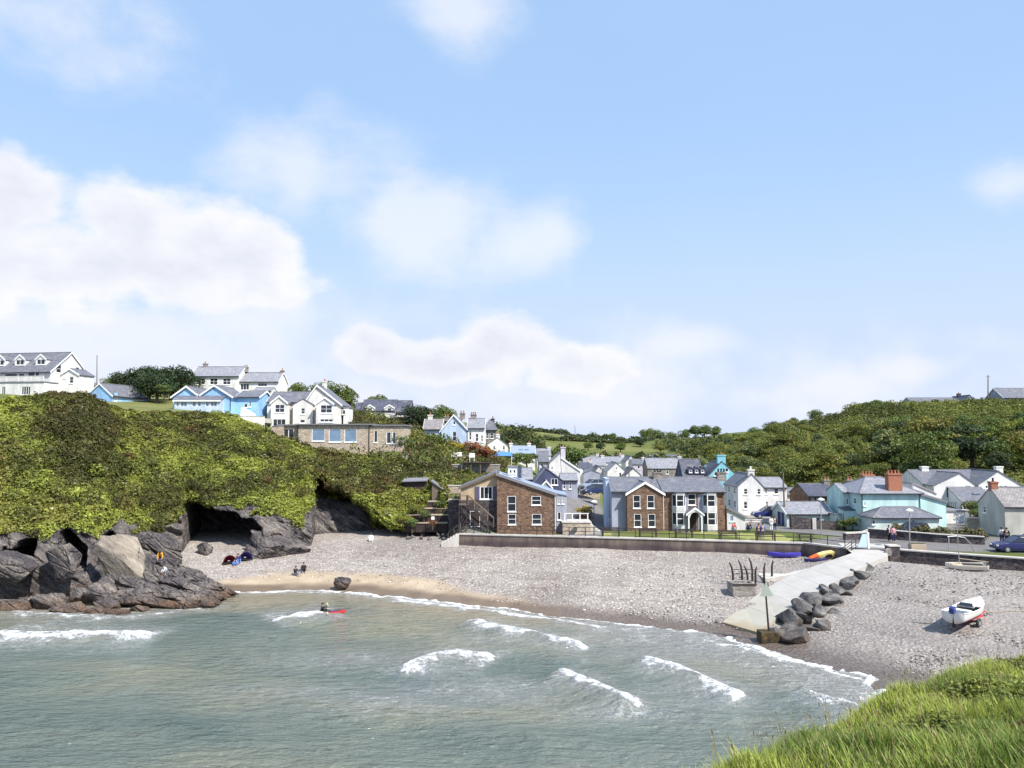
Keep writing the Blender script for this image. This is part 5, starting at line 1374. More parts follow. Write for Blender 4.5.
    b.block(0, b.w, 0, 7, z(479), z(462), 'y', 'turq', 'slated', [b.pw(725, 728.5, 468, 472, 1, 1), b.pw(714, 717, 472, 476, 1, 1)], over=.1, apex=u(721.5))
    b.chimney(u(721.5), .6, z(463.5), z(455), 1.4, .8, 'turq', 1)
    b.block(u(683, 1), -.02, 1, 8, z(478.5, None, 1), z(459.5, None, 4.5), 'x', 'darkblue', 'slated', [], over=.15)
    for px in (690, 696, 702):
        c = u(px, 1.5); b.dormer(c - .45, c + .45, 1.4, 3.2, z(474, None, 1.4), z(469.5, None, 1.4), z(467.5, None, 1.4), 'darkblue', 'slated', 1, 1, barge=None)
    b.part('rooflight', MB().box(u(704, 2), u(707, 2), 2.2, 3.1, z(467, None, 2.2), z(465, None, 2.2)), 'bglass')
street_houses()

def hilltop():
    b = Bld('hilltop_bungalow', 'grey hilltop bungalow with long slate roof on the right skyline', 914, 962, 216, 410)
    z, u = b.z, b.u
    b.block(0, b.w, 0, 8, z(404), z(398, None, 4), 'x', 'greyblue', 'slate', [b.pw(920, 923, 405, 407.5, 1, 1), b.pw(935, 939, 405, 407.5, 2, 1)], over=.2)
    b.block(u(962) + .02, u(975), -1.5, 7, z(403.5), z(395.5), 'y', 'greyblue', 'slate', [b.pw(966, 969, 402.5, 406, 1, 1, -1.5)], over=.2)
    b.chimney(u(969), 4, z(397.5, None, 4), z(393.5, None, 4), .9, .7, 'darkstone', 1)
    b = Bld('hilltop_house', 'lilac-grey house with slate roof at the far right end of the skyline', 1004, 1050, 205, 408)
    b.block(0, b.w, 0, 8, b.z(397.5), b.z(388.5, None, 4), 'x', 'greyblue', 'slate', [b.pw(1012, 1016, 399.5, 403, 2, 1), b.pw(1020, 1023, 399.5, 403, 2, 1)], over=.3, barge='trim')
hilltop()
# ------------------------------------------------------------------ vegetation
def crown_points(seed, R, H, n, clumps=26, squash=1.0, lean=0.0):
    """leaf positions and outward normals of an uneven crown, base of crown at z = 0"""
    r = np.random.default_rng(seed)
    c = r.normal(0, 1, (clumps, 3)); c /= np.linalg.norm(c, axis=1, keepdims=True)
    rad = r.uniform(.35, .80, clumps)[:, None]
    c = c * rad * np.array([R, R, H * .5]); c[:, 2] = c[:, 2] * .95 + H * .5
    c[:, 0] += lean * (c[:, 2] / H) * R
    cr = r.uniform(.26, .46, clumps) * R
    w = cr ** 2; k = r.choice(clumps, n, p=w / w.sum())
    d = r.normal(0, 1, (n, 3)); d /= np.linalg.norm(d, axis=1, keepdims=True)
    d[:, 2] = np.abs(d[:, 2]) * .9 + d[:, 2] * .1
    d /= np.linalg.norm(d, axis=1, keepdims=True)
    rr = cr[k] * (1 - .35 * r.random(n) ** 2)
    p = c[k] + d * rr[:, None] * np.array([1, 1, .8])
    p[:, 2] = np.maximum(p[:, 2], H * .04)
    return p, d, k

TREE_VAR = []
def make_tree_variant(seed, H, R, tint, n=2600, card=.42, trunk_h=.16, clumps=30, lean=0.0, spread=.25):
    r = np.random.default_rng(seed)
    ch = H * (1 - trunk_h)
    p, d, k = crown_points(seed, R, ch, n, clumps, lean=lean)
    p = p + np.array([0, 0, H * trunk_h])
    per = r.uniform(1 - spread, 1 + spread, clumps)[k][:, None]
    hue = r.normal(0, .10, (clumps, 1))[k]
    t = np.array(tint)[None] * per * r.uniform(.7, 1.3, (n, 1)) * np.concatenate([1 + hue, 1 + 0 * hue, 1 - hue], 1)
    v, f, tt = cards(p, d, card, np.clip(t, .004, 1), seed)
    crown = np_mesh('crown', v, f, {'tint': tt}); crown.materials.append(M_LEAF)
    mb = MB()
    top = Vector((lean * R * .5, 0, H * .72))
    mb.tube([(0, 0, -.6), (.05, 0, H * .15), (top.x * .5, .05, H * .4), top], [R * .085, R * .07, R * .05, R * .015], 7)
    for i in range(6):
        a = i * 1.05 + r.random(); z0 = H * (.28 + .06 * i); q = Vector((math.cos(a) * R * .6, math.sin(a) * R * .6, z0 + H * .22))
        b0 = Vector((top.x * .5, 0, z0)); mb.tube([b0, b0.lerp(q, .5) + Vector((0, 0, -.1)), q], [R * .035, R * .025, R * .008], 5)
    tm = mb.mesh('trunk'); tm.materials.append(M_BARK)
    TREE_VAR.append((crown, tm, H, R)); return len(TREE_VAR) - 1
M_BARK = m_wood('bark', (.11, .085, .065))
OAK, OLIVE, LIME, DARK, GREY = (.115, .155, .040), (.165, .182, .046), (.245, .280, .058), (.042, .064, .028), (.150, .178, .072)
T_OAK = make_tree_variant(1, 9, 4.4, OAK, 3200); T_OLIVE = make_tree_variant(2, 8, 4.2, OLIVE, 3000); T_LIME = make_tree_variant(3, 8.5, 4.6, LIME, 3200); T_DARK = make_tree_variant(4, 9, 4.2, DARK, 3200)
T_GREY = make_tree_variant(5, 7, 3.8, GREY, 2800); T_BUSH = make_tree_variant(6, 4.2, 3.2, OLIVE, 2400, .38, .10); T_BUSHL = make_tree_variant(7, 3.8, 3.0, LIME, 2400, .38, .10); T_BUSHD = make_tree_variant(8, 4.0, 3.0, OAK, 2400, .38, .10)
T_WIND = make_tree_variant(9, 6, 4.6, OLIVE, 3000, .40, .22, 30, .5); T_OAK2 = make_tree_variant(10, 10, 5.0, OAK, 3800, .44, .15, 36); T_GOLD = make_tree_variant(11, 8, 4.4, (.19, .185, .045), 3000)
T_DARKB = make_tree_variant(15, 6, 4.4, DARK, 4200, .40, .02, 44); T_OAKB = make_tree_variant(16, 6, 4.4, OAK, 4200, .42, .02, 44)
T_SH_Y = make_tree_variant(12, 1.7, 1.2, (.42, .33, .05), 900, .20, .08, 14); T_SH_R = make_tree_variant(13, 1.9, 1.5, (.23, .10, .055), 900, .22, .08, 14); T_SH_G = make_tree_variant(14, 1.8, 1.5, (.11, .15, .045), 900, .22, .08, 14)

def tree(var, x, y, label, scale=1.0, group=None, z=None, name='tree', cat='tree', sz=1.0, rz=None):
    crown, tm, H, R = TREE_VAR[var]
    r = empty(name, (x, y, LZ(x, y) - .1 if z is None else z), random.uniform(0, 6.28) if rz is None else rz); r.scale = (scale, scale, scale * sz)
    setp(r, label, cat, group)
    for nm, me in (('trunk', tm), ('crown', crown)):
        o = bpy.data.objects.new(nm, me); COL.objects.link(o); o.parent = r
    return r

def tree_px(var, px, py_top, Y, label, **k):
    """tree whose top reaches the given picture height"""
    p = at(px, py_top, Y); z = LZ(p[0], Y) - .1
    k.setdefault('scale', max(.3, (p[2] - z) / TREE_VAR[var][2]))
    return tree(var, p[0], Y, label, z=z, **k)

# the wood on the right hillside
def right_wood():
    rr = random.Random(3); n = 0
    tone = {T_WIND: 'wind-bent olive', T_BUSH: 'low olive', T_BUSHL: 'low lime-green', T_BUSHD: 'low dark green', T_OLIVE: 'olive green', T_GREY: 'grey-green', T_OAK: 'mid green', T_OAK2: 'spreading green', T_LIME: 'bright yellow-green', T_DARK: 'very dark green', T_GOLD: 'golden-green'}
    def where(p, y, sy):
        h = 'at the right hill foot' if sy > 466 else 'low on the right hill' if sy > 448 else 'halfway up the right hill' if sy > 430 else 'high on the right hill'
        b = [(750, 'above the turquoise house'), (790, 'above the white village house'), (832, 'above the pale garage'), (870, 'above the mint porch'), (925, 'above the mint house chimneys'), (970, 'above the left twin gable'), (1010, 'above the right twin gable'), (9999, 'by the right edge')]
        return h + ', ' + next(t for q, t in b if p < q)
    skx, sky_ = [700, 715, 740, 770, 800, 830, 860, 900, 960, 1024, 1100], [442, 440, 434, 425, 419, 421, 418, 414, 413, 409, 404]
    Y = 120.0
    while Y < 232:
        px = 712.0
        while px < 1110:
            sp = 6.2 * 760 / Y
            p = px + rr.uniform(-.4, .4) * sp; y = Y + rr.uniform(-3, 3)
            x = (p - 512) / 760 * y
            px += sp
            if y < 118: continue
            z = LZ(x, y)
            sy = 440 - (z - 15) / y * 760          # picture height of the ground there
            if p < 735 and y < 150: continue
            if 700 < p < 1030 and sy > 487 : continue
            if p < 775 and 452 < sy < 476 and p > 732 and y < 175: continue
            if 822 < p < 935 and sy < 434 and y > 168: continue          # open grass under the skyline
            if 815 < p < 930 and sy < 412: continue
            if p > 905 and sy < 411: continue
            left = p < 880
            if left:
                v = rr.choice([T_WIND, T_BUSH, T_BUSH, T_BUSHL, T_WIND, T_BUSHD, T_OLIVE, T_GREY]); s = rr.uniform(.55, .9)
            else:
                v = rr.choice([T_OAK, T_OAK2, T_OLIVE, T_LIME, T_DARK, T_GREY, T_GOLD, T_OAK2]); s = rr.choice([.55, .7, .85, 1.05, 1.2]) * rr.uniform(.9, 1.1)
            hp = TREE_VAR[v][2] * 760 / y; s = min(s, (sy + 2 - np.interp(p, skx, sky_)) / hp)
            if s < .33: continue
            tree(v, x, y, tone[v] + ' tree ' + where(p, y, sy), s, 'scrubby trees on the left of the right hillside' if left else 'trees of the wood on the right hillside', z=z - .3, name='wind_bent_tree' if left else 'broadleaf_tree', sz=rr.uniform(.85, 1.0)); n += 1
        Y += 6.2
right_wood()
for px, py, Y, v, lab in [(727, 438, 262, T_OAKB, 'round tree lowest on the skyline where the right hill begins'), (741, 434, 255, T_DARKB, 'dark skyline tree second from the foot of the right hill'), (756, 428, 245, T_OAKB, 'skyline tree third from the foot of the right hill'),
                          (774, 421, 240, T_DARKB, 'broad dark skyline tree fourth from the foot of the right hill'), (795, 417, 235, T_GREY, 'greyish skyline tree left of the tall lone skyline tree'), (815, 408, 232, T_OAK, 'tall lone tree standing out on the right skyline'),
                          (872, 400, 232, T_BUSHD, 'rounded bush cresting the middle of the right skyline'), (858, 403, 234, T_BUSH, 'low bush just left of the rounded crest bush on the skyline'), (888, 401, 233, T_BUSH, 'low bush just right of the rounded crest bush on the skyline'),
                          (936, 399, 214, T_BUSHD, 'dark bush in front of the hilltop bungalow'), (990, 398, 205, T_BUSHD, 'dark hedge-like bush between the two hilltop houses')]:
    tree_px(v, px, py, Y, lab, name='skyline_tree', group='trees on the right skyline')
# trees on the headland
for px, py, Y, v, lab, s in [(128, 371, 141, T_DARKB, 'dark evergreen at the left of the clump behind the blue cabin', None), (150, 365, 140, T_DARKB, 'dark evergreen in the middle of the clump behind the blue cabin', None), (172, 365, 142, T_DARKB, 'tall dark evergreen at the right of the clump beside the white double house', None), (140, 376, 137, T_DARKB, 'dark green tree in front of the evergreen clump behind the blue cabin', None),
                          (112, 378, 146, T_OAKB, 'low tree at the far left of the evergreen clump', None), (158, 372, 134, T_DARKB, 'dark evergreen in front of the clump, nearest the blue bungalow', None), (182, 372, 146, T_DARKB, 'dark evergreen half hidden behind the white double house', None), (164, 388, 131, T_SH_G, 'green shrub between the blue cabin and the blue bungalow', 1.0),
                          (302, 384, 140, T_OAKB, 'tree top just left of the cream villa gable', None), (330, 383, 136, T_OAKB, 'large rounded green tree right behind the cream villa gable', None), (343, 389, 138, T_OAKB, 'tree at the right shoulder of the large green tree behind the villa', None),
                          (377, 396, 162, T_OAKB, 'dark tree peeping over the lodge roof ridge', None), (419, 404, 140, T_DARKB, 'dark grey-green tree right of the lodge deck', None), (437, 407, 152, T_OAKB, 'tree on the skyline left of the pale blue house chimney', None), (448, 408, 154, T_OLIVE, 'olive tree on the skyline behind the pale blue house roof', None), (403, 440, 112, T_SH_G, 'green shrub at the right hand corner of the flat-roofed stone house', 1.2),
                          (434, 440, 122, T_SH_G, 'bright green shrub below the left wing of the pale blue house', 1.9), (446, 446, 121, T_BUSHD, 'dark green bush below the pale blue gable', .55), (456, 444, 121, T_SH_Y, 'yellow flowering shrub below the pale blue gable', 1.1), (470, 444, 120, T_SH_R, 'russet shrub left of the garden terrace', 1.2), (480, 448, 121, T_SH_R, 'russet shrub in the middle of the garden terrace', 1.3), (489, 452, 121, T_SH_R, 'russet shrub right of the garden terrace near the blue awning', 1.1),
                          (527, 458, 128, T_SH_G, 'green shrub in front of the low white cottage', 1.4), (516, 457, 128, T_SH_G, 'green shrub beside the blue awning', 1.3), (585, 491, 101, T_SH_Y, 'yellow-orange shrub beside the steep lane', .95), (588, 501, 99, T_SH_R, 'russet shrub below the yellow one by the steep lane', .8),
                          (567, 446, 165, T_BUSHD, 'dark bush above the lilac house roof', None), (692, 459, 180, T_LIME, 'bright green tree between the village hall and the turquoise house', None), (852, 521, 92.5, T_SH_G, 'green hedge bush over the dark wall left of the mint house', .8), (843, 523, 93, T_SH_G, 'green hedge bush over the dark wall below the mint porch', .7)]:
    k = {} if s is None else {'scale': s}
    if s is not None:
        p = at(px, py, Y); z = p[2] - TREE_VAR[v][2] * s * .75; z = min(z, LZ(p[0], Y) + .1) if 575 < px < 600 else z; tree(v, p[0], Y, lab, s, z=z, name='garden_shrub', cat='shrub')
    else: tree_px(v, px, py, Y, lab, name='hill_tree')

def terrain_cards(name, label, X, Y, tint, size, lift=.5, seed=3, z=None, lump=2.5, mat=None, thin=None):
    z = land(X, Y) if z is None else z
    n = len(X); r = np.random.default_rng(seed)
    l = np.abs(fbm(X / lump, Y / lump, 0, 3, seed)) * lift * 1.6
    P = np.stack([X, Y, z + l * (1 - r.random(n) ** 2 * .7) + .04], -1)
    N = np.tile(np.array([0, -.25, 1.0]), (n, 1)) + r.normal(0, .4, (n, 3)); N /= np.linalg.norm(N, axis=1, keepdims=True)
    o = cards_obj(name, P, N, size, tint, seed); return setp(o, label, 'scrub', kind='stuff')

def hill_scrub():
    r = np.random.default_rng(21)
    # left hillside between the houses
    n = 60000; X = r.uniform(-36, 3, n); Y = r.uniform(97, 160, n)
    k = (Y > yfront(X) - 1.0) & ~((X > -8) & (Y < 101)) & (X < -1.0 + (Y - 105) * .02)
    for (px0, px1, y0, y1) in [(268, 408, 110, 121), (420, 486, 129, 140), (484, 510, 135, 144), (508, 537, 135, 142), (262, 348, 120, 132), (350, 412, 145, 154)]:
        px = 512 + 760 * X / Y; k &= ~((px > px0) & (px < px1) & (Y > y0) & (Y < y1))
    X, Y = X[k], Y[k]; n = len(X)
    b = sstep(-.4, .5, fbm(X / 5, Y / 6, 0, 3, 5) + r.normal(0, .2, n))[:, None]
    t = (np.array([.070, .078, .026]) * (1 - b) + np.array([.20, .22, .055]) * b) * r.uniform(.6, 1.35, (n, 1))
    br = r.random(n) < .16; t[br] = np.array([.16, .10, .055]) * r.uniform(.7, 1.3, (br.sum(), 1))
    terrain_cards('hillside_scrub', 'mixed green garden scrub and bracken on the slope below the pale blue house', X, Y, t, .42, 1.0, 31)
    # rough grass and bracken on the right hill
    n = 120000; Y = r.uniform(116, 245, n); X = (r.uniform(705, 1060, n) - 512) / 760 * Y
    sy = 440 - (land(X, Y) - 15) / Y * 760
    k = sy < 494; X, Y = X[k], Y[k]; n = len(X)
    b = sstep(-.5, .5, fbm(X / 12, Y / 12, 0, 3, 6) + r.normal(0, .2, n))[:, None]
    t = (np.array([.085, .10, .03]) * (1 - b) + np.array([.19, .21, .055]) * b) * r.uniform(.65, 1.3, (n, 1))
    terrain_cards('hillside_bracken', 'rough grass and bracken between the trees of the right hillside', X, Y, t, .62, .9, 32)
hill_scrub()

def far_country():
    r = np.random.default_rng(41)
    def hedge(name, label, pts, n, w, h, tint):
        pts = np.array(pts, float); L = np.hypot(*np.diff(pts, axis=0).T); cum = np.concatenate([[0], np.cumsum(L)])
        s = r.random(n) * cum[-1]; X = np.interp(s, cum, pts[:, 0]) + r.normal(0, w, n); Y = np.interp(s, cum, pts[:, 1]) + r.normal(0, w, n)
        b = np.abs(fbm(X / 7, Y / 7, 0, 3, 7)); hh = h * (.45 + 1.1 * b)
        z = land(X, Y) + hh * r.random(n) ** .7
        t = np.array(tint)[None] * r.uniform(.65, 1.35, (n, 1))
        N = np.tile(np.array([0, -.5, .8]), (n, 1)) + r.normal(0, .4, (n, 3))
        setp(cards_obj(name, np.stack([X, Y, z], -1), N, .95, t, 8), label, 'hedge', kind='stuff')
    def P(px, Y): return ((px - 512) / 760 * Y, Y)
    hedge('skyline_hedge', 'dark hedge running along the skyline of the far left field', [P(486, 292), P(520, 300), P(560, 315), P(600, 335), P(650, 365), P(720, 410)], 8000, 1.3, 1.8, (.060, .076, .030))
    hedge('middle_hedge', 'hedge crossing the far field below the skyline', [P(505, 268), P(540, 272), P(580, 290), P(622, 300), P(660, 320)], 4500, .9, 1.5, (.065, .082, .030))
    # woods that read as one mass
    n = 42000
    Y = r.uniform(200, 300, n); px = r.uniform(500, 735, n); X = (px - 512) / 760 * Y
    z = land(X, Y); sy = 440 - (z - 15) / Y * 760
    f = fbm(X / 18, Y / 22, 0, 3, 12)
    k = (((px < 545) & (Y < 232)) | ((Y < 210) & (px > 500)) | ((f > .34) & (px > 655)))
    X, Y, px = X[k], Y[k], px[k]; n = len(X)
    l = np.abs(fbm(X / 5.5, Y / 5.5, 0, 3, 13)); top = .6 + 3.0 * l
    z = land(X, Y) + top * (1 - r.random(n) ** 2 * .6)
    b = sstep(-.5, .5, fbm(X / 9, Y / 9, 0, 3, 14) + r.normal(0, .2, n))[:, None]
    t = (np.array([.048, .062, .024]) * (1 - b) + np.array([.12, .14, .042]) * b) * r.uniform(.65, 1.3, (n, 1))
    N = np.tile(np.array([0, -.4, .9]), (n, 1)) + r.normal(0, .4, (n, 3))
    setp(cards_obj('valley_wood', np.stack([X, Y, z], -1), N, .95, t, 9), 'wood filling the valley behind the village roofs', 'wood', kind='stuff')
    FT = ['left tree of the dark skyline clump behind the village', 'second tree of the dark skyline clump behind the village', 'third tree of the dark skyline clump behind the village', 'right tree of the dark skyline clump behind the village', 'dark tree alone in the middle of the far field', 'small tree on the hedge line of the far field',
          'olive tree on the valley skyline right of the dark clump', 'broad tree on the valley skyline, nearest left of the right hill', 'mid green tree on the valley skyline above the turquoise house', 'spreading tree where the valley meets the right hill', 'olive tree at the left foot of the right hill', 'bright green tree just behind the turquoise house dormers', 'tree behind the right end of the village hall', 'olive tree behind the middle of the village hall', 'tree behind the steep white gable', 'dark tree behind the long light-slated house', 'small tree behind the hillside cottage at the left of the back row']
    for i, (px, Y, v, s) in enumerate([(645, 330, T_OAKB, 1.0), (652, 335, T_OAKB, 1.1), (660, 350, T_OAKB, 1.1), (672, 360, T_OAKB, 1.1), (640, 290, T_DARKB, .8), (612, 318, T_OAKB, .7), (684, 350, T_OAKB, 1.1), (695, 330, T_OAKB, 1.1), (704, 318, T_OAKB, 1.1), (714, 300, T_OAKB, 1.0), (722, 285, T_BUSH, 1.0), (700, 270, T_BUSHL, .9), (676, 268, T_OAKB, .8), (660, 262, T_BUSH, .9), (620, 258, T_OAKB, .7), (600, 262, T_DARKB, .6), (588, 250, T_OAKB, .6)]):
        x, y = P(px, Y); tree(v, x, y, FT[i], s * .75, 'trees behind the village', name='field_tree')
far_country()

# ------------------------------------------------------------------ grassy bank below the camera
BANK_EDGE = [(-9, 1.0), (-2.2, 4.0), (1.2, 7.0)] + [tuple(at(a, b, c)[:2]) for a, b, c in ((745, 768, 9.0), (790, 748, 10.2), (865, 712, 12.6), (945, 680, 15), (1024, 656, 17.5), (1110, 630, 20), (1300, 580, 26))]
_bp = [(0, 0, 13.25), (6, 0, 13.5), (-5, 0, 12.6), (14, 3, 13.4), (22, 8, 13.4), (30, 14, 13.6), (0, -12, 13.6), (20, -12, 14.2), (-15, -8, 12.8), (2, 5.2, 12.2), (5, 5, 12.6), (9, 7, 12.3)]
_bp += [tuple(at(a, b, c)) for a, b, c in ((745, 768, 9.0), (790, 748, 10.2), (865, 712, 12.6), (945, 680, 15), (1024, 656, 17.5), (1110, 630, 20), (960, 760, 8.6), (1024, 730, 10.2), (1024, 690, 13.2), (940, 715, 11.8))]
bank_tps = TPS(_bp, 0.002)
def bank_z(X, Y):
    d, s = poly_dist(np.asarray(X, float), np.asarray(Y, float), BANK_EDGE)
    z = bank_tps(X, Y) + .10 * fbm(np.asarray(X) / 1.3, np.asarray(Y) / 1.3, 0, 3, 3)
    dd = np.maximum(d, 0)
    return np.maximum(z - .55 * dd - .10 * dd ** 2, -2.5), d
def build_bank():
    xs = np.concatenate([np.linspace(-30, 0, 30), np.linspace(.3, 24, 100), np.linspace(25, 60, 22)]); ys = np.concatenate([np.linspace(-25, 3, 20), np.linspace(3.2, 26, 100), np.linspace(27, 44, 20)])
    X, Y = np.meshgrid(xs, ys); Z, d = bank_z(X, Y)
    t = NT('bank_soil', .95, .1); p = t.pos(); t.color(t.ramp(t.noise(p, 2.2, 6), [(.3, (.030, .034, .012)), (.6, (.075, .085, .022)), (.75, (.12, .10, .045))])); t.bump(t.noise(p, 6, 5), .8, .06)
    setp(link_mesh('grassy_bank', np_mesh('grassy_bank', np.stack([X, Y, Z], -1).reshape(-1, 3), grid_faces(len(xs), len(ys)), {}), t.m, smooth=True), kind='structure')
    r = np.random.default_rng(51)
    # grass blades
    n = 470000
    X = r.uniform(0.0, 23, n); Y = r.uniform(5.5, 22, n); Z, d = bank_z(X, Y)
    px = 512 + 760 * X / Y
    clump = fbm(X / .8, Y / .8, 0, 3, 5)
    k = (px > 520) & (px < 1500) & ((px < 1080) | (r.random(n) < .45)) & (d < 1.0) & (r.random(n) < .72 + .5 * clump) & (r.random(n) < np.clip(12 / Y, .25, 1) ** 1.2)
    X, Y, Z, d, clump = X[k], Y[k], Z[k], d[k], clump[k]; n = len(X)
    H = (.12 + .15 * r.random(n) ** 1.5 + .09 * clump) * (1 - .45 * sstep(-.3, .9, d)); H = np.maximum(H, .10)
    a = r.uniform(0, 6.283, n); lean = r.uniform(.15, .8, n) * H; wind = np.array([-.12, .05])
    dx, dy = np.cos(a) * lean + wind[0] * H * .7, np.sin(a) * lean + wind[1] * H
    w = r.uniform(.0035, .0085, n); wx, wy = -np.sin(a) * w, np.cos(a) * w
    V = []
    for t_, wk in ((0, 1), (.45, .85), (.8, .5)):
        cx, cy, cz = X + dx * t_ ** 1.8, Y + dy * t_ ** 1.8, Z - .03 + H * t_ * (1 - .12 * t_)
        V += [np.stack([cx - wx * wk, cy - wy * wk, cz], -1), np.stack([cx + wx * wk, cy + wy * wk, cz], -1)]
    V.append(np.stack([X + dx, Y + dy, Z - .03 + H * .9], -1))
    V = np.stack(V, 1).reshape(-1, 3)
    b = (np.arange(n) * 7)[:, None]
    Fc = np.concatenate([b + np.array([q]) for q in ((0, 1, 3), (0, 3, 2), (2, 3, 5), (2, 5, 4), (4, 5, 6))], 0)
    g = sstep(-.5, .5, fbm(X / 2.0, Y / 2.0, 0, 3, 15) + r.normal(0, .25, n))[:, None]
    T = (np.array([.125, .19, .036]) * (1 - g) + np.array([.34, .40, .080]) * g) * r.uniform(.7, 1.3, (n, 1))
    st = r.random(n) < .10; T[st] = np.array([.40, .33, .16]) * r.uniform(.7, 1.2, (st.sum(), 1))
    setp(link_mesh('bank_grass', np_mesh('bank_grass', V, Fc, {'tint': np.repeat(T, 7, 0)}), mat_leaf('grass_blades', .35)), 'long green grass on the bank in the bottom right corner', 'grass', kind='stuff')
    # flowering grass stems along the lip
    mbv, mbf, tt = [], [], []
    m_ = 230
    X = r.uniform(1.5, 15, m_ * 6); Y = r.uniform(8, 20, m_ * 6); Z, d = bank_z(X, Y); px = 512 + 760 * X / Y
    k = np.where((d > -1.8) & (d < .5) & (px > 700) & (px < 1060))[0][:m_]
    for i in k:
        h = r.uniform(.28, .50); q = Vector((X[i], Y[i], Z[i])); e = q + Vector((r.normal(-.06, .07), r.normal(0, .07), h))
        u = Vector((1, 0, 0)) * .0035; b0 = len(mbv)
        mbv += [q - u, q + u, e + u, e - u]; mbf.append((b0, b0 + 1, b0 + 2, b0 + 3)); tt += [(.28, .25, .12)] * 4
        hl = r.uniform(.02, .045); hw = r.uniform(.005, .010); b0 = len(mbv); ax = (e - q).normalized()
        c = (.26, .15, .08) if r.random() < .7 else (.55, .52, .42)
        for uu in (Vector((1, 0, 0)), Vector((0, 1, 0))):
            b0 = len(mbv); mbv += [e - ax * hl, e + uu * hw, e + ax * hl, e - uu * hw]; mbf.append((b0, b0 + 1, b0 + 2, b0 + 3)); tt += [c] * 4
    setp(link_mesh('seed_stems', np_mesh('seed_stems', np.array([tuple(v) for v in mbv]), np.array(mbf), {'tint': np.array(tt)}), M_LEAF), 'thin seeding grass stems along the lip of the bank', 'grass', kind='stuff')
    # leafy bramble and dock in the grass
    P, N, T, S = [], [], [], []
    _m = 2.2
    for (bx, by, R_, Hh, num, col) in [(at(1000, 716, 12)[0], 11.6, .95, .50, 900, (.10, .15, .035)), (at(960, 700, 13)[0], 12.6, .8, .45, 700, (.12, .17, .04)), (at(930, 735, 10.5)[0], 10.4, .6, .38, 500, (.10, .15, .035)), (at(985, 690, 14)[0], 13.8, .8, .45, 600, (.13, .18, .04)), (at(880, 735, 11)[0], 10.9, .4, .30, 260, (.15, .20, .05)), (at(1010, 672, 16)[0], 15.6, .8, .45, 500, (.11, .16, .04)), (at(1026, 752, 9.4)[0], 9.2, .35, .40, 260, (.10, .055, .03)), (at(820, 745, 10)[0], 9.9, .35, .25, 200, (.17, .21, .05))]:
        num = int(num * _m); a = r.uniform(0, 6.283, num); q = np.abs(r.normal(0, .62, num)) * R_; x, y = bx + np.cos(a) * q, by + np.sin(a) * q
        z, _ = bank_z(x, y); hh = .6 * Hh * np.clip(1 - (q / R_) ** 2 * .5, .15, 1) * (.2 + .8 * r.random(num))
        P.append(np.stack([x, y, z + hh], -1)); nn = np.stack([np.cos(a) * q / R_ * .6, np.sin(a) * q / R_ * .6 - .2, np.ones(num)], -1); N.append(nn / np.linalg.norm(nn, axis=1, keepdims=True))
        T.append(np.array(col)[None] * np.array([1.45, 1.15, 1.0]) * r.uniform(.45, 1.5, (num, 1))); S.append(r.uniform(.035, .075, num))
    setp(cards_obj('bank_brambles', np.concatenate(P), np.concatenate(N), np.concatenate(S), np.concatenate(T), 17, aspect=.7), 'leafy brambles and docks growing through the bank grass', 'plants', kind='stuff')
build_bank()
# ------------------------------------------------------------------ rocks
def rock_mesh(seed, sx, sy, sz, sub=3, cuts=9, rough=.08, strata=0.0, mat=None, dr=(.45, .78)):
    import bmesh
    r = np.random.default_rng(seed)
    bm = bmesh.new(); bmesh.ops.create_icosphere(bm, subdivisions=sub, radius=1.0)
    v = np.array([p.co for p in bm.verts]); f = np.array([[q.index for q in p.verts] for p in bm.faces]); bm.free()
    for i in range(cuts):                      # flatten against random planes -> angular block
        n = r.normal(0, 1, 3); n /= np.linalg.norm(n); d = r.uniform(*dr)
        h = v @ n; k = h > d; v[k] -= (h[k] - d)[:, None] * n * .98
    m_ = fbm(v[:, 0] * 2 + seed, v[:, 1] * 2, v[:, 2] * 2, 3, seed)
    v *= (1 + rough * m_)[:, None]
    if strata:
        q = v[:, 2] * 5 + v[:, 0] * 2.0; v *= (1 + strata * (np.abs((q % 1) - .5) - .25))[:, None]
    v *= np.array([sx, sy, sz])
    me = np_mesh('rock', v, f); me.materials.append(mat or M_ROCK)
    return me
def rock(name, label, me, loc, rot=(0, 0, 0), scale=(1, 1, 1), group=None, cat='rock'):
    o = bpy.data.objects.new(name, me); COL.objects.link(o); o.location = [float(c) for c in loc]; o.rotation_euler = rot; o.scale = scale
    return setp(o, label, cat, group)

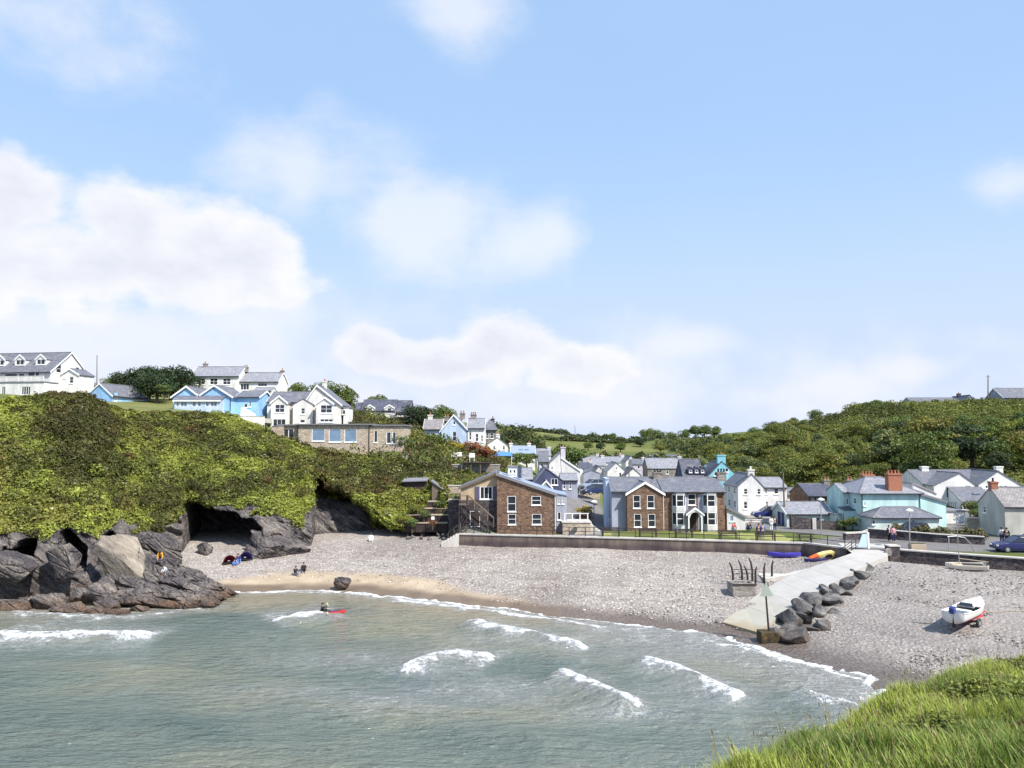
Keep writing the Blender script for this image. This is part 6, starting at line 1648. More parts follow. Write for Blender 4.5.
R_BIG = [rock_mesh(100 + i, 1.1, 1.1, 1.1, 4, 10, .09, .14, None, (.42, .72)) for i in range(5)]
R_SLAB = [rock_mesh(140 + i, 1.1, 1.1, 1.1, 4, 9, .09, .20, None, (.42, .72)) for i in range(4)]
def pale_rock():
    t = NT('pale_slab_rock', .85, .2); p = t.pos(); o = t.map(p, (1, 1, 1), (0, math.radians(-33), 0)); n = t.noise(t.map(o, (.4, .8, 2.2)), 1.0, 8, .66)
    t.color(t.ramp(n, [(.3, (.10, .085, .078)), (.5, (.25, .215, .175)), (.7, (.38, .335, .275))])); t.bump(t.math('ADD', n, t.math('MULTIPLY', t.noise(p, 4, 5), .4)), .8, .25); return t.m
R_PALE = rock_mesh(171, 1.1, 1.1, 1.1, 4, 8, .07, .16, pale_rock(), (.40, .66))
def sea_rocks():
    D = math.radians
    for i, (px, py, z, sx, sy, sz, rot, lab) in enumerate([
        (48, 584, 1.2, 3.6, 2.4, 2.7, (0, D(20), .3), 'largest dark sea rock at the foot of the left cliff'),
        (0, 590, 1.0, 2.6, 2.2, 2.2, (0, D(15), 1.0), 'dark sea rock cut by the left edge of the picture'),
        (104, 592, 1.1, 1.5, 1.3, 1.5, (0, D(10), .5), 'squarish grey boulder right of the largest sea rock'),
        (82, 596, .7, 1.6, 1.2, 1.0, (0, D(25), .2), 'low rock between the largest sea rock and the grey boulder'),
        (20, 566, 3.4, 2.2, 1.8, 1.8, (0, D(25), .8), 'grey rock high in the dark gully at the left'),
        (64, 558, 4.0, 2.6, 1.8, 2.0, (D(10), D(30), .4), 'pale grey block leaning over the left gully'),
        (36, 604, .25, 2.2, 1.2, .8, (0, D(12), .1), 'low weedy rock at the waterline in the far left'),
        (75, 610, .1, 1.8, 1.0, .7, (0, D(8), .4), 'low brown weedy rock washed by foam at the left'),
        (108, 606, .3, 1.6, 1.1, .8, (0, D(18), .9), 'brown weedy rock below the grey boulder'),
        (345, 582, .75, 1.05, .8, .75, (0, D(10), .3), 'lone dark rock on the sand in front of the shingle'),
        (140, 610, .05, 1.5, .9, .6, (0, D(5), .2), 'flat weedy rock at the edge of the sloping slabs'), (12, 606, .3, 1.8, 1.2, .9, (0, D(14), .6), 'brown weedy rock washed by foam at the left edge'), (56, 603, .4, 1.9, 1.2, .9, (0, D(20), .2), 'brown weedy rock in front of the largest sea rock'), (95, 612, .05, 1.4, .9, .6, (0, D(10), 1.2), 'small weedy rock breaking the foam below the grey boulder'), (122, 613, .0, 1.3, .8, .5, (0, D(10), .4), 'outermost small weedy rock left of the slabs'), (-30, 600, .6, 2.6, 1.8, 1.5, (0, D(14), .4), 'sea rock just outside the left edge')]):
        p = atz(px, py, z); rock('sea_rock', lab, R_BIG[i % 5], p, rot, (sx, sy, sz), 'rocks at the foot of the left cliff' if px < 200 else None)
    # the tall pale slab
    p = atz(128, 560, 3.2); rock('leaning_slab', 'tall pale leaning slab of rock beside the person in orange', R_PALE, p, (D(-18), D(38), D(-12)), (3.6, 1.1, 2.3))
    p = atz(160, 545, 3.8); rock('leaning_slab', 'smaller grey slab leaning behind the tall pale one', R_SLAB[1], p, (D(-18), D(36), D(-10)), (3.0, .7, 1.5))
    # slabs of tilted beds running down to the sand
    rr = random.Random(8)
    A0, A1, B0, B1 = [Vector(atz(*q)) for q in ((142, 556, 2.5), (224, 589, .35), (112, 603, .35), (196, 607, .0))]
    side = ['highest, nearest the cave', 'next below the highest', 'third from the top', 'fourth from the top', 'in the upper middle', 'in the middle', 'in the lower middle', 'fourth from the water', 'third from the water', 'next above the lowest', 'lowest, washed by the foam']
    for i in range(11):
        b = i / 10; s0, s1 = A0.lerp(B0, b), A1.lerp(B1, b)
        for k, (f0, f1, w) in enumerate(((-.06, .46, 'upper end'), (.36, .80, 'middle'), (.68, 1.06, 'sandward end'))):
            f0 += rr.uniform(-.06, .06); f1 += rr.uniform(-.06, .06)
            p0, p1 = s0.lerp(s1, f0), s0.lerp(s1, f1); d = p1 - p0; c = (p0 + p1) / 2; c.z += rr.uniform(-.05, .25) + .35 * (i % 2) * (1 - f0)
            m_ = d.to_track_quat('X', 'Z').to_matrix() @ Matrix.Rotation(D(rr.uniform(-38, -18)), 3, 'X')
            o = rock('tilted_slab', 'tilted slab of layered rock left of the sand, ' + side[i] + ', ' + w, R_SLAB[(i + k) % 4], c, (0, 0, 0), (d.length * .72, rr.uniform(.7, 1.0), rr.uniform(.50, .85)), 'tilted rock slabs running into the sand')
            o.rotation_euler = m_.to_euler()
    for px, py, z, sx, lab in [(268, 549, 2.6, 3.2, 'dark slanting rock rib at the mouth of the big cave'), (284, 550, 2.3, 3.6, 'middle slanting rock rib right of the big cave'), (296, 553, 1.9, 2.8, 'lowest slanting rock rib right of the big cave, near the seated pair'), (256, 558, 1.6, 1.9, 'small shadowed rock in front of the big cave')]:
        p = atz(px, py, z); rock('rock_rib', lab, R_SLAB[int(px) % 4], p, (D(-14), D(24), D(-25)), (sx * 1.1, 1.6, 2.1))
    for px, py, sx, lab in [(346, 536, 2.4, 'rock bulging from the foot of the cliff at the dark hollow'), (205, 549, 1.6, 'grey rock at the left side of the big cave mouth')]:
        p = atz(px, py, 2.5); rock('cliff_rock', lab, R_BIG[int(px) % 5], p, (0, D(20), 0), (sx, 1.1, 1.1))
    # loose stones by the timber terraces
    for i in range(20):
        px, py = rr.uniform(402, 452), rr.uniform(532, 541); s = rr.uniform(.22, .5); p = atz(px, py, 3.2)
        rock('loose_stone', 'pale loose stone at the foot of the timber terraces', R_BIG[i % 5], (p[0], p[1], BZ(p[0], p[1]) + .12), (rr.random(), rr.random(), rr.random() * 6), (s, s * .8, s * .7), 'loose stones below the timber terraces').data.materials
sea_rocks()

def pebbles():
    r = np.random.default_rng(77)
    import bmesh
    bm = bmesh.new(); bmesh.ops.create_icosphere(bm, subdivisions=1, radius=1.0); bv = np.array([p.co for p in bm.verts]); bf = np.array([[q.index for q in p.verts] for p in bm.faces]); bm.free()
    n = 34000
    px = r.uniform(210, 1040, n); py = 532 + 160 * r.random(n) ** .9
    X = np.empty(n); Y = np.empty(n)
    for i in range(n): q = atz(px[i], py[i], 1.6); X[i], Y[i] = q[0], q[1]
    Z = beach(X, Y)
    wl = np.interp(X, [w[0] for w in WALL + WALL2], [w[1] for w in WALL + WALL2]); wl = np.where(X < -6.2, 91, wl)
    ok = (Z > .25 + .55 * sstep(2, -16, X) * r.random(n)) & (Y < wl - .3) & (Y > 44)
    X, Y, Z = X[ok], Y[ok], Z[ok]; n = len(X)
    s = np.where(r.random(n) < .93, r.uniform(.035, .075, n), r.uniform(.075, .14, n))
    a = r.uniform(0, 6.28, n)
    v = bv[None] * np.stack([s * r.uniform(.9, 1.5, n), s * r.uniform(.7, 1.1, n), s * r.uniform(.45, .8, n)], -1)[:, None, :]
    c, sn = np.cos(a)[:, None], np.sin(a)[:, None]
    v = np.stack([v[..., 0] * c - v[..., 1] * sn, v[..., 0] * sn + v[..., 1] * c, v[..., 2]], -1) + np.stack([X, Y, Z + .02], -1)[:, None, :]
    f = (bf[None] + (np.arange(n) * len(bv))[:, None, None]).reshape(-1, 3)
    g = r.random(n); t = np.where(g[:, None] < .30, [[.20, .18, .17]], np.where(g[:, None] < .72, [[.40, .36, .33]], [[.62, .58, .54]])) * r.uniform(.75, 1.2, (n, 1))
    t *= (1 - .35 * sstep(14, 28, X))[:, None]
    m_ = NT('pebble_stone', .8, .3); m_.color(m_.attr('tint'))
    setp(link_mesh('shingle_pebbles', np_mesh('shingle_pebbles', v.reshape(-1, 3), f, {'tint': np.repeat(t, len(bv), 0)}), m_.m), 'loose pebbles and cobbles strewn over the shingle beach', 'pebbles', kind='stuff')
pebbles()

# ------------------------------------------------------------------ sea wall, railings, slipway
def strip_wall(name, label, line, z0, z1, th, mat, cop='concrete', cop_h=.14, front=0.0):
    o = np.array([line[0][0], line[0][1], 0.0]); r = setp(empty(name, (o[0], o[1], 0)), label, 'wall')
    L = np.array(line) - o[:2]
    nrm = []
    for i in range(len(L)):
        d = L[min(i + 1, len(L) - 1)] - L[max(i - 1, 0)]; d = d / np.hypot(*d); nrm.append(np.array([-d[1], d[0]]))
    def z_(v, i): return v[i] if isinstance(v, (list, tuple)) else v
    def ribbon(off0, off1, lo, hi):
        mb = MB(); vs, fs = [], []
        for i, p in enumerate(L):
            a, b = p + nrm[i] * off0, p + nrm[i] * off1
            vs += [(a[0], a[1], z_(lo, i)), (b[0], b[1], z_(lo, i)), (b[0], b[1], z_(hi, i)), (a[0], a[1], z_(hi, i))]
        n = len(L)
        for i in range(n - 1):
            for k in range(4): fs.append((4 * i + k, 4 * i + (k + 1) % 4, 4 * i + 4 + (k + 1) % 4, 4 * i + 4 + k))
        fs += [(0, 1, 2, 3), (4 * n - 4, 4 * n - 1, 4 * n - 2, 4 * n - 3)]
        return mb.add(vs, fs)
    ribbon(0, th, z0, z1).build('wall', M[mat] if isinstance(mat, str) else mat, r)
    hi = [z_(z1, i) + .003 for i in range(len(L))]; ribbon(-.08, th + .08, hi, [h + cop_h for h in hi]).build('coping', M[cop], r)
    return r
def mat_seawall():
    t = NT('sea_wall_face', .85, .25); p = t.pos(); z = t.sep(p)[2]
    n = t.noise(t.map(p, (1, 1, .25)), .8, 6, .65)
    c = t.ramp(n, [(.3, (.075, .062, .062)), (.5, (.145, .115, .10)), (.7, (.235, .185, .15))])
    lowb = t.rng(t.math('ADD', z, t.math('MULTIPLY', t.noise(p, .25, 4), 1.1)), 4.3, 3.7)  # face turns darker and more purple towards the bottom, with an uneven edge
    c = t.mix(lowb, c, t.mix(1.0, c, (.62, .58, .68), 'MULTIPLY')); t.color(c); t.bump(t.noise(p, 4, 5), .5, .05); return t.m
MSW = mat_seawall()
SW = strip_wall('sea_wall', 'long low weathered concrete sea wall between the shingle and the lawn', WALL, 1.6, 4.12, .5, MSW)
a_, b_ = at(708, 552, 83.2), at(745, 552, 82.6)
MB().box(0, 3.4, -.10, -.004, 2.2, 3.45).build('repaired_patch', M['concrete'], SW, loc=None).location = (a_[0] - WALL[0][0] + .5, a_[1] - WALL[0][1] + .35, 0)
strip_wall('harbour_wall', 'dark rubble wall along the right end of the beach', WALL2, 1.4, [4.1, 4.05, 4.0, 3.9], .55, 'darkstone', cop_h=.12)
g = setp(empty('wall_pier', (at(893, 555, 76.0)[0] - .55, 75.6, 3.0)), 'square dark stone pier at the head of the slipway', 'pier')
MB().box(0, 1.05, 0, .9, -1.2, 1.55).build('shaft', M['darkstone'], g); MB().box(-.06, 1.11, -.06, .96, 1.552, 1.68).build('cap', M['concrete'], g)

def railing(name, label, line, zs, n, h, mat, rails=(.55, 1.0), lean=0, r=.035, off=.25):
    P = np.array(line, float); d = np.hypot(*np.diff(P, axis=0).T); cum = np.concatenate([[0], np.cumsum(d)])
    o = (P[0][0], P[0][1], 0); root = setp(empty(name, o), label, 'railing')
    s = np.linspace(0, cum[-1], n); X = np.interp(s, cum, P[:, 0]) - o[0]; Y = np.interp(s, cum, P[:, 1]) + off - o[1]; Z = np.interp(s, cum, zs) if isinstance(zs, (list, tuple)) else np.full(n, zs)
    for i in range(n): MB().bar((X[i], Y[i], Z[i] - .05), (X[i], Y[i], Z[i] + h), r * 1.25).build('post', M[mat], root)
    for k in rails: MB().tube([(X[i], Y[i], Z[i] + h * k - .02) for i in range(n)], r, 6).build('rail', M[mat], root)
    return root
railing('promenade_railing', 'dark two-rail railing along the top of the sea wall', WALL, 4.26, 24, 1.0, 'dark')
railing('beach_step_rail', 'grey timber handrail slanting down the steps at the left end of the sea wall', [tuple(atz(454, 543, 3.0)[:2]), tuple(at(466, 533, 88.9)[:2])], [2.9, 4.2], 3, 1.0, 'wood', (.5, 1.0), r=.06, off=-.1)
railing('beach_step_rail', 'second timber handrail on the far side of the beach steps', [tuple(atz(448, 540, 3.2)[:2]), tuple(at(460, 530, 90)[:2])], [3.0, 4.2], 3, 1.0, 'wood', (.5, 1.0), r=.06, off=.3)
# steps down to the beach
st = setp(empty('beach_steps', (WALL[0][0] - 1.9, 88.0, 3.0)), 'concrete steps at the left end of the sea wall', 'steps')
for i in range(6): MB().box(i * .32, 2.0, .0, 1.6, -1.0, .2 + i * .19).build('step', M['concrete'], st) if i == 0 else MB().box(i * .32, 2.0, .002 * i, 1.6 - .002 * i, (i - 1) * .19 + .203, .2 + i * .19).build('step', M['concrete'], st)

# lawn strip and quay paving as thin sheets over the terrain
def sheet(name, poly, mat, lift, kind='structure'):
    P = np.array(poly, float); mb = MB(); z = land(P[:, 0], P[:, 1]) + lift
    mb.add([(x, y, q) for (x, y), q in zip(poly, z)], [tuple(range(len(poly)))]); return setp(mb.build(name, mat), kind=kind)
tl = NT('lawn_grass', .9, .1); _p = tl.pos(); tl.color(tl.ramp(tl.noise(_p, 1.5, 6), [(.3, (.19, .20, .065)), (.7, (.32, .31, .115))])); tl.bump(tl.noise(_p, 9, 4), .6, .05)

# slipway
def slipway():
    Lp = [(722, 622, .45), (768, 586, 1.75), (800, 571, 2.6), (836, 558.5, 3.6), (852, 553, 4.0)]; Rp = [(757, 632, .40), (800, 601, 1.75), (832, 583, 2.6), (867, 564, 3.6), (888, 555.5, 4.0)]
    LP_, RP_ = np.array([atz(*q) for q in Lp]), np.array([atz(*q) for q in Rp])
    # paving carries on to the quay
    t = NT('slip_concrete', .85, .2); p = t.pos(); z = t.sep(p)[2]; nn = t.noise(p, .7, 6)
    c = t.mix(nn, (.36, .345, .325), (.49, .47, .445)); zz = t.math('ADD', z, t.math('MULTIPLY', nn, .7))
    c = t.mix(t.rng(t.noise(t.map(p, (.6, .6, .6)), 1.0, 7, .7), .48, .75, 0, .55), c, (.30, .28, .25)); c = t.mix(t.rng(zz, 2.3, 1.3, 0, .5), c, (.30, .29, .21)); c = t.mix(t.rng(zz, 1.15, .65), c, (.30, .24, .16)); t.color(c); t.bump(t.noise(p, 5, 5), .3, .03)
    root = setp(empty('slipway'), kind='structure'); n = 9; ts = np.linspace(0, len(Lp) - 1, n + 1); ix = np.arange(len(Lp))
    L9, R9 = [np.stack([np.interp(ts, ix, Q[:, k]) for k in range(3)], -1) for Q in (LP_, RP_)]
    for i in range(n):
        g_ = .003; q = [L9[i] * (1 - g_) + L9[i + 1] * g_, R9[i] * (1 - g_) + R9[i + 1] * g_, R9[i] * g_ + R9[i + 1] * (1 - g_), L9[i] * g_ + L9[i + 1] * (1 - g_)]
        mb = MB().prism([tuple(v) for v in q], (0, 0, -1.5)); bevel(mb.build('concrete_slab', t.m, root), .012)
    l, r_ = atz(*Lp[-1]), atz(*Rp[-1])
    sl = MB().add([(l[0], l[1], 4.0), (r_[0], r_[1], 4.0), (r_[0] + 3, r_[1] + 7, 4.16), (l[0] + 1.2, l[1] + 6, 4.16)], [(0, 1, 2, 3)]); setp(sl.build('slip_head_paving', t.m), kind='structure')
    return Lp, Rp
slipway()
# side apron running to the kayak rack
ap = MB().prism([tuple(atz(*q)) for q in ((752, 570, 2.10), (815, 565.5, 2.70), (800, 573, 2.50), (765, 579, 2.02))], (0, 0, -.6)); setp(ap.build('slip_apron', M['concrete']), kind='structure')

BM = [rock_mesh(200 + i, 1.15, 1.15, 1.15, 4, 8, .035, 0, M_BOULDER, (.40, .66)) for i in range(6)]
def armour():
    L = [(778, 634, .5, 1.15, 'rusty dark boulder nearest the sign post'), (797, 638, .4, 1.35, 'wedge-shaped reddish boulder at the seaward end of the row'), (789, 617, 1.0, 1.15, 'grey flat-topped boulder behind the rusty one'), (804, 609, 1.3, 1.15, 'dark squarish boulder fourth from the sea'), (822, 625, .7, 1.1, 'round dark boulder on the shingle side, low in the row'), (811, 629, .4, .9, 'small pale boulder wedged at the foot of the row'),
         (813, 600, 1.7, 1.25, 'largest pale grey boulder in the middle of the slipway row'), (830, 600, 1.6, 1.1, 'lichened grey boulder right of the largest pale one'), (832, 614, .9, .8, 'small dark boulder on the shingle below the lichened one'), (838, 591, 2.0, 1.0, 'pale boulder two thirds up the slipway row'), (846, 588, 2.0, .85, 'narrow dark boulder next to the pale upper one'), (826, 590, 2.1, .8, 'flat pale boulder against the slipway edge'),
         (852, 581, 2.5, 1.05, 'broad rounded boulder near the top of the row'), (860, 575, 2.7, .95, 'dark-shadowed boulder second from the top of the row'), (868, 569, 3.0, .85, 'topmost boulder of the slipway row'), (843, 603, 1.2, .7, 'flat stone lying out on the shingle beside the row'), (882, 563, 3.1, .6, 'low pale stone by the pier at the slipway head'), (872, 577, 2.4, .6, 'small pale boulder on the shingle below the topmost one'), (791, 628, .7, .9, 'dark brown boulder wedged behind the reddish seaward one'), (806, 618, 1.0, .85, 'dark boulder filling the gap below the squarish one'), (819, 611, 1.2, .85, 'grey boulder packed between the two middle boulders'), (836, 606, 1.2, .75, 'dark boulder at the shingle side of the row middle'), (847, 596, 1.6, .7, 'low dark boulder on the shingle side of the upper row')]
    rr = random.Random(4)
    for i, (px, py, z, s, lab) in enumerate(L):
        s *= .86; p = atz(px, py, z + .12); rock('armour_boulder', lab, BM[i % 6], p, (rr.uniform(-.4, .4), rr.uniform(-.4, .4), rr.uniform(0, 6)), (s * rr.uniform(.95, 1.2), s * rr.uniform(.8, 1.0), s * rr.uniform(.68, .85)), 'boulders beside the slipway', 'boulder')
armour()

# ------------------------------------------------------------------ things on the beach
def marker():
    p = atz(769, 640, .2); r = setp(empty('slipway_marker', (p[0], p[1], .15)), 'slipway marker post with triangular topmark on a weedy block', 'marker')
    t = NT('weedy_block', .7); q = t.obj(); t.color(t.ramp(t.noise(q, 3, 5), [(.35, (.02, .018, .015)), (.6, (.07, .05, .02)), (.78, (.18, .12, .04))]))
    bevel(MB().box(-.75, .65, -.55, .55, -.4, .72).build('block', t.m, r), .06)
    MB().bar((0, 0, .7), (-.25, 0, 5.0), .085, .06).build('post', M['darkwood'], r)
    MB().prism([(-.62, -.09, 3.25), (.38, -.09, 3.25), (-.16, -.09, 4.3)], (0, .04, 0)).build('topmark', m_plain('pale_green_board', (.34, .38, .33), .6), r)
marker()

def kayak_rack():
    p = atz(743, 590, 1.75); r = setp(empty('mooring_stand', tuple(p), .05), 'row of curved dark timber posts behind a concrete trough beside the slipway', 'rack')
    base = MB().box(-1.0, 1.05, -.25, .0, -.5, .62).box(-1.0, -.8, .0, 1.3, -.5, .62).box(.86, 1.05, .0, 1.3, -.5, .62).box(-.8, .86, 1.1, 1.3, -.5, .62)
    bevel(base.build('trough', M['greystone'], r), .03)
    MB().box(-.98, 1.03, -.30, -.26, .42, .60).build('front_beam', M['darkwood'], r)
    for px, py, zt in ((734.5, 580, 1.9), (744, 579, 2.0), (749, 581, 1.7), (755, 577, 2.1), (757, 581, 1.6), (766.5, 578.5, 1.7), (775, 577, 1.8)):
        q = atz(px, py, 2.1) - p; h = zt
        MB().tube([(q[0], q[1], -.6), (q[0] + .02, q[1], h * .45), (q[0] - .10 if px < 756 else q[0] + .05, q[1], h * .8), (q[0] - .30 if px < 756 else q[0] + .16, q[1], h * 1.02)], [.10, .10, .085, .06], 7).build('post', M['darkwood'], r)
    for k in (.55, .95): MB().bar((atz(734.5, 580, 2.1) - p) + np.array([0, 0, k]), (atz(757, 580, 2.1) - p) + np.array([0, 0, k]), .035).build('rail', M['darkwood'], r)
kayak_rack()

def hull_mesh(L, W, H, sheer=.15, n=15, m_=8, deck=False, pointed=(1, 1), flat=.3):
    """double-ended or transom hull; x along length; returns MB with outer skin"""
    vs, fs = [], []
    for i in range(n):
        t = i / (n - 1); s = 2 * t - 1
        e = pointed[0] if s < 0 else pointed[1]
        w = W * .5 * (1 - abs(s) ** (2.2) * e); w = max(w, .012)
        zt = H + sheer * abs(s) ** 2; keel = .35 * H * abs(s) ** 3 * e
        for k in range(m_ + 1):
            a = math.pi * k / m_; c = math.cos(a); b = max(0.0, math.sin(a)) ** flat
            vs.append((s * L / 2, w * c, zt - (zt - keel) * b))
    for i in range(n - 1):
        for k in range(m_): fs.append((i * (m_ + 1) + k, i * (m_ + 1) + k + 1, (i + 1) * (m_ + 1) + k + 1, (i + 1) * (m_ + 1) + k))
    fs.append(tuple(range(m_ + 1))[::-1]); fs.append(tuple((n - 1) * (m_ + 1) + k for k in range(m_ + 1)))
    return MB().add(vs, fs)

def kayak(name, label, loc, rz, L, W, H, mat, mat2=None, tilt=0, closed=True, upside=False):
    r = setp(empty(name, loc, rz), label, 'kayak'); r.rotation_euler = (tilt, 0, rz)
    h = hull_mesh(L, W, H, .12, 17, 8); h.build('hull', mat, r, smooth=True)
    vs, fs = [], []; n = 17
    for i in range(n):
        s = 2 * i / (n - 1) - 1; w = max(W * .5 * (1 - abs(s) ** 2.2), .012); z = H + .12 * s * s
        for k in range(5): c = -1 + k / 2; vs.append((s * L / 2, w * c, z + .07 * (1 - c * c) * (1 - abs(s)) + .004))
    for i in range(n - 1):
        for k in range(4): fs.append((i * 5 + k, i * 5 + k + 1, i * 5 + 6 + k, i * 5 + 5 + k))
    MB().add(vs, fs).build('deck', mat2 or mat, r, smooth=True)
    ring = MB(); pts = [(math.cos(a) * .42, math.sin(a) * W * .32, H + .085) for a in np.linspace(0, 2 * math.pi, 17)]
    ring.tube(pts, .025, 5).build('cockpit_rim', M['dark'], r)
    MB().add([(math.cos(a) * .40, math.sin(a) * W * .30, H + .082) for a in np.linspace(0, 2 * math.pi, 16, endpoint=False)], [tuple(range(16))]).build('cockpit', M['dark'], r)
    return r
def p_col(name, c, rough=.4): return m_plain(name, c, rough, var=.06, scale=3)
M_BLUEK, M_YEL, M_ORG, M_REDK = p_col('blue_plastic', (.07, .06, .42)), p_col('yellow_plastic', (.78, .62, .24)), p_col('orange_red_plastic', (.70, .14, .03)), p_col('red_plastic', (.55, .05, .05))
q = atz(784, 555.5, 2.95); kayak('blue_kayak', 'dark blue kayak lying on the shingle against the sea wall', (q[0], q[1], BZ(q[0], q[1]) - .02), math.radians(-10), 3.4, .75, .42, M_BLUEK)
def two_tone():
    t = NT('yellow_orange_plastic', .4); x = t.sep(t.obj())[0]; t.color(t.mix(t.rng(x, -1.25, -.95), (.62, .12, .03), (.78, .62, .24))); return t.m
M_TWO = two_tone()
q = atz(822, 558, 3.0)
yk = kayak('yellow_kayak', 'yellow kayak with orange-red end propped beside the sea wall', (q[0] + .3, q[1] - .1, BZ(q[0], q[1]) + .20), math.radians(18), 4.2, .9, .5, M_TWO)
yk.rotation_euler = (math.radians(118), math.radians(-6), math.radians(12)); yk.location.z += .42
MB().tube([(-.55, math.cos(a) * .46, .27 + math.sin(a) * .28) for a in np.linspace(0, 2 * math.pi, 13)], .05, 5).build('strap', M['trim'], yk)
q = atz(815, 561, 2.8); kayak('navy_kayak', 'low navy sit-on kayak lying in front of the yellow one', (q[0], q[1] - .3, BZ(q[0], q[1]) - .05), math.radians(8), 2.6, .6, .26, p_col('navy_plastic', (.03, .03, .12)))

def trailer_boat():
    p = atz(968, 625, 1.55); rz = math.radians(38)
    z0 = BZ(p[0], p[1])
    r = setp(empty('motor_boat', (p[0], p[1], z0 + .62), rz), 'white motor boat with grey cover and blue outboard sitting on a trailer on the shingle', 'boat'); r.rotation_euler = (0, math.radians(-5), rz)
    L, W, H = 4.9, 1.7, .64
    hull_mesh(L, W, H, .22, 19, 10, pointed=(.12, 1.0), flat=.45).build('hull', p_col('white_gelcoat', (.78, .78, .76), .3), r, smooth=True)
    red = hull_mesh(L * 1.004, W * 1.012, H, .22, 19, 10, pointed=(.12, 1.0), flat=.45); red.f = [f for f in red.f if all(red.v[i][2] < .22 for i in f)]; red.build('red_bottom', p_col('red_antifouling', (.42, .05, .04)), r, smooth=True)
    # gunwale, foredeck, cuddy, interior, seat, console
    gun = []
    for s in np.linspace(-1, 1, 15):
        e = .12 if s < 0 else 1.0; gun.append((s * L / 2, W * .5 * (1 - abs(s) ** 2.2 * e), H + .22 * s * s))
    MB().tube(gun, .045, 6).build('gunwale', M['trim'], r); MB().tube([(x, -y, z) for x, y, z in gun], .045, 6).build('gunwale', M['trim'], r)
    MB().prism([(x, y, z + .02) for x, y, z in gun[8:]] + [(x, -y, z + .02) for x, y, z in gun[8:][::-1]], (0, 0, .05)).build('foredeck', p_col('pale_deck', (.70, .69, .66)), r)
    MB().prism([(-.2, -.55, .7), (1.0, -.42, .8), (1.0, .42, .8), (-.2, .55, .7)], (.05, 0, .14)).build('cuddy', p_col('pale_cuddy', (.66, .66, .64)), r)
    MB().prism([(-.28, -.5, .8), (-.28, .5, .8), (-.05, .40, .98), (-.05, -.40, .98)], (.04, 0, 0)).build('windscreen', M['glass'], r)
    MB().box(-2.0, -.3, -.62, .62, .42, .5).build('cockpit_floor', p_col('grey_floor', (.20, .21, .23)), r)
    MB().box(-1.25, -.85, -.66, .66, .5, .72).build('thwart', p_col('white_seat', (.7, .7, .7)), r)
    eng = MB().prism([(-2.15, -.16, .70), (-2.62, -.16, .75), (-2.66, -.16, 1.15), (-2.45, -.16, 1.28), (-2.2, -.16, 1.2)], (0, .32, 0)).build('outboard', p_col('blue_engine', (.04, .06, .22), .3), r); bevel(eng, .04)
    MB().box(-2.45, -2.25, -.07, .07, -.15, .72).lathe([(.16, 0), (.05, .14)], 8, (-2.35, 0, -.2)).build('outboard_leg', M['dark'], eng)
    t = setp(empty('boat_trailer', (p[0], p[1], z0), rz), 'red and black two-wheeled trailer under the white motor boat', 'trailer')
    for y in (-.5, .5): MB().box(-1.7, 1.4, y - .05, y + .05, .52, .62).build('frame_rail', M_REDK, t)
    MB().box(1.35, 3.1, -.05, .05, .50, .60).build('drawbar', M_REDK, t); MB().box(-.55, -.42, -.95, .95, .36, .46).build('axle', M['dark'], t)
    MB().bar((2.6, 0, .5), (2.6, 0, 1.15), .05).build('winch_post', M_REDK, t)
    for y in (-.98, .86):
        w = MB(); prof = [(.16, 0), (.31, .0), (.34, .04), (.34, .1), (.31, .14), (.16, .14)]; w.lathe(prof, 16)
        w.v = [(x, z, y2) for x, y2, z in w.v]; o = w.build('wheel', M['dark'], t, loc=(-.48, y, .36))
        h = MB().lathe([(.02, -.01), (.16, -.01), (.16, .15), (.02, .15)], 12); h.v = [(x, z, y2) for x, y2, z in h.v]; h.build('rim', M['steel'], o)
    j = MB().lathe([(.10, 0), (.17, .0), (.17, .08), (.10, .08)], 12); j.v = [(x, z, y2) for x, y2, z in j.v]; j.build('jockey_wheel', M['dark'], t, loc=(2.9, -.05, .18))
    for x in (-1.4, 1.0): MB().box(x, x + .1, -.45, .45, .62, .70).build('bunk', M['dark'], t)
    # mooring rope over the stones
    pts = [(p[0] + 2.4, p[1] + 2.2, z0 + .5)]
    for i in range(1, 9): x, y = p[0] + 2.4 + i * 1.0, p[1] + 2.2 + i * .18 + .15 * math.sin(i); pts.append((x, y, BZ(x, y) + .06))
    setp(MB().tube(pts, .03, 5).build('mooring_rope', M['palewood']), 'pale rope stretched over the shingle from the trailer to the right', 'rope')
    a = atz(860, 625, .95); pts = []
    for i in range(18): x, y = a[0] + i * .30, a[1] - i * .10 + .25 * math.sin(i * .7); pts.append((x, y, BZ(x, y) + .05))
    setp(MB().tube(pts, .05, 5).build('chain', M['dark']), 'dark mooring chain lying across the shingle below the boulders', 'chain')
trailer_boat()

def dinghy():
    p = (42.3, 71.9); r = setp(empty('sailing_dinghy', (p[0], p[1], BZ(p[0], p[1]) + .05), math.radians(-14)), 'small white sailing dinghy with bare mast against the dark harbour wall', 'dinghy')
    r.rotation_euler = (math.radians(8), 0, math.radians(-14))
    hull_mesh(3.5, 1.35, .45, .14, 17, 8, pointed=(1.0, .15), flat=.4).build('hull', p_col('offwhite_gelcoat', (.70, .66, .60), .3), r, smooth=True)
    MB().box(-1.2, 1.5, -.5, .5, .40, .46).build('deck', p_col('pale_wood_deck', (.5, .42, .3)), r)
    MB().box(-.3, 1.4, -.3, .3, .465, .5).build('well', M['dark'], r)
    MB().bar((-.55, 0, .4), (-.85, 0, 5.6), .04, .03).build('mast', M['steel'], r); MB().bar((-.58, 0, 1.0), (1.9, .1, .72), .04).build('boom', M['palewood'], r)
    MB().box(1.72, 1.80, -.05, .05, -.1, .7).build('rudder', M['darkwood'], r)
dinghy()

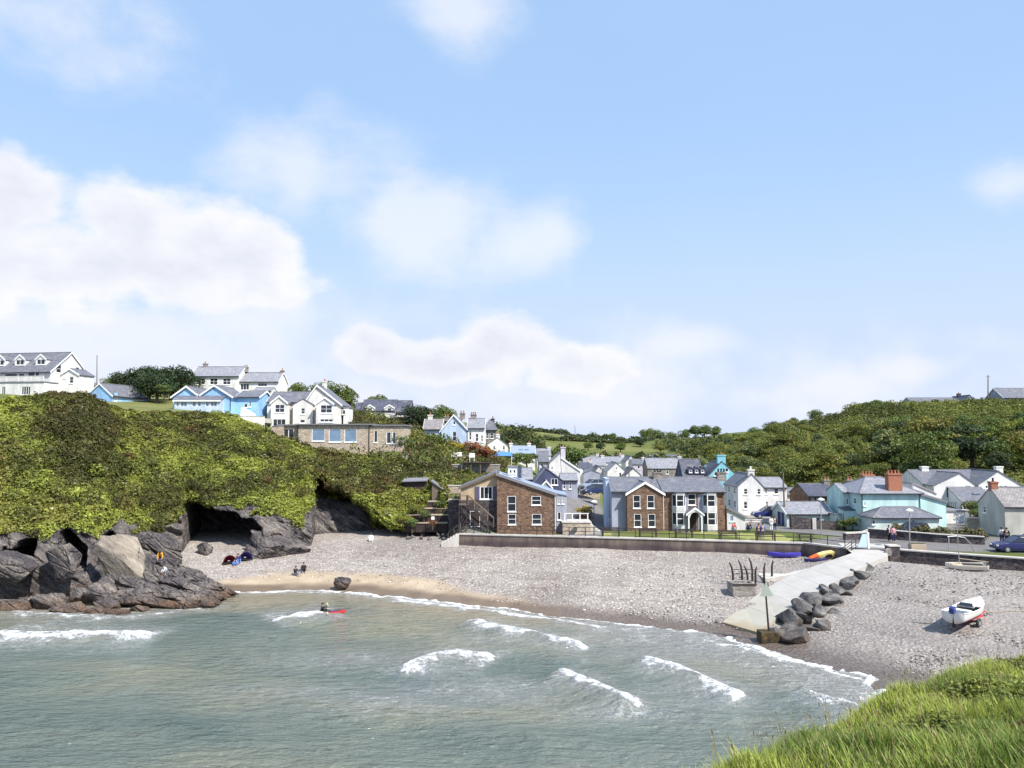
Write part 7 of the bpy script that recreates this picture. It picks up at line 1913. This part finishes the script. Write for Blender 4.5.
# ------------------------------------------------------------------ benches, lamps, poles, cars
def bench(label, px, py, Y):
    p = at(px, py, Y); r = setp(empty('bench', (p[0], Y, LZ(p[0], Y) + .02)), label, 'bench', 'benches on the lawn')
    for i in range(3): MB().box(-1.0, 1.0, -.30 + i * .16, -.17 + i * .16, .43, .47).build('seat_slat', M['darkwood'], r)
    for i in range(3): MB().box(-1.0, 1.0, .24 + i * .03, .28 + i * .03, .55 + i * .15, .66 + i * .15).build('back_slat', M['darkwood'], r)
    for x in (-.95, .87):
        MB().box(x, x + .08, -.30, -.22, 0, .66).build('leg', M['darkwood'], r); MB().prism([(x, .18, 0), (x, .28, 0), (x, .38, 1.0), (x, .30, 1.0)], (.08, 0, 0)).build('leg', M['darkwood'], r); MB().box(x, x + .08, -.34, .26, .663, .71).build('armrest', M['darkwood'], r)
for px, Y, lab in ((611, 87.2, 'bench leftmost on the lawn, beside the mouth of the lane'), (648, 86.4, 'bench on the lawn in front of the stone gabled bay'), (684, 85.6, 'bench on the lawn in front of the arched porch'), (728, 84.4, 'bench on the lawn at the right corner of the big stone house'), (765, 83.6, 'rightmost bench on the lawn, beside the standing people')): bench(lab, px, 534, Y)

def pole(name, label, px, py0, py1, Y, r0=.09, r1=.06, lean=0, mat='wood', arm=False, lamp=False, base_z=None):
    a, b = at(px, py0, Y), at(px + lean, py1, Y); bz = a[2] if base_z is None else base_z
    o = setp(empty(name, (a[0], Y, bz)), label, 'lamp post' if lamp else 'pole'); h = b[2] - bz; dx = b[0] - a[0]
    MB().bar((0, 0, -.5), (dx, 0, h), r0, r1, 8).build('post', M[mat], o)
    if arm: MB().box(dx - .6, dx + .6, -.05, .05, h - .55, h - .45).build('crossarm', M[mat], o)
    if arm:
        for x in (-.5, 0, .5): MB().lathe([(.03, 0), (.05, .05), (.05, .1), (.02, .14)], 6, (dx + x, 0, h - .45)).build('insulator', M['trim'], o)
    if lamp:
        MB().lathe([(.05, -.05), (.10, .05), (.38, .12), (.34, .20), (.10, .32), (.02, .36)], 12, (dx, 0, h)).build('lamp_head', M['trim'], o)
    return o
pole('telegraph_pole', 'bare telegraph pole standing on the headland skyline right of the hotel', 97, 384, 355, 136)
pole('telegraph_pole', 'distant thin pole on the far field skyline', 575, 440, 426, 300, .12, .09)
pole('telegraph_pole', 'tall pole with crossarm on the right skyline between the hilltop houses', 988, 404, 375, 208, .16, .12, arm=True)
pole('telegraph_pole', 'short pole right of the tall crossarmed pole on the skyline', 997, 404, 387, 210, .10, .08)
pole('telegraph_pole', 'dark leaning pole at the right corner of the white village house', 785, 522, 472, 98, .13, .08, lean=-2)
pole('telegraph_pole', 'wooden pole standing in the steep lane', 604, 512, 466, 112, .10, .08, lean=-1)
pole('telegraph_pole', 'slim pole above the roofs right of the white attic-windowed gable', 629, 486, 458, 128, .10, .07)
pole('street_lamp', 'slim grey street lamp in front of the pale garage', 821, 536, 501, 83.5, .06, .045, mat='steel', lamp=True, base_z=4.2)
pole('street_lamp', 'white-headed street lamp in front of the mint annexe', 909.5, 549, 512, 78, .07, .05, mat='steel', lamp=True, base_z=4.1)
pole('street_lamp', 'street lamp at the foot of the steep lane', 594, 531, 503, 88.5, .06, .045, mat='dark', lamp=True, base_z=4.1)

def car(label, loc, rz, col, L=4.3, W=1.75, H=1.55, suv=True, group='parked cars'):
    r = setp(empty('parked_car', loc, rz), label, 'car', group); m_ = p_col('car_paint', col, .25); m_.node_tree.nodes['Principled BSDF'].inputs['Coat Weight'].default_value = .6
    h = L / 2; hw = W / 2
    side = [(-h, .35), (-h + .02, .85), (-h + .12, 1.0), (-h * .55, 1.02), (h * .42, .98), (h * .93, .82), (h, .6), (h, .32), (h * .75, .28), (-h * .75, .28)]
    b = MB(); n = len(side)
    vs = [(x, -hw * (.96 if z > .9 else 1), z) for x, z in side] + [(x, hw * (.96 if z > .9 else 1), z) for x, z in side]
    b.add(vs, [tuple(range(n)), tuple(range(n, 2 * n))[::-1]] + [(i, n + i, n + (i + 1) % n, (i + 1) % n) for i in range(n)]); o = b.build('body', m_, r); bevel(o, .08, 3)
    cab = [(-h * .93, 1.0), (-h * .80, H - .04), (-h * .5, H), (h * .02, H - .02), (h * .44, .99)]
    c = MB(); n = len(cab); vs = [(x, -hw * (.93 if z < 1.1 else .76), z) for x, z in cab] + [(x, hw * (.93 if z < 1.1 else .76), z) for x, z in cab]
    c.add(vs, [tuple(range(n)), tuple(range(n, 2 * n))[::-1]] + [(i, n + i, n + (i + 1) % n, (i + 1) % n) for i in range(n)]); o = c.build('cabin', M['glass'], r); bevel(o, .06, 2)
    MB().prism([(-h * .82, -hw * .74, H - .05), (-h * .5, -hw * .74, H + .01), (h * .02, -hw * .74, H - .01), (h * .02, -hw * .74, H + .03), (-h * .5, -hw * .74, H + .05), (-h * .82, -hw * .74, H - .01)], (0, hw * 1.48, 0)).build('roof', m_, r)
    for s in (-1, 1):
        for x0, x1 in ((h * .02, h * .44), (-h * .42, -h * .38), (-h * .80, -h * .93)):
            MB().bar((x0, s * hw * .765, H - .03), (x1 if x0 != -h * .42 else -h * .42, s * hw * .93, 1.0), .035).build('pillar', m_, r)
    for x in (-h * .62, h * .62):
        for y in (-hw + .0, hw - .2):
            w = MB().lathe([(.18, 0), (.30, 0), (.33, .03), (.33, .17), (.30, .2), (.18, .2)], 16); w.v = [(a, d, b_) for a, b_, d in w.v]; o = w.build('wheel', M['dark'], r, loc=(x, y, .33))
            q = MB().lathe([(.02, -.012), (.19, -.012), (.19, .212), (.02, .212)], 12); q.v = [(a, d, b_) for a, b_, d in q.v]; q.build('rim', M['steel'], o)
    for y in (-hw + .12, hw - .42):
        MB().box(h - .06, h + .01, y, y + .30, .62, .76).build('headlight', M['trim'], r); MB().box(-h - .012, -h + .05, y, y + .2, .7, .95).build('tail_light', M_REDK, r)
    return r
def car_px(label, px, py, Y, rz, col, z=None, **k): p = at(px, py, Y); car(label, (p[0], Y, p[2] if z is None else z), math.radians(rz), col, **k)
car_px('dark blue car parked on the forecourt before the white village house', 768, 518.2, 102.6, 178, (.02, .028, .12), L=4.2, H=1.6)
p = at(993, 552, 75.5); car('dark blue car parked beyond the harbour wall at the right edge', (p[0] + 2.2, 75.2, 4.1), math.radians(176), (.018, .022, .10), L=4.4)
p = at(1016, 545, 79); car('blue car half hidden behind the dark one at the right edge', (p[0] + 2.0, 79, 4.12), math.radians(170), (.05, .10, .28))
car_px('dark blue car parked nose down in the steep lane', 594, 494.5, 119, -150, (.02, .03, .09), L=4.0)
car_px('silver-blue car parked higher up the steep lane', 591.5, 489, 123, -150, (.25, .30, .40), L=4.0)
car_px('dark car parked behind the rough hedge before the mint annexe', 910, 533, 86.8, 176, (.02, .025, .07), z=4.15, L=4.0)

# walls and hedge round the quay car park
strip_wall('car_park_wall', 'dark stone wall between the car park and the mint annexe', [tuple(at(868, 536, 85.5)[:2]), tuple(at(935, 541, 82)[:2]), tuple(at(985, 545, 80)[:2])], 3.0, [5.15, 4.95, 4.9], .4, 'darkstone', cop='concrete', cop_h=.08)
strip_wall('ramp_wall', 'low dark stone wall beside the head of the slipway', [tuple(at(846, 547, 84)[:2]), tuple(at(866, 541, 85)[:2]), tuple(at(872, 539, 87)[:2])], 3.0, 4.75, .4, 'darkstone')
railing('slip_railing', 'dark sloping railing at the top of the slipway', [tuple(at(841, 558, 77)[:2]), tuple(at(852, 553, 76.6)[:2]), tuple(at(860, 549, 78)[:2])], [3.1, 3.9, 4.2], 4, 1.05, 'dark', (.25, .5, .75, 1.0), r=.03, off=0)
bd = setp(empty('notice_board', (at(866, 550, 77.5)[0], 77.5, 4.1), math.radians(10)), 'pale blue leaning notice board with white post at the slipway head', 'sign')
MB().prism([(-.9, 0, .15), (.15, 0, .15), (.15, 0, 1.45), (-.35, 0, 1.45)], (0, .06, 0)).build('board', m_plain('pale_blue_board', (.42, .55, .72), .5), bd); MB().box(.2, .38, -.04, .12, -.3, 1.6).build('post', M['trim'], bd)
ty = setp(empty('tyre_fender', (at(888, 552, 75.2)[0], 75.3, 4.0)), 'old tyre hung on the pier at the slipway head', 'tyre'); w = MB().lathe([(.20, -.09), (.34, -.10), (.38, 0), (.34, .10), (.20, .09)], 16); w.v = [(a, d - .15, b_ + .1) for a, b_, d in w.v]; w.build('tyre', M['greystone'], ty)
bx = setp(empty('planter', (at(915, 546, 77)[0], 76.6, 4.1)), 'pale wooden box planter beside the white-headed street lamp', 'planter'); bevel(MB().box(-.75, .75, -.35, .35, 0, .62).build('box', M['palewood'], bx), .03); MB().box(-.68, .68, -.28, .28, .621, .66).build('soil', M_SOIL, bx)
gt = setp(empty('hoop_gate', (at(948, 549, 75)[0], 75.0, 4.1)), 'pale bent metal hoop rail in the car park', 'rail'); MB().tube([(0, 0, 1.5), (.9, 0, 1.55), (1.7, 0, 1.4), (2.3, 0, .7), (2.6, 0, -.1)], .05, 6).build('hoop', M['steel'], gt); MB().bar((.1, 0, 0), (.1, 0, 1.5), .05).build('post', M['steel'], gt)
for px0, px1, py, Y, zt, mat, lab in ((968, 1004, 536, 92, 1.5, 'tanstone', 'tan stone terrace wall left of the lichened cottage'), (972, 1002, 528, 96, 1.9, 'greystone', 'grey stone upper terrace wall left of the lichened cottage')):
    a, b = at(px0, py, Y), at(px1, py, Y); s = setp(empty('terrace_wall', (a[0], Y, 4.1)), lab, 'wall'); MB().box(0, b[0] - a[0], 0, .5, -.6, zt).build('wall', M[mat], s); MB().box(-.05, b[0] - a[0] + .05, -.06, .56, zt + .003, zt + .1).build('coping', M['concrete'], s)
for px, Y, v, s, lab in ((974, 94, T_SH_G, .9, 'green shrub on the terrace left of the lichened cottage'), (982, 94.4, T_SH_R, .8, 'russet shrub on the terrace left of the lichened cottage'), (990, 94, T_SH_G, .8, 'small green shrub against the lichened cottage gable'), (968, 98.6, T_SH_G, 1.0, 'green shrub below the conservatory'), (995, 98.5, T_BUSHD, .4, 'dark bush behind the lichened cottage gable'), (979, 99, T_BUSH, .45, 'olive bush on the upper terrace below the conservatory')):
    tree(v, (px - 512) / 760 * Y, Y, lab, s, z=4.9 if Y < 95 else 5.3, name='garden_shrub', cat='shrub')
def quay_hedge():
    r = np.random.default_rng(88); n = 5000; a, b = at(880, 533, 87.2), at(985, 538, 84)
    t = r.random(n); X = a[0] + (b[0] - a[0]) * t; Y = a[1] + (b[1] - a[1]) * t + r.normal(0, .35, n); Z = 4.2 + (.5 + .8 * np.abs(fbm(X / .8, Y * 0, 0, 2, 3))) * r.random(n) ** .6
    c = np.where(r.random((n, 1)) < .35, [[.30, .24, .15]], [[.12, .13, .05]]) * r.uniform(.6, 1.3, (n, 1))
    o = cards_obj('rough_hedge', np.stack([X, Y, Z], -1), np.tile(np.array([0, -.4, .8]), (n, 1)), .22, c, 4); setp(o, 'straggly flowering hedge behind the car park wall', 'hedge', kind='stuff')
quay_hedge()

# timber terraces and garden walls under the hillside
def terraces():
    r = setp(empty('timber_terrace', (at(408, 530, 95)[0], 95.0, 3.0)), 'stepped dark timber retaining walls left of the beach steps', 'retaining wall')
    ox = at(408, 530, 95)[0]
    for k, (p0, p1, py0, py1, Y) in enumerate([(406, 447, 529, 523.5, 95.0), (406, 450, 521.5, 515.5, 96.0), (420, 451, 513.5, 509, 97.0), (428, 451, 507, 502, 98.0)]):
        a, b = at(p0, py0, Y), at(p1, py1, Y); n = 3
        for i in range(n):
            z0 = a[2] - 3.0 + (b[2] - a[2]) * i / n - (.4 if i == 0 else 0); z1 = a[2] - 3.0 + (b[2] - a[2]) * (i + 1) / n - .02
            MB().box(a[0] - ox, b[0] - ox, Y - 95, Y - 94.85, z0, z1).build('sleeper', M['darkwood'], r)
        MB().box(a[0] - ox - .05, b[0] - ox + .05, Y - 95.08, Y - 94.0, b[2] - 3.0 + .002, b[2] - 3.0 + .10).build('ledge', M['palewood'], r)
        for i in range(5):
            x = a[0] - ox + (b[0] - a[0]) * i / 4; MB().box(x - .06, x + .06, Y - 95.12, Y - 95.003, a[2] - 3.4, b[2] - 3.0 - .003).build('post', M['darkwood'], r)
    for px, py, Y, lab in ((433, 518, 94.9, 'small white sign left on the timber terraces'), (451.5, 518, 94.4, 'small white sign on a post right of the timber terraces')):
        p = at(px, py, Y); s = setp(empty('sign', (p[0], Y - .14, p[2])), lab, 'sign'); MB().box(-.2, .2, -.02, .015, -.2, .2).build('plate', M['trim'], s); MB().box(-.04, .04, .017, .07, -1.4, .25).build('post', M['wood'], s)
    for px, py, Y, v, s_, lab in ((412, 524, 94.3, T_SH_G, .7, 'green shrub spilling over the left of the lowest timber terrace'), (424, 515, 95.4, T_SH_G, .65, 'green shrub on the second timber terrace'), (415, 510, 96.6, T_BUSH, .36, 'olive bush at the left end of the timber terraces'), (440, 505, 97.2, T_SH_G, .6, 'green shrub on the topmost timber terrace'), (432, 523, 94.2, T_SH_R, .4, 'small russet plant in the lowest timber terrace'), (407, 519, 95.5, T_BUSHL, .34, 'lime-green bush beside the lowest timber terrace')):
        p = at(px, py, Y); tree(v, p[0], Y, lab, s_, z=p[2] - TREE_VAR[v][2] * s_ * .55, name='garden_shrub', cat='shrub')
    # garden hut with slanting roof, lean-to shelter
    for px0, px1, py, Y, lab in ((404, 426, 481.5, 101, 'low dark-roofed shelter among the bushes left of the garden steps'),):
        a, b = at(px0, py, Y), at(px1, py, Y); s = setp(empty('shelter', (a[0], Y, a[2] - 1.4)), lab, 'shed'); w = b[0] - a[0]
        MB().prism([(-.2, -.4, 1.35), (w + .2, -.4, 1.45), (w + .2, 2, 1.75), (-.2, 2, 1.65)], (0, 0, .12)).build('roof', M['lead'], s); MB().box(0, w, 0, 1.8, -1, 1.34).build('wall', M['darkwood'], s)
    a = at(432, 480, 99.5); s = setp(empty('garden_hut', (a[0], 99.5, a[2] - 2.2)), 'small hut with a steeply slanting roof below the russet shrubs', 'shed')
    MB().prism([(0, 0, -.8), (1.9, 0, -.8), (1.9, 0, .55), (.1, 0, 2.0), (0, 0, 2.0)], (0, 1.6, 0)).build('wall', M['wood'], s); MB().prism([(-.15, -.2, 2.05), (2.15, -.2, .45), (2.15, -.2, .57), (-.1, -.2, 2.2)], (0, 2.0, 0)).build('roof', M['lead'], s)
    f = setp(empty('garden_fence', (at(446, 505, 97.5)[0], 97.5, at(446, 502, 97.5)[2])), 'weathered timber fence above the timber terraces', 'fence')
    for i in range(5): MB().box(i * .6, i * .6 + .09, 0, .09, -.6, 1.1).build('post', M['wood'], f)
    for z in (.25, .6, .95): MB().box(-.1, 2.6, -.05, -.003, z, z + .12).build('rail', M['wood'], f)
    # stone garden walls on the slope
    for i, (p0, p1, py0, py1, Y, mat, lab) in enumerate([(452, 500, 474, 465, 112, 'greystone', 'grey stone terrace wall left of the dark pergola'), (448, 470, 461, 455.5, 117, 'tanstone', 'pale stone garden wall below the pale blue house'), (428, 452, 461, 456, 117, 'greystone', 'lichened garden wall left of the russet shrubs'), (448, 462, 500, 486, 100, 'tanstone', 'tan stone retaining wall behind the garden fence'), (448.5, 461.5, 531, 500, 93.6, 'darkstone', 'dark stone retaining wall between the timber terraces and the outside stair')]):
        a, b = at(p0, py0, Y), at(p1, py1, Y); s = setp(empty('terrace_wall', (a[0], Y, a[2])), lab, 'wall'); MB().box(0, b[0] - a[0], 0, .5, -1.2, b[2] - a[2]).build('wall', M[mat], s); MB().box(-.05, b[0] - a[0] + .05, -.06, .56, b[2] - a[2] + .003, b[2] - a[2] + .1).build('coping', M['concrete'], s)
    a, b = at(461, 470, 111), at(490, 470, 111); s = setp(empty('pergola', (a[0], 111, a[2])), 'dark flat-roofed pergola on the garden terrace above the stone beach house', 'pergola'); w = b[0] - a[0]
    MB().box(-.1, w + .1, 0, 2.2, .95, 1.1).build('roof', M['darkwood'], s)
    for i in range(4): MB().box(i * w / 3.05, i * w / 3.05 + .12, .1, .22, -.8, .948).build('post', M['wood'], s)
    MB().box(.2, w, 1.9, 2.1, -.8, .946).build('back_wall', M['darkwood'], s)
    for i, (px, py, Y, lab) in enumerate(((453.5, 459, 116, 'white garden seat left on the terrace'), (459, 458.5, 116, 'white garden seat right of the first on the terrace'), (472, 459.5, 114, 'white parasol base and table on the terrace'))):
        p = at(px, py, Y); s = setp(empty('garden_chair', tuple(p)), lab, 'chair'); MB().box(-.4, .4, -.25, .25, .3, .38).build('seat', M['trim'], s); MB().box(-.4, .4, .2, .28, .381, .95).build('back', M['trim'], s)
        for x in (-.36, .3): MB().box(x, x + .07, -.2, .2, -.3, .299).build('leg', M['trim'], s)
    s = setp(empty('forecourt', (at(560, 530, 91)[0], 90.6, 4.1)), 'tan stone terrace with steps right of the stone beach house', 'terrace')
    MB().box(0.3, 3.6, 0, 3.2, -.5, 1.15).build('terrace', M['tanstone'], s); MB().box(.2, 3.7, -.08, 3.25, 1.152, 1.25).build('coping', M['concrete'], s)
    for i in range(4): MB().box(3.62 + i * .3, 3.9 + i * .3, .3, 2.2, -.5, .9 - i * .25).build('step', M['concrete'], s)
    for i in range(4): MB().box(.5 + i * .9, .62 + i * .9, .1, .22, 1.252, 2.2).build('post', M['trim'], s)
    MB().box(.5, 3.4, .08, .2, 2.2, 2.28).build('rail', M['trim'], s)
terraces()
setp(sheet('lawn', [(9.8, 86.3), (16, 84.9), (24, 83.2), (31, 81.8), (31, 88.5), (24, 91), (13.5, 91.4), (10.8, 91)], tl.m, .03), kind='structure')

# picnic table and bench on the promenade, small rocks by the wall
pt = setp(empty('picnic_table', (at(806, 538, 82.6)[0], 82.8, 4.15), math.radians(-12)), 'dark picnic table on the quay behind the railing', 'table')
MB().box(-.9, .9, -.35, .35, .70, .76).build('top', M['darkwood'], pt)
for y in (-.75, .5): MB().box(-.9, .9, y, y + .25, .42, .47).build('bench', M['darkwood'], pt)
for x in (-.6, .55):
    MB().prism([(x, -.6, 0), (x, -.5, 0), (x, -.1, .7), (x, -.2, .7)], (.06, 0, 0)).build('leg', M['darkwood'], pt); MB().prism([(x, .6, 0), (x, .5, 0), (x, .1, .7), (x, .2, .7)], (.06, 0, 0)).build('leg', M['darkwood'], pt)
for i, (px, py, s, lab) in enumerate(((737, 549.5, .55, 'weedy stone at the left of the patched sea wall'), (753, 551.5, .4, 'small weedy stone right of the patched sea wall'), (770, 553.5, .4, 'weedy stone beside the dark blue kayak'))):
    p = atz(px, py, 2.9); rock('weedy_stone', lab, R_BIG[i], (p[0], p[1], BZ(p[0], p[1]) + .1), (0, 0, i), (s, s * .7, s * .5))

# ------------------------------------------------------------------ people
def skin_mesh(joints, edges, parent, name, mat, sub=1):
    me = bpy.data.meshes.new(name); me.from_pydata([j[:3] for j in joints], edges, []); me.update(); me.materials.append(mat)
    o = bpy.data.objects.new(name, me); COL.objects.link(o); o.parent = parent
    sk = o.modifiers.new('skin', 'SKIN'); sk.use_smooth_shade = True
    for v, j in zip(me.skin_vertices[0].data, joints): v.radius = (j[3], j[3] if len(j) < 5 else j[4]); v.use_root = False
    me.skin_vertices[0].data[0].use_root = True
    s = o.modifiers.new('sub', 'SUBSURF'); s.levels = sub; s.render_levels = sub
    return o
M_SKIN = m_plain('skin', (.55, .34, .25), .6, var=.05); M_HAIR = m_plain('hair', (.05, .035, .025), .7)
def cloth(name, c): return m_plain(name, c, .85, var=.12, scale=8)
POSES = {}
def person(label, loc, rz, top, legs, pose='stand', group=None, name='person', hair=None, h=1.0):
    r = setp(empty(name, loc, rz), label, 'person', group); r.scale = (h, h, h)
    if pose == 'stand':
        J = dict(pel=(0, 0, .95), che=(0, 0, 1.28), nck=(0, .0, 1.48), hd=(0, -.02, 1.62), top=(0, -.02, 1.72), sl=(-.18, 0, 1.42), el=(-.24, .02, 1.14), wl=(-.22, -.08, .90), sr=(.18, 0, 1.42), er=(.24, .02, 1.14), wr=(.22, -.08, .90), hl=(-.09, 0, .90), kl=(-.10, -.03, .50), al=(-.11, .02, .09), tl=(-.12, -.16, .04), hr=(.09, 0, .90), kr=(.10, -.05, .50), ar=(.12, .0, .09), tr=(.13, -.17, .04))
    elif pose == 'sit':       # on the ground, knees raised
        J = dict(pel=(0, .15, .14), che=(0, .20, .48), nck=(0, .16, .70), hd=(0, .12, .84), top=(0, .12, .94), sl=(-.18, .18, .64), el=(-.26, .0, .42), wl=(-.16, -.2, .36), sr=(.18, .18, .64), er=(.26, .0, .42), wr=(.16, -.2, .36), hl=(-.10, .12, .14), kl=(-.13, -.28, .42), al=(-.13, -.55, .08), tl=(-.14, -.70, .05), hr=(.10, .12, .14), kr=(.13, -.28, .40), ar=(.13, -.58, .08), tr=(.14, -.73, .05))
    elif pose == 'kayak':
        J = dict(pel=(0, .10, .10), che=(0, .12, .44), nck=(0, .08, .66), hd=(0, .05, .80), top=(0, .05, .90), sl=(-.19, .1, .60), el=(-.33, -.1, .42), wl=(-.36, -.34, .46), sr=(.19, .1, .60), er=(.33, -.1, .44), wr=(.36, -.34, .56), hl=(-.10, .05, .10), kl=(-.12, -.40, .16), al=(-.10, -.80, .06), tl=(-.10, -.92, .10), hr=(.10, .05, .10), kr=(.12, -.40, .16), ar=(.10, -.80, .06), tr=(.10, -.92, .10))
    else:                     # crouch / bend over
        J = dict(pel=(0, .18, .52), che=(0, -.02, .80), nck=(0, -.18, .94), hd=(0, -.30, 1.0), top=(0, -.36, 1.08), sl=(-.18, -.12, .90), el=(-.22, -.22, .62), wl=(-.18, -.34, .40), sr=(.18, -.12, .90), er=(.22, -.22, .62), wr=(.18, -.34, .42), hl=(-.10, .16, .50), kl=(-.13, -.16, .44), al=(-.12, .06, .08), tl=(-.12, -.12, .04), hr=(.10, .16, .50), kr=(.13, -.16, .44), ar=(.12, .06, .08), tr=(.12, -.12, .04))
    R = dict(pel=.13, che=.14, nck=.055, hd=.10, top=.07, sl=.065, el=.048, wl=.036, sr=.065, er=.048, wr=.036, hl=.09, kl=.062, al=.042, tl=.035, hr=.09, kr=.062, ar=.042, tr=.035)
    for s in ('l', 'r'):
        w, e = np.array(J['w' + s]), np.array(J['e' + s]); d = (w - e) / np.linalg.norm(w - e)
        J['f' + s] = tuple(w + d * .09); J['g' + s] = tuple(w + d * .16); R['f' + s] = .035; R['g' + s] = .018
    E = [('pel', 'che'), ('che', 'nck'), ('nck', 'hd'), ('hd', 'top'), ('che', 'sl'), ('sl', 'el'), ('el', 'wl'), ('wl', 'fl'), ('fl', 'gl'), ('che', 'sr'), ('sr', 'er'), ('er', 'wr'), ('wr', 'fr'), ('fr', 'gr'), ('pel', 'hl'), ('hl', 'kl'), ('kl', 'al'), ('al', 'tl'), ('pel', 'hr'), ('hr', 'kr'), ('kr', 'ar'), ('ar', 'tr')]
    def sub(keys, k, nm, mat, extra=0.0):
        idx = {q: i for i, q in enumerate(keys)}; return skin_mesh([(*J[q], R[q] * k + extra) for q in keys], [(idx[a], idx[b]) for a, b in E if a in idx and b in idx], r, nm, mat)
    sub(['pel'] + [q for q in J if q != 'pel'], 1.0, 'body', M_SKIN)
    sub(['che', 'pel', 'sl', 'el', 'wl', 'sr', 'er', 'wr'], 1.14, 'jacket', top, .012); sub(['pel', 'hl', 'kl', 'al', 'hr', 'kr', 'ar'], 1.10, 'trousers', legs, .010)
    hd = Vector(J['hd']); tp = Vector(J['top']); c = hd.lerp(tp, .55) + Vector((0, .025, 0))
    MB().lathe([(.02, -.07), (.095, -.06), (.112, .0), (.10, .06), (.05, .105), (.01, .115)], 10, tuple(c)).build('hair', hair or M_HAIR, r, smooth=True)
    return r
C_OR, C_WH, C_NV, C_RED, C_BLK, C_PK, C_GR, C_BL = cloth('orange_cloth', (.72, .30, .02)), cloth('white_cloth', (.75, .77, .80)), cloth('navy_cloth', (.03, .035, .10)), cloth('red_cloth', (.45, .05, .06)), cloth('black_cloth', (.02, .02, .025)), cloth('pink_cloth', (.55, .25, .35)), cloth('grey_cloth', (.25, .26, .30)), cloth('blue_cloth', (.10, .18, .45))
def pp(px, py, z): return tuple(float(c) for c in atz(px, py, z))
def on_beach(px, py): 
    z = 1.5
    for _ in range(6): p = atz(px, py, z); z = BZ(p[0], p[1])
    return (float(p[0]), float(p[1]), z)
person('person in an orange jacket crouching on the slabs beside the tall pale rock', pp(160, 562, 2.55), math.radians(20), C_OR, C_BLK, 'crouch')
person('person in pale clothes bending over on the layered rocks below the one in orange', pp(165, 575, 1.75), math.radians(-40), C_WH, C_GR, 'crouch', h=.85)
person('person in dark clothes sitting between the red and blue shelters on the beach', on_beach(238, 576.5), math.radians(30), C_NV, C_BL, 'sit')
person('left one of two people sitting by the slanting ribs right of the cave', on_beach(297, 557), math.radians(60), C_BLK, C_GR, 'sit'); person('right one of two people sitting by the slanting ribs right of the cave', on_beach(304, 554.5), math.radians(20), C_BLK, C_BLK, 'sit')
person('person in white sitting by the cliff foot at the dark hollow', on_beach(371, 540.5), math.radians(10), C_WH, C_WH, 'sit')
Zq = 4.13
def quay(px, Y): return (float((px - 512) / 760 * Y), Y, Zq)
person('person in navy standing on the lawn left of the group by the sea wall', quay(756, 84.0), 2.6, C_NV, C_NV); person('person in blue standing second from the left on the lawn', quay(760, 84.6), 2.9, C_BL, C_GR); person('person in white standing near the dark blue parked car', quay(768.5, 92), 3.3, C_WH, C_WH); person('person in dark clothes right of the one in white near the parked car', quay(772, 92.5), 3.0, C_BLK, C_NV)
person('person in pink walking on the quay left of the pier', quay(889, 82), .3, C_PK, C_NV); person('person in navy beside the one in pink on the quay', quay(884.5, 82.5), .4, C_NV, C_BLK)
person('person in black sitting at the right corner of the big stone house', quay(746, 91), 2.4, C_BLK, C_NV, 'crouch'); person('person in red sitting outside the grey side building', quay(731, 90.6), 2.4, C_RED, C_GR, 'crouch')
person('person in black near the right edge behind the harbour wall', quay(1001, 80.2), 2.4, C_BLK, C_BLK); person('person in white beside the dark car at the right edge', quay(996, 80.6), 2.6, C_WH, C_NV)
# beach shelters
def shelter(label, px, py, mat, s):
    p = on_beach(px, py); r = setp(empty('beach_shelter', p, math.radians(25)), label, 'tent'); n = 8; vs, fs = [], []
    for i in range(n + 1):
        a = math.pi * i / n
        for y, k in ((-.55, 1.0), (.1, .92), (.6, .25)): vs.append((math.cos(a) * .75 * k, y, math.sin(a) * .95 * k))
    for i in range(n):
        for k in range(2): fs.append((i * 3 + k, i * 3 + k + 1, i * 3 + 4 + k, i * 3 + 3 + k))
    o = MB().add(vs, fs).build('canopy', mat, r, smooth=True); m_ = o.modifiers.new('t', 'SOLIDIFY'); m_.thickness = .02
    MB().box(-.7, .7, -.6, .4, .01, .04).build('groundsheet', C_BLK, r); r.scale = (s, s, s)
    MB().tube([(math.cos(a) * .76, -.56, math.sin(a) * .96) for a in np.linspace(0, math.pi, 9)], .02, 5).build('hoop', M['dark'], r)
shelter('red beach shelter on the edge of the sand', 229, 576, C_RED, .95); shelter('blue and purple beach shelter right of the red one', 245, 575, cloth('purple_cloth', (.16, .12, .45)), .95)
bg_ = setp(empty('beach_bag', on_beach(235, 577.5)), 'pale blue bag in front of the beach shelters', 'bag'); bevel(MB().box(-.3, .3, -.2, .2, 0, .32).build('body', C_BL, bg_), .06); MB().tube([(-.2, 0, .3), (-.1, 0, .5), (.1, 0, .5), (.2, 0, .3)], .02, 5).build('strap', C_WH, bg_)
# sea kayaker
kp = pp(325, 614, .12); kz = math.radians(14)
kayak('sea_kayak', 'red and dark sea kayak riding the white surf', (kp[0], kp[1], .02), kz, 3.4, .62, .30, M_REDK, p_col('dark_deck', (.06, .03, .09)))
kr = person('kayaker in black sitting in the red sea kayak', (kp[0] - .15, kp[1], .14), kz + math.radians(90), C_BLK, C_BLK, 'kayak')
pdl = setp(empty('paddle', (kp[0] - .1, kp[1] - .1, .62), kz), 'double-bladed paddle held across the sea kayak', 'paddle'); MB().bar((.30, -.75, -.15), (.30, .85, .12), .02).build('shaft', M['dark'], pdl)
for y, z in ((-.95, -.18), (1.05, .15)): MB().prism([(.26, y - .2, z - .02), (.34, y - .2, z - .02), (.36, y + .05, z), (.34, y + .2, z + .02), (.26, y + .2, z + .02), (.24, y, z)], (.012, 0, .012)).build('blade', M_YEL, pdl)
